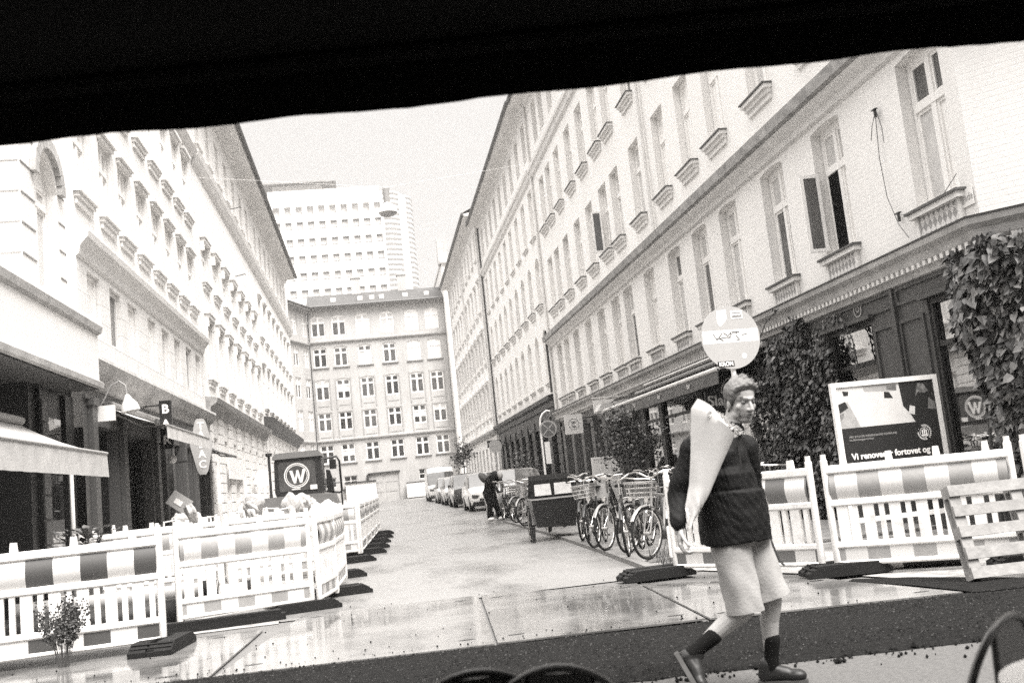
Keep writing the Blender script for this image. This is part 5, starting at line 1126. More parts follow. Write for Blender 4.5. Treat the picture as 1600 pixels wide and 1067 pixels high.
# ================================================================ bicycles
def bike_proto(name, frame_m, basket=False, guard=True, rack=True, hb='swan', crate=False, light_tyre=False, step=True):
    # local: rolling direction -y is forward (front wheel at y=0), contact with ground z=0
    b = empty(name); R_ = .345; yb = 1.10
    def wheel(y, nm):
        mb = MB(); pts = [(0, y+R_*cos(a), R_+R_*sin(a)) for a in [2*pi*k/28 for k in range(28)]]; mb.tube([(p[0], y+(p[1]-y)*.95, R_+(p[2]-R_)*.95) for p in pts], .019, 7, 0, False, True)
        wo = mb.build(nm, [M['tyre']], b)
        mb = MB(); mb.tube([(p[0], y+(p[1]-y)*.895, R_+(p[2]-R_)*.895) for p in pts], .011, 6, 0, False, True); mb.build('rim', [M['chrome']], wo)
        mb = MB()
        for k in range(14):
            a = 2*pi*k/14; sx = .02 if k % 2 else -.02; mb.tube([(sx, y, R_), (0, y+R_*.89*cos(a), R_+R_*.89*sin(a))], .0022, 3, 0, False)
        mb.build('spokes', [M['chrome']], wo)
        mb = MB(); mb.cyl((-.045, y, R_), (.045, y, R_), .022, 8); mb.build('hub', [M['metal']], wo)
        return wo
    wheel(0, 'front_wheel'); wheel(yb, 'rear_wheel')
    mb = MB(); bbp = (0, .64, .29); head_t = (0, .17, .86); head_b = (0, .13, .66); seat_t = (0, .80, .80)
    if step: mb.tube([head_b, (0, .30, .42), (0, .5, .31), bbp], .019, 8); mb.tube([(0, .155, .78), (0, .33, .52), (0, .55, .42), (0, .70, .46)], .014, 7)
    else: mb.tube([head_b, bbp], .019, 8); mb.tube([head_t, seat_t], .016, 8)
    mb.tube([bbp, seat_t], .017, 8); mb.tube([head_b, head_t], .021, 8)
    for s in (-1, 1): mb.tube([(s*.02, .66, .29), (s*.055, yb, R_)], .010, 6); mb.tube([(s*.02, .78, .72), (s*.055, yb, R_)], .009, 6)
    mb.build('bike_frame', [frame_m], b)
    mb = MB(); 
    for s in (-1, 1): mb.tube([(s*.02, .12, .64), (s*.05, .08, .60), (s*.05, 0, R_)], .011, 6)
    mb.tube([(-.05, .12, .65), (.05, .12, .65)], .015, 6); mb.build('fork', [frame_m], b)
    if guard:
        for y, a0, a1 in ((0, 10, 150), (yb, 5, 170)):
            mb = MB(); pts = [(y+(R_+.03)*cos(radians(a)), R_+(R_+.03)*sin(radians(a))) for a in range(a0, a1+1, 14)]
            V = [(sx, p, z) for p, z in pts for sx in (-.028, -.014, .014, .028)]; V = [(x, p, z-(.012 if abs(x) > .02 else 0)) for x, p, z in V]
            mb.add(V, [(4*i+j, 4*i+j+1, 4*i+j+5, 4*i+j+4) for i in range(len(pts)-1) for j in range(3)], 0, True); mb.build('mudguard', [frame_m], b, recalc=False)
    mb = MB(); mb.cyl((0, .17, .86), (0, .18, 1.06), .013, 8)
    if hb == 'swan':
        for s in (-1, 1): mb.tube([(0, .18, 1.06), (s*.06, .15, 1.08), (s*.16, .14, 1.13), (s*.26, .22, 1.14), (s*.29, .36, 1.10)], .012, 7)
    else: mb.tube([(-.30, .26, 1.06), (-.18, .19, 1.07), (0, .18, 1.06), (.18, .19, 1.07), (.30, .26, 1.06)], .012, 7)
    mb.build('handlebar', [M['chrome']], b)
    mb = MB()
    for s in (-1, 1): mb.cyl((s*(.285 if hb == 'swan' else .24), .33 if hb == 'swan' else .235, 1.105 if hb == 'swan' else 1.062), (s*(.293 if hb == 'swan' else .31), .42 if hb == 'swan' else .27, 1.085 if hb == 'swan' else 1.058), .018, 8)
    mb.build('grips', [M['rubber']], b)
    mb = MB(); mb.cyl((0, .80, .80), (0, .815, .93), .013, 8); mb.build('seat_post', [M['chrome']], b)
    mb = MB(); pts = [(.62, .02), (.68, .035), (.76, .05), (.84, .10), (.92, .105), (.95, .06)]
    V = [(x, y, z) for y, wd in pts for x, z in ((-wd, .955), (-wd*.5, .975), (wd*.5, .975), (wd, .955), (wd*.7, .93), (-wd*.7, .93))]
    mb.add(V, [(6*i+j, 6*i+(j+1) % 6, 6*i+6+(j+1) % 6, 6*i+6+j) for i in range(5) for j in range(6)]+[tuple(range(6)), tuple(range(30, 36))], 0, True); mb.build('saddle', [M['rubber']], b)
    mb = MB(); mb.cyl((-.02, .64, .29), (.05, .64, .29), .085, 16); mb.tube([(.055, .64, .29), (.06, .72, .14)], .009, 6); mb.tube([(-.055, .64, .29), (-.06, .56, .43)], .009, 6); mb.box((.05, .69, .125), (.14, .76, .15)); mb.box((-.14, .52, .42), (-.05, .6, .445)); mb.build('crankset', [M['darkmetal']], b)
    mb = MB(); mb.box((.03, .62, .25), (.05, 1.14, .38)); mb.build('chain_guard', [M['black']], b)
    if rack:
        mb = MB()
        for s in (-1, 1): mb.tube([(s*.06, .86, .74), (s*.06, 1.36, .74)], .006, 5); mb.tube([(s*.06, 1.2, .74), (s*.055, yb, R_)], .005, 5)
        for k in range(5): mb.tube([(-.06, .88+.115*k, .74), (.06, .88+.115*k, .74)], .005, 5)
        mb.build('rear_rack', [M['metal']], b)
    mb = MB(); mb.cyl((0, .08, .78), (0, .03, .78), .035, 10); mb.build('front_lamp', [M['chrome']], b)
    mb = MB(); mb.tube([(-.06, yb-.02, R_), (-.16, yb+.02, .01)], .009, 6); mb.build('kickstand', [M['metal']], b)
    if basket:
        mb = MB(); w_, y0, y1, z0, z1 = .165, -.22, .05, .82, 1.02
        def ring(z, e): 
            mb.tube([(-w_-e, y0-e, z), (w_+e, y0-e, z), (w_+e, y1+e, z), (-w_-e, y1+e, z)], .005, 4, 0, False, True)
        for z, e in ((z0, -.03), (z0+.06, -.02), (z0+.12, -.01), (z0+.18, 0), (z1, .005)): ring(z, e)
        for k in range(9):
            t = -1+2*k/8
            for y, q in ((y0, -1), (y1, 1)): mb.tube([(t*(w_-.03), y-q*.03*1 if q > 0 else y+.03, z0), (t*w_, y, z1)], .003, 3, 0, False)
            yy = y0+(y1-y0)*k/8
            for s in (-1, 1): mb.tube([(s*(w_-.03), yy*.85-.015, z0), (s*w_, yy, z1)], .003, 3, 0, False)
        for k in range(5): mb.tube([(-w_+.03+.08*k, y0+.03, z0), (-w_+.03+.08*k, y1-.03, z0)], .003, 3, 0, False)
        mb.build('wire_basket', [M['metal']], b)
    if crate:
        mb = MB(); mb.box((-.17, .88, .755), (.17, 1.3, .77)); mb.box((-.17, .88, .771), (-.16, 1.3, .98)); mb.box((.16, .88, .771), (.17, 1.3, .98)); mb.box((-.159, .88, .771), (.159, .89, .98)); mb.box((-.159, 1.29, .771), (.159, 1.3, .98)); mb.build('crate', [M['trimA']], b)
    return b
FR = [M['black'], mat('pale_frame_paint', .36, .3, .6, metal=.3), mat('mid_frame_paint', .22, .3, .6), mat('silver_frame', .3, .3, .6, metal=.7)]
BG = 'bicycles parked nose to the kerb'
P0 = bike_proto('bicycle', FR[1], basket=True, step=False); P1 = bike_proto('bicycle', FR[0], basket=False); P2 = bike_proto('bicycle', FR[3], basket=False, hb='flat', step=False)
P3 = bike_proto('bicycle', FR[0], basket=True, crate=True); P4 = bike_proto('bicycle', FR[2], guard=True, hb='swan'); P5 = bike_proto('bicycle', FR[0], guard=False, rack=False, hb='flat', step=False)
def kx(y): return 3.36+(y-15)*.012 if y < 22 else 3.52
spots = [ # proto, y, heading degrees, lean, reversed, label
 (P0, 13.05, 41, 4, 0, 'pale bicycle with a wire basket, nearest to the barrier beside the man'),
 (P1, 13.75, 38, -3, 0, 'black step-through bicycle right behind the pale basket one'),
 (P2, 14.35, 42, 5, 0, 'silver flat-bar bicycle with crossed frame, third from the barrier'),
 (P4, 15.05, 40, 2, 0, 'mid grey swan-bar bicycle, fourth from the barrier'),
 (P3, 15.9, 37, -5, 0, 'black bicycle with wire basket and rear crate in the near row'),
 (P5, 16.9, 39, 3, 0, 'black flat-bar bicycle without mudguards just nearer than the cargo trike'),
 (P5, 12.75, 36, 3, 2, 'black flat-bar bicycle half hidden by the barrier, nearest to the man'),
 (P4, 18.6, 34, 2, 2, 'grey bicycle squeezed between the trike and the black step-through one'),
 (P1, 17.75, 36, 6, 0, 'black step-through bicycle right beside the cargo trike box'),
 (P4, 13.3, 222, 3, 1, 'grey bicycle turned the other way behind the near row, next to the barrier'),
 (P2, 14.6, 219, -4, 1, 'silver bicycle turned the other way behind the near row'),
 (P1, 15.7, 223, 4, 1, 'black bicycle turned the other way below the small street tree'),
 (P5, 13.5, 47, -6, 2, 'black flat-bar bicycle squeezed in just behind the pale basket one'),
 (P3, 14.1, 30, 7, 2, 'black basket bicycle standing deeper in between the first silver and black ones'),
 (P4, 14.8, 50, -4, 2, 'grey bicycle squeezed in behind the silver flat-bar one'),
 (P1, 15.45, 33, 5, 2, 'black step-through bicycle squeezed in deeper behind the mid grey one'),
 (P2, 16.3, 46, -5, 2, 'silver bicycle squeezed in behind the crate carrying one'),
 (P1, 17.3, 30, 4, 2, 'black bicycle deeper in the stand close to the cargo trike'),
 (P4, 18.3, 35, -3, 2, 'grey bicycle deepest in the stand directly behind the cargo trike box'),
 (P5, 22.0, 28, -5, 2, 'black flat-bar bicycle deeper in the stand just past the trike'),
 (P1, 24.0, 24, 5, 2, 'black bicycle deeper in the stand behind the curved pole'),
 (P4, 26.1, 24, -5, 2, 'grey bicycle deeper in the far stand before the bending person'),
 (P5, 13.0, 226, -5, 1, 'black flat-bar bicycle turned the other way right by the rack rails'),
 (P3, 13.9, 215, 5, 1, 'black basket bicycle turned the other way behind the silver flat-bar one'),
 (P4, 15.15, 230, -3, 1, 'grey bicycle turned the other way behind the mid grey swan-bar one'),
 (P5, 16.4, 214, 3, 1, 'black flat-bar bicycle turned the other way beneath the small tree'),
 (P1, 17.2, 224, -4, 1, 'black bicycle turned the other way deepest behind the cargo trike'),
 (P4, 21.5, 33, 4, 0, 'grey bicycle just beyond the cargo trike'),
 (P2, 22.5, 30, -3, 0, 'silver bicycle second beyond the cargo trike'),
 (P1, 23.4, 31, 4, 0, 'black bicycle beside the curved pole'),
 (P0, 24.5, 28, -4, 0, 'pale basket bicycle in the far part of the row'),
 (P5, 25.6, 30, 5, 0, 'black flat-bar bicycle in the far part of the row'),
 (P4, 26.7, 27, 2, 0, 'grey bicycle next to the last two of the row'),
 (P3, 27.8, 28, -3, 0, 'black basket bicycle, last but one of the row by the bending person'),
 (P1, 28.9, 26, 3, 0, 'black bicycle ending the row beside the bending person'),
 (P2, 22.9, 212, 3, 1, 'silver bicycle turned the other way behind the far row'),
 (P1, 25.2, 210, -3, 1, 'black bicycle turned the other way behind the far row'),
]
used = set(); jr = random.Random(77)
for (pr, y, deg, lean, rev, lab) in spots:
    o = pr if id(pr) not in used else copy_tree(pr); used.add(id(pr))
    deg += jr.uniform(-6, 6)-(12 if y < 20 else 8); lean += jr.uniform(-3, 3); y += jr.uniform(-.12, .12)
    a = radians(-deg); x = jr.uniform(-.05, .14)+ kx(y)+(1.75 if rev else .03)
    o.location = (x, y+(0, 1.0, .10)[rev], gz(y)+.05); o.rotation_euler = (0, radians(lean), a); tag(o, lab, 'bicycle', BG)
    st_ = radians(jr.uniform(-24, 24)); Rz = Matrix.Rotation(st_, 4, 'Z'); pv = Matrix.Translation((0, .13, 0)) @ Rz @ Matrix.Translation((0, -.13, 0))
    for ch in o.children:
        if ch.name.split('.')[0] in ('front_wheel', 'fork', 'handlebar', 'grips', 'wire_basket', 'front_lamp') or (ch.name.startswith('mudguard') and ch.data.vertices[0].co.y < .6): ch.matrix_local = pv
o = copy_tree(P2); o.location = (3.9, 45.2, gz(45)+.0); o.rotation_euler = (0, radians(5), radians(-20)); tag(o, 'lone bicycle with a bright wheel standing between the parked white and dark cars', 'bicycle', BG)
# the steel parking rack
rk = empty('bike_rack', (3.6, 12.5, .05), radians(62), 'pale tubular bicycle rack rails behind the barrier foot', 'bicycle rack')
mb = MB(); mb.tube([(0, 0, .05), (0, 0, .42), (2.2, 0, .42), (2.2, 0, .05)], .022, 8); mb.tube([(0, -.3, .18), (2.2, -.3, .18)], .022, 8); mb.build('rails', [M['trimW']], rk)
# ================================================================ cargo trike
cb = empty('cargo_trike', (3.38, 19.35, gz(19.4)), radians(-4), 'black cargo trike with a big box and two clear windows in its hood', 'cargo trike')
mb = MB(); mb.prism([(-.40, .28), (.36, .24), (.44, .80), (-.46, .80)], 'y', 0, .95); mb.build('cargo_box', [M['black']], cb)
mb = MB(); mb.box((-.47, -.02, .80), (.45, .97, .83)); mb.build('box_rim', [M['greymetal']], cb)
mb = MB(); V = [(-.45, 0, .83), (.43, 0, .83), (.40, .12, 1.18), (-.42, .12, 1.18), (-.45, .95, .83), (.43, .95, .83), (.38, .9, 1.28), (-.40, .9, 1.28)]
mb.add(V, [(0,1,2,3), (1,5,6,2), (4,0,3,7), (5,4,7,6), (3,2,6,7)]); mb.build('hood', [M['blackmat']], cb, recalc=False)
mb = MB()
for x0, x1 in ((-.38, -.05), (.01, .36)): mb.add([(x0, .02, .88), (x1, .02, .88), (x1-.01, .085, 1.10), (x0+.01, .085, 1.10)], [(0, 1, 2, 3)]); mb.v[-4:] = [(a, b-.028, c) for a, b, c in mb.v[-4:]]; mb.cut()
mb.parts('hood_window', [mat('clear_hood_window', .55, .12, .8, noise=.35, nscale=7)], cb, recalc=False)
def twheel(x, y, r, nm, tilt=0):
    mb = MB(); pts = [(0, r*cos(a), r+r*sin(a)) for a in [2*pi*k/24 for k in range(24)]]; mb.tube(pts, .022, 6, 0, False, True); wo = mb.build(nm, [M['tyre']], cb, (x, y, 0), (0, radians(tilt), 0))
    mb = MB(); mb.tube([(0, p[1]*.93, r+(p[2]-r)*.93) for p in pts], .012, 5, 0, False, True)
    for k in range(12): mb.tube([(0, 0, r), (0, r*.9*cos(2*pi*k/12), r+r*.9*sin(2*pi*k/12))], .0025, 3, 0, False)
    mb.build('rim', [M['chrome']], wo)
twheel(-.50, .45, .30, 'front_wheel'); twheel(.50, .45, .30, 'front_wheel'); twheel(.0, 2.0, .34, 'rear_wheel')
mb = MB(); mb.tube([(0, .9, .4), (0, 1.3, .35), (0, 1.7, .35), (0, 2.0, .34)], .025, 8); mb.tube([(0, 1.55, .35), (0, 1.75, .85)], .02, 8); mb.tube([(-.5, .45, .3), (.5, .45, .3)], .02, 6); mb.build('trike_frame', [M['black']], cb)
mb = MB(); mb.tube([(-.32, 1.12, 1.12), (-.3, 1.0, 1.12), (.3, 1.0, 1.12), (.32, 1.12, 1.12)], .014, 7); mb.build('handlebar', [M['chrome']], cb); mb = MB(); mb.obox((0, 1.78, .92), (.2, .28, .07)); mb.build('saddle', [M['rubber']], cb)
mb = MB(); mb.prism([(-.53, .0), (-.46, .0), (-.44, .3), (-.52, .32)], 'y', -.08, -.03); mb.build('front_board', [M['black']], cb)
# ================================================================ cars
def car(loc, L_, W_, Hh, paint, label, style='hatch', cat='car'):
    c = empty('parked_car' if style != 'van' else 'parked_van', loc, 0, label, cat, 'cars parked along the right kerb')
    # front at y=0 (towards the camera), local x across, z up
    if style == 'van': P = [(0, .45, .62, .62), (.05, .32, .95, .95), (.55, .30, 1.12, 1.12), (1.25, .28, 1.2, 2.0), (1.6, .28, 1.2, Hh), (L_-.1, .28, 1.2, Hh), (L_, .35, 1.2, Hh-.15)]
    elif style == 'suv': P = [(0, .42, .6, .6), (.06, .28, .88, .88), (.9, .24, 1.02, 1.02), (1.55, .24, 1.05, Hh-.06), (2.3, .24, 1.06, Hh), (L_-.5, .24, 1.07, Hh-.05), (L_-.08, .28, 1.02, 1.12), (L_, .4, .8, .82)]
    else: P = [(0, .40, .52, .52), (.06, .24, .74, .74), (.95, .20, .93, .95), (1.75, .20, .95, Hh-.05), (2.4, .20, .95, Hh), (L_-.75, .20, .97, Hh-.08), (L_-.1, .25, .95, 1.0), (L_, .4, .7, .72)]
    mb = MB(); n = len(P); V = []
    for (y, z0, zb, zr) in P:
        t = W_/2; tp = t*(.92 if y in (0, P[-1][0]) else 1); ri = tp*(.80 if style != 'van' else .93) if zr > zb+.05 else tp*.9
        V += [(-tp*.94, y, z0), (-tp, y, (z0+zb)/2), (-tp*.97, y, zb), (-ri, y, zr-.02), (-ri*.8, y, zr+.02), (0, y, zr+.035), (ri*.8, y, zr+.02), (ri, y, zr-.02), (tp*.97, y, zb), (tp, y, (z0+zb)/2), (tp*.94, y, z0)]
    k = 11; F = []; MI = []
    for i in range(n-1):
        for j in range(k-1):
            F.append((i*k+j, i*k+j+1, (i+1)*k+j+1, (i+1)*k+j))
            glassy = False
            z_r0, z_r1 = P[i][3]-P[i][2], P[i+1][3]-P[i+1][2]
            if j in (2, 7) and z_r1 > .3 and z_r0 > .3 and not (style == 'van' and i > 3): glassy = True
            if z_r1 > .3 and z_r0 <= .1 and j in (2, 3, 4, 5, 6, 7): glassy = True       # windscreen
            if z_r0 > .3 and z_r1 <= .15 and j in (3, 4, 5, 6) and style != 'van': glassy = True
            MI.append(1 if glassy else 0)
    o = len(mb.v); mb.v += V; mb.f += [list(f) for f in F]; mb.m += MI; mb.sm += [True]*len(F)
    mb.add([V[j] for j in range(k)], [tuple(range(k))[::-1]], 0); mb.add([V[(n-1)*k+j] for j in range(k)], [tuple(range(k))], 0)
    bo = mb.build('body', [paint, M['glassM']], c, ang=28)
    for y in (.78, L_-.78):
        for s in (-1, 1):
            mb = MB(); xc = s*(W_/2-.10); mb.cyl((xc-.1, y, .31), (xc+.1, y, .31), .315, 20); wo = mb.build('wheel', [M['tyre']], c); mb = MB(); mb.cyl((xc+s*.101, y, .31), (xc+s*.106, y, .31), .19, 14); mb.build('rim', [M['metal']], wo)
    zl = P[1][2]
    for s in (-1, 1):
        mb = MB(); mb.prism([(s*W_*.28, zl-.10), (s*W_*.45, zl-.06), (s*W_*.455, zl-.2), (s*W_*.33, zl-.22)], 'y', -.012, .14); mb.build('headlight', [M['glassM']], c)
        mb = MB(); mb.obox((s*(W_/2+.08), 1.45 if style != 'van' else 1.1, P[2][2]+.05), (.16, .1, .13)); mb.build('side_mirror', [paint], c)
    mb = MB(); mb.box((-W_*.28, -.02, .42), (W_*.28, .03, .5 if style != 'van' else .6)); mb.build('grille', [M['black']], c); mb = MB(); mb.box((-.26, -.035, .33), (.26, -.021, .43)); mb.build('number_plate', [M['white']], c)
    mb = MB(); mb.box((-W_*.44, -.02, .2), (W_*.44, .1, .36)); mb.build('bumper', [M['black'] if style == 'van' else M['shopD']], c)
    return c
pw = mat('white_car_paint', .75, .25, .5, coat=.6); pd = mat('dark_car_paint', .05, .25, .5, coat=.8); pg = mat('grey_car_paint', .28, .25, .5, coat=.8); ps = mat('silver_car_paint', .45, .3, .5, coat=.6)
def cy(y): return gz(y)
car((4.55, 31.2, cy(31)), 4.3, 1.78, 1.52, pg, 'grey hatchback hidden behind the bending person and far bicycles')
car((4.50, 40.5, cy(41)), 4.1, 1.74, 1.55, pw, 'white hatchback whose front shows left of the bending person')
car((4.48, 48.6, cy(49)), 4.4, 1.80, 1.62, pd, 'dark car behind the white hatchback', 'suv')
car((4.46, 55.2, cy(55)), 4.2, 1.76, 1.50, ps, 'silver car between the two dark ones')
car((4.45, 61.5, cy(61)), 4.3, 1.76, 1.56, pg, 'grey car just in front of the white van')
car((4.45, 70.5, cy(70)), 5.4, 1.98, 2.35, pw, 'tall white van, farthest vehicle of the row', 'van', 'van')
# ================================================================ people
import numpy as np
M['skin'] = mat('skin', .38, .55, .4, noise=.08, nscale=30, bump=.1, bscale=90); M['skinD'] = mat('lips_brows', .17, .6, .3)
M['hair'] = mat('hair', .20, .6, .35, noise=.65, nscale=26, bump=.8, bscale=60); M['eyeball'] = mat('eye_white', .16, .2, .6); M['iris'] = mat('iris', .02, .15, .6)
M['jacket'] = mat('black_jacket_cloth', .0045, .7, .25, noise=.5, nscale=5, bump=.35, bscale=70); M['shorts'] = mat('beige_shorts_cloth', .36, .9, .15, noise=.15, nscale=6, bump=.3, bscale=60)
M['sock'] = mat('black_sock', .010, .95, .1, bump=.3, bscale=120); M['shoe'] = mat('black_shoe', .012, .45, .4); M['sole'] = mat('shoe_sole', .07, .7, .3); M['paper'] = mat('wrapping_paper', .58, .65, .3, noise=.08, nscale=6, bump=.25, bscale=9)
M['petal'] = mat('pale_petals', .60, .8, .2, noise=.5, nscale=20); M['leafg'] = mat('bouquet_leaf', .07, .6, .3)
def ball(mb, c, r, sc_=(1, 1, 1), R=None, seg=14, mi=0):
    V = []; F = []; c = Vector(c); rings = seg//2+1
    for i in range(rings):
        th = pi*i/(rings-1)
        for j in range(seg):
            ph = 2*pi*j/seg; v = Vector((sin(th)*cos(ph)*sc_[0], sin(th)*sin(ph)*sc_[1], cos(th)*sc_[2]))*r
            V.append(c+(R @ v if R is not None else v))
    for i in range(rings-1):
        for j in range(seg): F.append((i*seg+j, (i+1)*seg+j, (i+1)*seg+(j+1) % seg, i*seg+(j+1) % seg))
    mb.add(V, F, mi, True)
def chain(mb, pts, rs, flat=None, n=14, mi=0):
    P = [Vector(p) for p in pts]; Q = []; RR = []
    for i in range(len(P)-1):
        for k in range(4): t = k/4; Q.append(P[i].lerp(P[i+1], t)); RR.append(rs[i]*(1-t)+rs[i+1]*t)
    Q.append(P[-1]); RR.append(rs[-1]); mb.tube(Q, RR, n, mi, True, False, flat)
    for p, r in zip(P, rs): ball(mb, p, r*.995)
def frame(f, up=(0, 0, 1)):
    f = Vector(f).normalized(); r = f.cross(Vector(up)).normalized(); u = r.cross(f); return Matrix((r, f, u)).transposed()  # columns: right, fwd, up
def finger_chain(mb, base, d, pn, lens, bends, r0):
    # pn: palm normal (curl towards it)
    p = Vector(base); d = Vector(d).normalized(); pn = Vector(pn).normalized(); ax = d.cross(pn).normalized(); pts = [p.copy()]; rs = [r0]; a = 0
    for i, (l, b) in enumerate(zip(lens, bends)):
        d = Matrix.Rotation(radians(b), 3, ax) @ d; p = p+d*l; pts.append(p.copy()); rs.append(r0*(.93-.11*i))
    chain(mb, pts, rs, n=10)
def hand(mb, wrist, d, pn, side, curl=1.0, s=1.0, grip=False):
    # d: wrist->fingers, pn: palm facing, side: direction of the thumb
    w = Vector(wrist); d = Vector(d).normalized(); pn = (Vector(pn)-d*Vector(pn).dot(d)).normalized(); th = d.cross(pn); th = th if th.dot(Vector(side)) > 0 else -th
    R = Matrix((th, d, pn)).transposed()
    chain(mb, [w-d*.02, w+d*.015], [.026*s, .027*s], n=12)
    ball(mb, w+d*.052*s, .043*s, (.88, 1.12, .38), R); ball(mb, w+d*.03*s+th*.016*s+pn*.006, .024*s, (1, 1.3, .75), R)
    for k, (off, l) in enumerate(((.028, .92), (.010, 1.0), (-.009, .95), (-.027, .76))):
        b = w+d*.088*s+th*off*s-d*abs(off)*.25; dd = d+th*off*1.5
        cv = (14, 24, 18) if not grip else (45, 70, 40)
        finger_chain(mb, b, dd, pn, [x*l*s for x in (.040, .027, .021)], [c*curl*(1+.12*k) for c in cv], .0100*s)
    finger_chain(mb, w+d*.025*s+th*.030*s+pn*.006, d*.80+th*.45+pn*.30, pn, [.034*s, .027*s, .021*s], [2, 6, 8], .0105*s)
def limbs_to_obj(mb, name, mats, parent, voxel, smooth=2): 
    o = mb.build(name, mats, parent); remesh(o, voxel, smooth); return o
def displace(o, fn):
    me = o.data; n = len(me.vertices); co = np.empty(n*3); me.vertices.foreach_get('co', co); co = co.reshape(-1, 3); no = np.empty(n*3); me.vertex_normals.foreach_get('vector', no); no = no.reshape(-1, 3)
    co = fn(co, no); me.vertices.foreach_set('co', co.ravel()); me.update()
def wrinkles(co, no, amp, seeds, fr):
    r = np.random.RandomState(seeds); d = np.zeros(len(co))
    for i in range(7):
        k = r.normal(size=3)*fr; k[2] *= .8; ph = r.uniform(0, 6.28); k2 = r.normal(size=3)*fr*.35
        d += np.abs(np.sin(co @ k+ph+1.5*np.sin(co @ k2)))**1.5*r.uniform(.4, 1)
    d = (d-d.mean()); return co+no*(d*amp)[:, None]

# ---------------- the walking man
man = empty('person', (2.05, 5.72, 0), 0, 'man in black jacket and beige shorts walking past with paper wrapped flowers', 'person')
O = Vector((2.05, 5.72, 0)); L = lambda x, y, z: Vector((x, y, z))-O
f = Vector((.45, -.89, 0)).normalized(); rt = Vector((-.89, -.45, 0)).normalized()
pel = L(2.045, 5.73, .90); chest = L(2.02, 5.74, 1.24); neck = L(2.075, 5.71, 1.44); headc = L(2.16, 5.665, 1.625)
hipR, hipL = pel+rt*.085+Vector((0,0,-.03)), pel-rt*.085+Vector((0,0,-.03))
kneeR, ankR = L(2.02, 5.66, .455), L(1.70, 5.76, .235); kneeL, ankL = L(2.215, 5.73, .48), L(2.175, 5.79, .10)
shR, shL = L(1.845, 5.64, 1.375), L(2.195, 5.82, 1.355); elR, elL = L(1.735, 5.68, 1.13), L(2.235, 5.90, 1.08); wrR, wrL = L(1.672, 5.585, .950), L(2.17, 5.84, .93)
mb = MB()
chain(mb, [pel, pel.lerp(chest, .5), chest], [.13, .125, .14], flat=.75); chain(mb, [chest, neck], [.12, .055]); chain(mb, [neck+Vector((0,0,-.03)), headc+Vector((-.03,.03,-.05))], [.056, .054])
for a, b, c, ha in ((shR, elR, wrR, 1), (shL, elL, wrL, 1)): chain(mb, [a, b, c], [.055, .042, .027])
for a, b, c in ((hipR, kneeR, ankR), (hipL, kneeL, ankL)):
    mid = b.lerp(c, .3); back = (b-a).cross(Vector((1,0,0))); calf = -f*.022
    chain(mb, [a, a.lerp(b, .5), b, mid+calf, b.lerp(c, .7)+calf*.3, c], [.088, .073, .053, .055, .041, .034])
hand(mb, wrR, (-.12, -.12, -1), (.85, -.2, 0), (.2, -1, 0), 1.9, 1.08); hand(mb, wrL, (.1, -.3, -1), (-1, 0, 0), (0, -1, 0), 1.0)
# head
hf = Vector((.24, -.95, -.20)); Hm = frame(hf); hr, hfw, hu = Hm.col[0], Hm.col[1], Hm.col[2]
HP = lambda r_, f_, u_: headc+hr*r_+hfw*f_+hu*u_
ball(mb, HP(0, -.012, .045), .1, (.76, .97, .86), Hm, 24); ball(mb, HP(0, .018, -.03), .085, (.74, .86, 1.02), Hm, 24); ball(mb, HP(0, .040, -.088), .042, (.9, .95, .72), Hm, 18)
for s in (-1, 1): ball(mb, HP(s*.042, .045, -.020), .026, (1, .8, .9), Hm); ball(mb, HP(s*.052, .005, -.07), .030, (.6, 1.2, .8), Hm); ball(mb, HP(s*.077, -.012, -.010), .030, (.28, .62, 1.05), Hm)
chain(mb, [HP(0, .082, .018), HP(0, .098, -.008), HP(0, .105, -.030)], [.009, .010, .0125], n=10); 
for s in (-1, 1): ball(mb, HP(s*.013, .096, -.033), .010, (1, 1, .8), Hm); 
chain(mb, [HP(-.03, .078, .030), HP(0, .084, .030), HP(.03, .078, .030)], [.011, .012, .011], n=8)
chain(mb, [HP(-.017, .083, -.0585), HP(0, .090, -.058), HP(.017, .083, -.0585)], [.006, .0085, .006], n=8); chain(mb, [HP(-.014, .082, -.069), HP(0, .088, -.070), HP(.014, .082, -.069)], [.006, .009, .006], n=8)
bodyo = limbs_to_obj(mb, 'body', [M['skin'], M['skinD']], man, .0042, 2)
inv = Hm.transposed(); hc = np.array(headc); Hn = np.array(Hm)
def facefn(co, no):
    q = (co-hc) @ Hn     # coords (r,f,u)
    def g(c, s): return np.exp(-(((q[:, 0]-c[0])/s[0])**2+((q[:, 1]-c[1])/s[1])**2+((q[:, 2]-c[2])/s[2])**2))
    d = np.zeros((len(co), 3)); fw = Hn[:, 1]
    for s in (-1, 1):
        d -= np.outer(g((s*.032, .085, .012), (.017, .05, .010)), fw)*.008
        d -= np.outer(g((s*.05, .07, -.05), (.018, .04, .02)), fw)*.005
    d -= np.outer(g((0, .09, -.0635), (.022, .03, .0022)), fw)*.005
    d -= np.outer(g((0, .09, -.083), (.018, .03, .006)), fw)*.004
    return co+d
displace(bodyo, facefn)
me = bodyo.data; mi = []
for p in me.polygons:
    q = Hm.transposed() @ (Vector(p.center)-headc); m_ = 0
    if q.y > .06 and abs(q.x) < .019 and -.071 < q.z < -.056: m_ = 1
    if q.y > .055 and .016 < abs(q.x) < .05 and .029+.06*abs(abs(q.x)-.03)*-1 < q.z < .041: m_ = 1
    if q.y > .055 and .018 < abs(q.x) < .046 and .0155 < q.z < .0195: m_ = 1
    mi.append(m_)
me.polygons.foreach_set('material_index', mi); me.polygons.foreach_set('use_smooth', [True]*len(me.polygons))
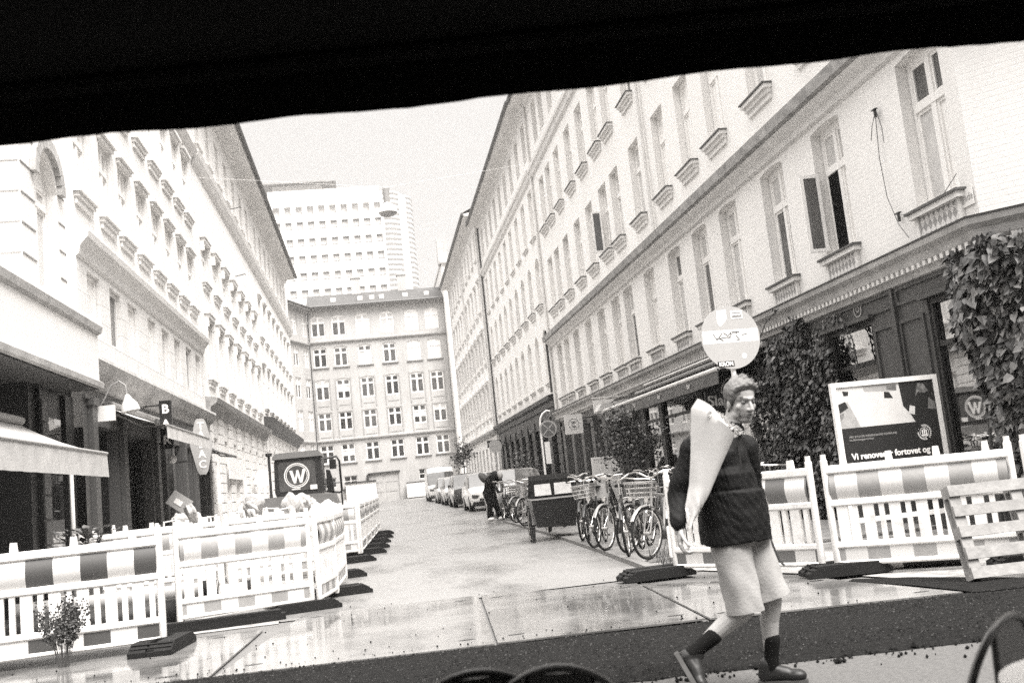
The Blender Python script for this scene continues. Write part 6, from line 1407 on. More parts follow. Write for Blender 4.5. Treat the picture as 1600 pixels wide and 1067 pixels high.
for s in (-1, 1):
    mb = MB(); ball(mb, HP(s*.032, .0695, .010), .0135, seg=16); ball(mb, HP(s*.032+.002, .0775, .008), .0068, mi=1, seg=12); mb.build('eye', [M['eyeball'], M['iris']], man)
# hair: cap of overlapping tufts, swept forward and up
hrng = random.Random(21); mb = MB()
ball(mb, HP(0, -.022, .055), .103, (.84, .98, .88), Hm, 20); ball(mb, HP(0, -.052, .0), .085, (.85, .8, .95), Hm, 18)
for s in (-1, 1): ball(mb, HP(s*.068, -.005, .025), .035, (.45, .9, 1.0), Hm, 12)
for i in range(230):
    th = hrng.uniform(0, 2*pi); ph = hrng.uniform(0, 1)**.6*1.3
    dx, dy, dz = sin(ph)*cos(th), sin(ph)*sin(th), cos(ph)
    if dy > .45 and dz < .66: continue
    b_ = HP(dx*.078, -.022+dy*.090, .052+dz*.080); top = max(0, dz-.35)
    nr_ = (b_-headc).normalized(); sw = (hr*-.75+hfw*(-.25+.5*dy)+hu*(.55*top-.5*(1-top))+nr_*.25+Vector((hrng.gauss(0, .16), hrng.gauss(0, .16), hrng.gauss(0, .16)))).normalized(); l = .022+.040*top+hrng.uniform(0, .01)
    chain(mb, [b_, b_+sw*l*.5+nr_*.006*top, b_+sw*l+nr_*.002], [.010, .008, .0025], n=7)
for k in range(17):   # quiff lifted off the forehead, swept to one side
    t = -1+2*k/16; b_ = HP(t*.064, .066-.030*t*t, .092-.016*t*t); up_ = hrng.uniform(.012, .028); chain(mb, [b_, b_+hfw*.014+hu*up_-hr*.006, b_+hfw*.002+hu*(up_+.008)-hr*.030], [.013, .010, .003], n=7)
limbs_to_obj(mb, 'hair', [M['hair']], man, .0040, 1)
# jacket
def ring_hem(mb):
    n = 36; rows = []
    for z, k in ((.825, 1.0), (.90, 1.0), (1.0, .985), (1.12, .97)):
        rows.append([Vector((pel.x+cos(2*pi*j/n)*.212*k*(1+.02*sin(5*2*pi*j/n)), pel.y+sin(2*pi*j/n)*.178*k, z+(.012*sin(3*2*pi*j/n) if z < .85 else 0))) for j in range(n)])
    V = [v for r_ in rows for v in r_]; mb.add(V, [(i*n+j, i*n+(j+1) % n, (i+1)*n+(j+1) % n, (i+1)*n+j) for i in range(3) for j in range(n)], 0, True); mb.add(rows[0], [tuple(range(n))]); mb.add(rows[-1], [tuple(range(n))])
mb = MB()
ring_hem(mb); chain(mb, [L(2.05, 5.73, .93), L(2.045, 5.735, 1.0), L(2.03, 5.74, 1.18), L(2.02, 5.745, 1.31)], [.182, .184, .182, .166], flat=.80, n=24)
chain(mb, [shR+Vector((.02,.02,.0)), L(2.03, 5.74, 1.385), shL+Vector((-.02,-.01,.0))], [.082, .098, .082])
chain(mb, [L(2.05, 5.73, 1.40), L(2.085, 5.71, 1.47)], [.095, .070])
chain(mb, [shR, elR, wrR+Vector((0,0,.035))], [.092, .074, .050]); chain(mb, [shL, elL, wrL+Vector((0,0,.03))], [.088, .072, .050])
chain(mb, [wrR+Vector((0,0,.05)), wrR+Vector((0,-.002,.022))], [.047, .044])
jk = limbs_to_obj(mb, 'jacket', [M['jacket']], man, .0075, 2)
def flat_hem(co, no):
    co = co.copy(); c0 = np.array(pel); m = (co[:, 2] < .835) & (np.hypot(co[:, 0]-c0[0], co[:, 1]-c0[1]) < .26); co[m, 2] = .835-.12*(.835-co[m, 2])*0-.004; return co
displace(jk, flat_hem); displace(jk, lambda co, no: wrinkles(wrinkles(co, no, .007, 5, 9), no, .003, 8, 26))
jk.data.polygons.foreach_set('use_smooth', [True]*len(jk.data.polygons))
mb = MB(); cc = L(2.085, 5.705, 1.475); pts = [cc+Vector((cos(a)*.068, sin(a)*.064, .015*cos(a+2.4))) for a in [2*pi*k/20 for k in range(20)]]
mb.tube(pts, .017, 8, 0, False, True, 1.9); mb.build('collar', [M['jacket']], man)
mb = MB(); mb.tube([chest+f*.145+Vector((0,0,.14)), chest+f*.15, pel+f*.15+Vector((0,0,.0))], .005, 6); mb.build('zip', [M['darkmetal']], man)
# shorts
def shorts_leg(a, b, mbx, r0, r1, r2):
    n = 26; rows = []; P_ = [a+Vector((0,0,.05)), a.lerp(b, .35), a.lerp(b, .7), b]; rs = [r0, r0*.98, r1, r2]
    d = (b-a).normalized(); u = d.cross(Vector((0, 1, 0))).normalized(); v = d.cross(u)
    for p, r in zip(P_, rs): rows.append([p+u*cos(2*pi*k/n)*r*(1+.05*cos(3*2*pi*k/n))+v*sin(2*pi*k/n)*r*.92 for k in range(n)])
    for r_ in (rs[-1]-.008,): rows.append([b+u*cos(2*pi*k/n)*r_+v*sin(2*pi*k/n)*r_*.92 for k in range(n)]); rows.append([a.lerp(b, .6)+u*cos(2*pi*k/n)*(r1-.014)+v*sin(2*pi*k/n)*(r1-.014)*.92 for k in range(n)])
    V = [q for r_ in rows for q in r_]; mbx.add(V, [(i*n+k, i*n+(k+1) % n, (i+1)*n+(k+1) % n, (i+1)*n+k) for i in range(len(rows)-1) for k in range(n)], 0, True); mbx.add(rows[0], [tuple(range(n))]); mbx.add(rows[-1], [tuple(range(n))])
def leg_cloth(mbx, a, b, r0, r2, seed):
    n = 40; m = 26; rows = []; d = (b-a).normalized(); u = d.cross(Vector((0, 1, 0))).normalized(); v = d.cross(u); R_ = random.Random(seed); ph = [R_.uniform(0, 6.28) for _ in range(8)]
    for i in range(m+1):
        t = i/m; r = r0*(1-t)+r2*t; p = a.lerp(b, t); row = []
        for k in range(n):
            q = 2*pi*k/n; w_ = .005*sin(2*q+ph[0]+t*3)*sin(pi*t)+.0045*abs(sin(t*6+2.6*sin(q+ph[1])+ph[2]))**2*(1-.3*t)+.005*sin(5*q+ph[3])*t+.0022*sin(t*17+4*sin(q*2+ph[4]))
            row.append(p+(u*cos(q)+v*sin(q)*.93)*(r+w_))
        rows.append(row)
    rows.append([b+(u*cos(2*pi*k/n)+v*sin(2*pi*k/n)*.93)*(r2-.010) for k in range(n)]); rows.append([a.lerp(b, .7)+(u*cos(2*pi*k/n)+v*sin(2*pi*k/n)*.93)*(r2-.014) for k in range(n)])
    V = [q for r_ in rows for q in r_]; mbx.add(V, [(i*n+k, i*n+(k+1) % n, (i+1)*n+(k+1) % n, (i+1)*n+k) for i in range(len(rows)-1) for k in range(n)], 0, True); mbx.add(rows[0], [tuple(range(n))]); mbx.add(rows[-1], [tuple(range(n))])
mb = MB(); leg_cloth(mb, hipR+Vector((.015, 0, .06)), kneeR+(hipR-kneeR)*-.03, .114, .106, 3); leg_cloth(mb, hipL+Vector((-.01, 0, .06)), kneeL+(hipL-kneeL)*.03, .112, .104, 4)
ball(mb, pel+Vector((0, 0, -.03)), .14, (1.1, .85, .75), seg=24)
mb.build('shorts', [M['shorts']], man)
# socks and shoes
for (k_, a, lab) in ((kneeR, ankR, 0), (kneeL, ankL, 1)):
    mb = MB(); top = a.lerp(k_, .42); chain(mb, [top, a.lerp(k_, .2), a], [.0475, .042, .042], n=18); o = limbs_to_obj(mb, 'sock', [M['sock']], man, .006, 1)
def shoe(ank, heel, toe, upv):
    heel, toe = Vector(heel), Vector(toe); d = (toe-heel); ln = d.length; d.normalize(); R = frame(d, upv); P = lambda r_, f_, u_: heel+R.col[0]*r_+R.col[1]*f_+R.col[2]*u_
    s = empty('shoe', (0, 0, 0)); s.parent = man; mb = MB()
    ball(mb, P(0, .05, .045), .045, (.85, 1.1, .9), R); ball(mb, P(0, ln-.062, .036), .052, (.92, 1.15, .72), R); chain(mb, [P(0, .05, .045), P(0, ln*.5, .048), P(0, ln-.07, .032)], [.042, .042, .038]); chain(mb, [P(0, .05, .04), P(0, .06, .10)], [.046, .046]); chain(mb, [P(0, .07, .075), P(0, ln*.6, .05)], [.040, .036])
    limbs_to_obj(mb, 'upper', [M['shoe']], s, .006, 2)
    mb = MB(); out_ = [(.0, .030), (.01, .036), (ln*.3, .036), (ln*.6, .047), (ln*.85, .046), (ln*.97, .028), (ln, .0)]; pts = [(w_, y) for y, w_ in out_]+[(-w_, y) for y, w_ in reversed(out_[:-1])]
    V = [P(x, y, z) for z in (-.012, .014) for x, y in pts]; n = len(pts); mb.add(V, [tuple(range(n))[::-1], tuple(range(n, 2*n))]+[(i, (i+1) % n, (i+1) % n+n, i+n) for i in range(n)]); mb.build('sole', [M['sole']], s)
    mb = MB()
    for k in range(4): mb.tube([P(-.022, ln*.42+.022*k, .084-.006*k), P(.022, ln*.42+.022*k+.01, .084-.006*k)], .0025, 4)
    mb.build('lace', [M['greymetal']], s)
shoe(ankR, L(1.625, 5.80, .245), L(1.70, 5.66, .02), (1, -.2, .35)); shoe(ankL, L(2.10, 5.83, .014), L(2.35, 5.70, .014), (0, 0, 1))
# strap
mb = MB(); mb.tube([pel-rt*.17+f*.02+Vector((0,0,.02)), L(2.262, 5.74, .80), L(2.285, 5.73, .70), L(2.31, 5.72, .665)], .014, 8, 0, True, False, .35); mb.build('bag_strap', [M['black']], man)
# ---------------- bouquet (held thing: its own object)
bq = empty('bouquet', tuple(L(1.80, 5.49, .95)+O), 0, 'bouquet in a long pale paper cone held against the black jacket', 'bouquet'); BO = Vector(bq.location)
def at(px, py, Y_):
    d = Rw @ Vector((px-800, -(py-533.5), -_f)); return Vector((0, 0, H))+d*(Y_/d.y)
out_ = [((1071, 815), 5.52), ((1092, 782), 5.50), ((1105, 757), 5.47), ((1143, 669), 5.40), ((1119, 641), 5.43), ((1099, 629), 5.45), ((1087, 612), 5.48), ((1077, 627), 5.50), ((1076, 694), 5.53), ((1074, 745), 5.55), ((1068, 780), 5.55)]
fr = [at(*p, y)-BO for p, y in out_]
cen = [at(1075, 790, 5.47)-BO, at(1090, 745, 5.42)-BO, at(1106, 690, 5.36)-BO, at(1100, 650, 5.40)-BO]
mb = MB(); N_ = 14
def rowpts(t):   # t 0 bottom..1 top: left edge, right edge
    Lp = [fr[0], fr[10], fr[9], fr[8], fr[7], fr[6]]; Rp = [fr[0], fr[1], fr[2], fr[2].lerp(fr[3], .55), fr[3], fr[4]]
    k = t*5; i = min(4, int(k)); q = k-i; return Lp[i].lerp(Lp[i+1], q), Rp[i].lerp(Rp[i+1], q)
V = []; nr = 30
for i in range(nr+1):
    t = i/nr; a, b = rowpts(t)
    for j in range(N_+1):
        s = j/N_; wdt = (b-a).length; bulge = wdt*.26*(sin(pi*s))**.8; p = a.lerp(b, s)+Vector((.25, -1, .05)).normalized()*bulge
        p += Vector((0, -1, 0))*(.007*sin(s*9+t*14)*(1-t)+.016*max(0, .42-t)*sin(s*11+t*34)*sin(t*21+s*5)*3); V.append(p)
mb.add(V, [(i*(N_+1)+j, i*(N_+1)+j+1, (i+1)*(N_+1)+j+1, (i+1)*(N_+1)+j) for i in range(nr) for j in range(N_)], 0, True)
V2 = [p+Vector((0, .012, 0)) if 0 else p+Vector((0, .004, 0)) for p in V]; mb.add(V2, [(i*(N_+1)+j, (i+1)*(N_+1)+j, (i+1)*(N_+1)+j+1, i*(N_+1)+j+1) for i in range(nr) for j in range(N_)], 0, True)
mb.build('paper_wrap', [M['paper']], bq, recalc=False)
mb = MB(); a, b = fr[0], fr[6]; V = []
for i in range(nr+1):
    t = i/nr; a, b = rowpts(t); 
    for j in range(N_+1):
        s = j/N_; V.append(a.lerp(b, s)+Vector((.1, 1, 0)).normalized()*((b-a).length*.22*sin(pi*s)+.004))
mb.add(V, [(i*(N_+1)+j, i*(N_+1)+j+1, (i+1)*(N_+1)+j+1, (i+1)*(N_+1)+j) for i in range(nr) for j in range(N_)], 0, True); mb.build('paper_back', [M['paper']], bq, recalc=False)
fl = random.Random(2); mb = MB()
for (px, py) in [(1104, 634), (1112, 640), (1120, 645), (1126, 652), (1132, 650), (1139, 655), (1146, 658), (1150, 664), (1136, 664), (1128, 643), (1117, 636), (1144, 668)]:
    c = at(px+fl.uniform(-2, 2), py+fl.uniform(-2, 2), 5.41+fl.uniform(0, .05))-BO
    for k in range(9): 
        a = 2*pi*k/9+fl.uniform(0, .4); d = Vector((cos(a), -.35, sin(a))).normalized(); R = frame(d); ball(mb, c+d*.011, .010, (.7, 1.25, .35), R, 6)
    ball(mb, c, .006, seg=6)
mb.build('flower', [M['petal']], bq)
mb = MB()
for i in range(26):
    c = at(fl.uniform(1100, 1152), fl.uniform(634, 668), 5.47)-BO; d = Vector((fl.uniform(-1, 1), fl.uniform(-.6, .1), fl.uniform(-.2, 1))).normalized(); R = frame(d); l = .03
    mb.add([c, c+R.col[0]*.008+d*l*.5, c+d*l, c-R.col[0]*.008+d*l*.5], [(0, 1, 2, 3)])
mb.build('foliage', [M['leafg']], bq, recalc=False)
# both stand a little nearer to the viewer
_old = O.copy(); man.location = (1.955, 5.43, 0); man.scale = (.965,)*3; bq.location = Vector(man.location)+(BO-_old)*.965; bq.scale = (.965,)*3
# ---------------- person bending over by the bicycles
bp = empty('person', (3.42, 30.6, gz(30.6)), 0, 'person in dark clothes with grey backpack bending down beside the far bicycles', 'person')
mb = MB(); hp = Vector((-.08, 0, .90)); sh = Vector((.14, -.12, 1.34)); hd = Vector((.26, -.2, 1.34))
chain(mb, [hp, hp.lerp(sh, .5)+Vector((-.05,0,.04)), sh], [.17, .18, .17], flat=.8)
for s, kx_, ax_ in ((-1, -.10, -.14), (1, .08, .16)): chain(mb, [hp+Vector((s*.08, 0, -.04)), Vector((kx_, -.06, .50)), Vector((ax_, 0, .12))], [.13, .095, .075])
for s in (-1, 1): chain(mb, [sh+Vector((s*.12, s*.08, -.0)), sh+Vector((s*.12+.05, -.12, -.28)), sh+Vector((.08+s*.05, -.22, -.50))], [.07, .055, .045])
limbs_to_obj(mb, 'clothes', [M['jacket']], bp, .016, 2)
mb = MB(); ball(mb, hd+Vector((.02, -.02, .0)), .105, (.85, .9, 1.1)); chain(mb, [sh, hd], [.055, .055]); 
for s in (-1, 1): ball(mb, sh+Vector((.09+s*.05, -.24, -.55)), .04, (.8, .8, 1.3)); 
for s in (-1, 1): 
    for k in range(4): chain(mb, [sh+Vector((.075+s*.05+.014*k, -.25, -.58)), sh+Vector((.08+s*.05+.014*k, -.265, -.645+.006*k))], [.009, .007], n=6)
limbs_to_obj(mb, 'body', [M['skin']], bp, .009, 2)
mb = MB(); ball(mb, hd+Vector((-.0, .01, .03)), .115, (.85, .9, 1.0)); limbs_to_obj(mb, 'hair', [mat('fair_hair', .42, .7, .3, noise=.3, nscale=20)], bp, .012, 1)
mb = MB(); R = Matrix.Rotation(radians(-38), 3, 'Y'); ball(mb, Vector((-.20, .05, 1.32)), .17, (.72, .85, 1.25), R, 18); limbs_to_obj(mb, 'backpack', [mat('grey_backpack', .12, .8, .2, noise=.3, nscale=6)], bp, .014, 2)
for s, ax_ in ((-1, -.14), (1, .18)):
    mb = MB(); ball(mb, (ax_+.04, -.05, .06), .07, (1.5, 1.2, .8)); o = limbs_to_obj(mb, 'shoe', [M['white']], bp, .012, 1)
# ================================================================ dark awning of the cafe over the camera
aw = empty('cafe_awning', (0.5, 0.0, 2.33), radians(-8.1), 'black cafe awning whose front edge crosses the top of the view', 'awning')
er = random.Random(8)
mb = MB(); n = 60; V = []
# top cloth: slopes down from the wall behind the camera to the front bar
for i in range(n+1):
    x = -4.5+9*i/n
    for (y, z) in ((-2.6, 1.25), (-1.2, .86), (.4, .52), (1.6, .26), (2.62, .17)): V.append((x, y, z))
mb.add(V, [(5*i+j, 5*i+5+j, 5*i+6+j, 5*i+1+j) for i in range(n) for j in range(4)], 0, True)
mb.build('canopy_cloth', [M['blackmat']], aw, recalc=False)
mb = MB(); V = []
for i in range(n*3+1):
    x = -4.5+9*i/(n*3); dz = .006*sin(x*2.3)+.004*sin(x*11)+er.uniform(-.0015, .0015); V += [(x, 2.62, .17), (x, 2.625, .02+dz)]
mb.add(V, [(2*i, 2*i+2, 2*i+3, 2*i+1) for i in range(n*3)]); V2 = [(x, y-.01, z) for x, y, z in V]; mb.add(V2, [(2*i, 2*i+1, 2*i+3, 2*i+2) for i in range(n*3)]); mb.build('valance', [M['blackmat']], aw, recalc=False)
mb = MB(); mb.cyl((-4.5, 2.58, .16), (4.5, 2.58, .16), .03, 10)
for x in (-3.6, 3.6): mb.tube([(x, -2.4, .9), (x+.4*(1 if x < 0 else -1), .3, .45), (x, 2.5, .14)], .025, 8)
mb.build('awning_arm', [M['blackmat']], aw)
q = empty('cafe_wall', (0, -3.0, 0), 0, 'dark cafe wall behind the viewer that carries the black awning', 'wall'); mb = MB(); mb.box((-14, -.4, 0), (14, 0, 3.9)); mb.build('masonry', [M['shopG']], q)
# ================================================================ cafe chairs and table
M['chairm'] = mat('bronze_chair_metal', .07, .32, .6, metal=.6)
def chair(x, y, deg, label):
    bx, by = -sin(radians(deg))*.25, cos(radians(deg))*.25
    c = empty('cafe_chair', (x-bx, y-by, 0), radians(deg), label, 'chair', 'round backed metal cafe chairs')   # local: back at +y side, seat towards -y
    mb = MB(); n = 22; R_ = .215; pts = []
    for k in range(n+1):
        a = pi*k/n; pts.append((R_*cos(a)*1.0, .20+.05*(1-sin(a)), .60+R_*sin(a)*.92))
    pts = [(.205, .17, .43)]+pts+[(-.205, .17, .43)]; mb.tube(pts, .0105, 10); mb.build('back_rail', [M['chairm']], c)
    mb = MB()
    for k in range(2): 
        s = -1 if k else 1; mb.tube([(s*.10, .18, .44), (s*.115, .205, .62), (s*.085, .21, .778)], .009, 8); mb.cut()
    mb.parts('back_splat_rod', [M['chairm']], c)
    mb = MB(); V = []
    for i in range(9):
        t = i/8; zz = .46+.325*t; w_ = .12*(1-.25*t); V += [(-w_, .185+.02*t, zz), (w_, .185+.02*t, zz), (w_, .191+.02*t, zz), (-w_, .191+.02*t, zz)]
    mb.add(V, [(4*i+j, 4*i+(j+1) % 4, 4*i+4+(j+1) % 4, 4*i+4+j) for i in range(8) for j in range(4)]+[(0, 1, 2, 3), (32, 33, 34, 35)], 0); mb.build('back_panel', [M['chairm']], c)
    mb = MB(); mb.tube([(.2*cos(a), .2*sin(a)-.01, .44) for a in [2*pi*k/24 for k in range(24)]], .013, 8, 0, False, True); mb.cyl((0, -.01, .435), (0, -.01, .452), .195, 24); mb.build('seat', [M['chairm']], c)
    mb = MB()
    for sx, sy in ((1, 1), (-1, 1), (1, -1), (-1, -1)): mb.tube([(sx*.15, sy*.14, .43), (sx*.19, sy*.19, .0)], [.012, .010], 8); mb.cut()
    mb.parts('leg', [M['chairm']], c)
chair(.20, 2.56, 176, 'dark round backed cafe chair, left one of the overlapping pair at the bottom')
chair(.38, 2.49, 152, 'dark round backed cafe chair turned sideways, right one of the overlapping pair')
chair(1.53, 2.46, 35, 'dark round backed cafe chair beside the white table at the right corner')
t = empty('cafe_table', (1.60, 1.97, 0), 0, 'round white cafe table at the bottom right corner', 'table')
mb = MB(); mb.cyl((0, 0, .70), (0, 0, .725), .32, 48); mb.build('table_top', [M['white']], t); mb = MB(); mb.cyl((0, 0, .03), (0, 0, .70), .03, 12); mb.build('column', [M['darkmetal']], t); mb = MB(); mb.cyl((0, 0, 0), (0, 0, .03), .22, 24); mb.build('base', [M['darkmetal']], t)
# ================================================================ plants
M['leafD'] = mat('ivy_leaf_dark', .035, .42, .5, noise=.4, nscale=3); M['leafM'] = mat('ivy_leaf', .075, .40, .5, noise=.4, nscale=3); M['leafL'] = mat('ivy_leaf_pale', .20, .45, .5, noise=.3, nscale=5)
M['bark'] = mat('bark', .10, .9, .2, noise=.4, nscale=12, bump=.6)
def leaf(mb, p, d, nrm, s, mi):
    d = d.normalized(); nrm = (nrm-d*nrm.dot(d)); nrm = nrm.normalized() if nrm.length > 1e-4 else d.orthogonal().normalized(); r = d.cross(nrm)
    pts = [p, p+r*s*.42+d*s*.12+nrm*s*.10, p+r*s*.36+d*s*.55+nrm*s*.06, p+d*s*1.05-nrm*s*.10, p-r*s*.36+d*s*.55+nrm*s*.06, p-r*s*.42+d*s*.12+nrm*s*.10, p+d*s*.5-nrm*s*.02]
    mb.add(pts, [(0, 1, 6), (1, 2, 6), (2, 3, 6), (3, 4, 6), (4, 5, 6), (5, 0, 6)], mi, False)
def ivy(name, label, region, nleaf, size, seed, out_n, cat='climbing plant', pale=.18):
    r = random.Random(seed); e = empty(name, region['o'], region.get('rz', 0), label, cat); mb = MB(); st = MB(); k = 0
    # local: x along wall, -y outward, z up.  region['f'](x,z)->thickness (0 outside)
    while k < nleaf:
        x = r.uniform(*region['x']); z = r.uniform(*region['z']); th = region['f'](x, z)
        if th <= 0: continue
        lump = .5+.5*sin(x*5.1+seed)*cos(z*4.3+x*2); 
        if r.random() > .35+.65*lump: continue
        y = -th*(r.random()**.4)*(.55+.45*lump)
        d = Vector((r.gauss(0, .6), -.55+r.gauss(0, .35), -.85+r.gauss(0, .4))); nn = Vector((r.gauss(0, .5), -1+r.gauss(0, .4), .55+r.gauss(0, .4)))
        s = size*r.uniform(.6, 1.25); q = r.random(); mi = 2 if q < pale else (1 if q < .55 else 0)
        leaf(mb, Vector((x, y, z)), d, nn, s, mi); k += 1
    mb.build('foliage', [M['leafD'], M['leafM'], M['leafL']], e, recalc=False)
    for i in range(region.get('stems', 7)):
        x = r.uniform(region['x'][0]+.2, region['x'][1]-.2); pts = [(x, -.04, 0)]
        for j in range(1, 9):
            x += r.uniform(-.12, .12); z = region['z'][1]*j/8
            if region['f'](x, min(z, region['z'][1]-.05)) <= 0 and j > 3: break
            pts.append((x, -.05-.05*r.random(), z))
        st.tube(pts, [.022*(1-.08*q_) for q_ in range(len(pts))], 6); st.cut()
    st.parts('stem', [M['bark']], e); return e
def fA(x, z):   # left mass: local x = A-type axis (towards the camera), x in 0..3.6
    top = 2.55+.9*min(1, max(0, (x-.2)/1.6))+.12*sin(x*6); 
    if x > 2.6: top = 3.35-.55*(x-2.6)+.1*sin(x*9)
    if z > top: return 0
    return .42*(1-(z/4.2)**3)*min(1, 3*x+.4)*min(1, max(0, (3.6-x)*.42))+.03
ivy('ivy_bush', 'dark ivy mass climbing the shop wall behind the no entry sign', dict(o=(7.58, 18.75, .05), rz=-pi/2, x=(0, 3.5), z=(0, 3.6), f=fA, stems=6), 5600, .10, 3, 1, pale=.10)
def fB(x, z):
    edge = .55*sin(z*1.7+.5)*.35+(.45 if z < 2.3 else .15); top = 3.45+.1*sin(x*7)
    if x < edge*(1-.15*z) or z > top: return 0
    return .5*min(1, (x-edge*(1-.15*z))*1.3)+.03
ivy('ivy_bush', 'big leaved ivy covering the house corner at the right edge', dict(o=(7.55, 11.75, .05), rz=-pi/2+.12, x=(0, 1.75), z=(0, 3.55), f=fB, stems=4), 4300, .125, 5, 1, pale=.30)
def creeper(o, rz, pts, label, n, seed, size=.07):
    r = random.Random(seed); e = empty('ivy_creeper', o, rz, label, 'climbing plant'); mb = MB(); mb.tube(pts, .010, 5); mb.build('stem', [M['bark']], e); mb = MB()
    for i in range(n):
        k = r.uniform(0, len(pts)-1.01); j = int(k); p = Vector(pts[j]).lerp(Vector(pts[j+1]), k-j); leaf(mb, p+Vector((r.gauss(0, .05), -.03+r.gauss(0, .03), r.gauss(0, .05))), Vector((r.gauss(0, 1), -.3, r.gauss(-.3, 1))), Vector((0, -1, .4)), size*r.uniform(.6, 1.2), r.choice([0, 1, 1, 2]))
    mb.build('foliage', [M['leafD'], M['leafM'], M['leafL']], e, recalc=False)
creeper((7.58, 15.6, 0), -pi/2, [(0, -.06, 2.9), (.25, -.06, 3.25), (.6, -.07, 3.35), (.9, -.06, 3.15), (1.05, -.05, 2.9), (1.1, -.05, 2.5)], 'ivy shoot arching over the first shop window', 130, 8)
creeper((7.5, 18.2, 0), -pi/2, [(0, -.06, 2.6), (.5, -.3, 3.2), (1.2, -.32, 3.6), (1.8, -.3, 3.75)], 'thin ivy shoot reaching up to the shop cornice', 60, 9)
def tree(name, loc, h, cr, cz, label, nl, size, seed, pale=.3, spread=(1, 1, 1)):
    r = random.Random(seed); e = empty(name, loc, 0, label, 'tree'); mb = MB()
    tr = [(0, 0, 0), (.03, 0, h*.25), (-.02, .02, h*.5), (.02, 0, cz)]; mb.tube(tr, [.05, .04, .034, .026], 8)
    tips = []
    for i in range(14):
        a = r.uniform(0, 6.28); zz = r.uniform(cz*.72, cz*1.05); b = Vector((0, 0, zz-.2)); t = Vector((cos(a)*cr*r.uniform(.5, .95)*spread[0], sin(a)*cr*r.uniform(.5, .95)*spread[1], zz+cr*r.uniform(-.2, .8)*spread[2])); m_ = b.lerp(t, .5)+Vector((0, 0, .08))
        mb.tube([b, m_, t], [.018, .011, .005], 5); tips += [t, m_, b.lerp(t, .8)]
    mb.build('trunk', [M['bark']], e); mb = MB()
    for i in range(nl):
        c = r.choice(tips); p = c+Vector((r.gauss(0, cr*.22), r.gauss(0, cr*.22), r.gauss(0, cr*.22))); d = Vector((r.gauss(0, 1), r.gauss(0, 1), r.gauss(-.2, .8)))
        leaf(mb, p, d, Vector((r.gauss(0, .6), r.gauss(0, .6), 1)), size*r.uniform(.6, 1.2), 2 if r.random() < pale else r.choice([0, 1]))
    mb.build('crown', [M['leafD'], M['leafM'], M['leafL']], e, recalc=False); return e
tree('small_tree', (5.75, 21.6, .1), 2.4, .72, 1.85, 'small leafy tree before the grey pilasters behind the bicycles', 2900, .065, 4, .22)
tree('small_tree', (4.9, 56.5, .3), 3.4, .9, 2.9, 'thin young tree rising over the parked cars far down the street', 900, .11, 6, .3, (1, 1, 1.4))
tree('small_tree', (5.6, 38.2, .2), 2.2, .6, 1.6, 'low bushy tree behind the bending person', 700, .08, 16, .4)
# potted plant left
e = empty('potted_plant', (-4.0, 14.55, .1), 0, 'leafy potted plant poking up behind the near left barrier', 'plant'); mb = MB(); mb.tube([(0, 0, 0), (0, 0, .32)], [.13, .17], 16); mb.build('pot', [M['shopM']], e); r = random.Random(1); mb = MB(); st = MB()
for i in range(190):
    a = r.uniform(0, 6.28); rr_ = abs(r.gauss(0, .17)); z = r.uniform(.45, 1.12); leaf(mb, Vector((rr_*cos(a)*1.3, rr_*sin(a), z)), Vector((cos(a), sin(a), r.uniform(.1, 1))), Vector((-cos(a)*.3, -sin(a)*.3, 1)), r.uniform(.07, .13), r.choice([1, 2, 2]))
for i in range(7): a = i; st.tube([(0, 0, .3), (.08*cos(a), .08*sin(a), .7), (.2*cos(a), .2*sin(a), 1.05)], .008, 5)
mb.build('foliage', [M['leafD'], M['leafM'], M['leafL']], e, recalc=False); st.build('stem', [M['bark']], e)
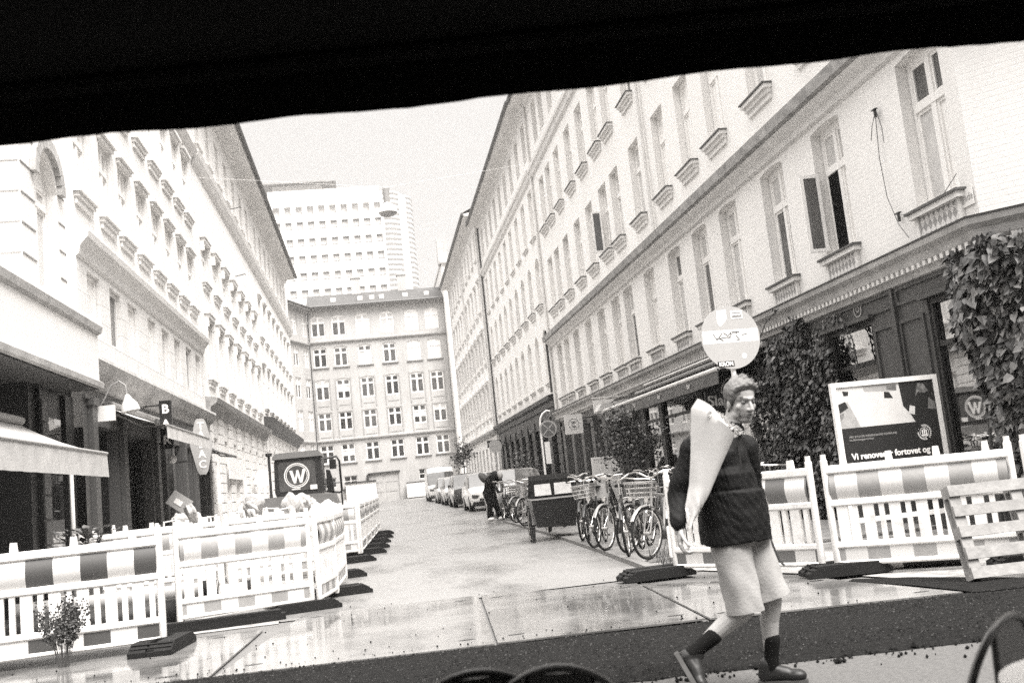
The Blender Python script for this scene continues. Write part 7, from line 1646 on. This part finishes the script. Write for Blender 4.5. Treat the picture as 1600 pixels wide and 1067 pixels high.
# weed in front of barrier slats
e = empty('weed_bush', (-2.95, 9.80, .02), 0, 'dark feathery weed growing before the dark striped barrier slats', 'plant'); r = random.Random(14); mb = MB(); st = MB()
for i in range(34):
    a = r.uniform(-1, 1); t = Vector((a*.27, r.uniform(-.08, .05), r.uniform(.42, .66)-.1*abs(a))); st.tube([(a*.05, 0, 0), (a*.12, 0, t.z*.5), tuple(t)], .003, 4)
    for k in range(38): q = r.uniform(.5, 1); p = Vector((a*.05, 0, 0)).lerp(t, q)+Vector((r.gauss(0, .02), r.gauss(0, .02), r.gauss(0, .02))); leaf(mb, p, Vector((r.gauss(0, 1), r.gauss(0, .5), r.gauss(.5, .7))), Vector((0, -1, .3)), r.uniform(.012, .03), r.choice([0, 0, 1]))
mb.build('foliage', [M['leafD'], M['leafM'], M['leafL']], e, recalc=False); st.build('stem', [M['bark']], e)
# grass tufts by the bike rack
mb = MB(); r = random.Random(6)
for i in range(900):
    x = r.uniform(3.5, 4.6); y = r.uniform(11.9, 13.4); z = .004 if y < 13 else .05; h = r.uniform(.05, .2); a = r.uniform(0, 6.28); l = Vector((cos(a), sin(a), 0))*r.uniform(.01, .08)
    mb.add([(x-.004, y, z), (x+.004, y, z), (x+l.x, y+l.y, z+h)], [(0, 1, 2)], r.choice([0, 1, 2]))
tag(mb.build('grass', [M['leafD'], M['leafM'], M['leafL']], recalc=False), 'rough grass tufts around the bicycle rack rails', 'grass', kind='stuff')

# ---------------------------------------------------------------- haze in the air
hz = MB(); hz.box((-420, -62, -1.6), (420, 402, 89)); ho = hz.build('haze', [], None); hm = bpy.data.materials.new('haze'); hm.use_nodes = True; t_ = hm.node_tree; t_.nodes.clear()
ou = t_.nodes.new('ShaderNodeOutputMaterial'); pv_ = t_.nodes.new('ShaderNodeVolumePrincipled'); pv_.inputs['Color'].default_value = (.97, .955, .94, 1); pv_.inputs['Density'].default_value = .0007; pv_.inputs['Anisotropy'].default_value = .2
t_.links.new(pv_.outputs[0], ou.inputs['Volume']); ho.data.materials.append(hm); tag(ho, kind='stuff'); ho['label'] = 'thin pale haze filling the street air'
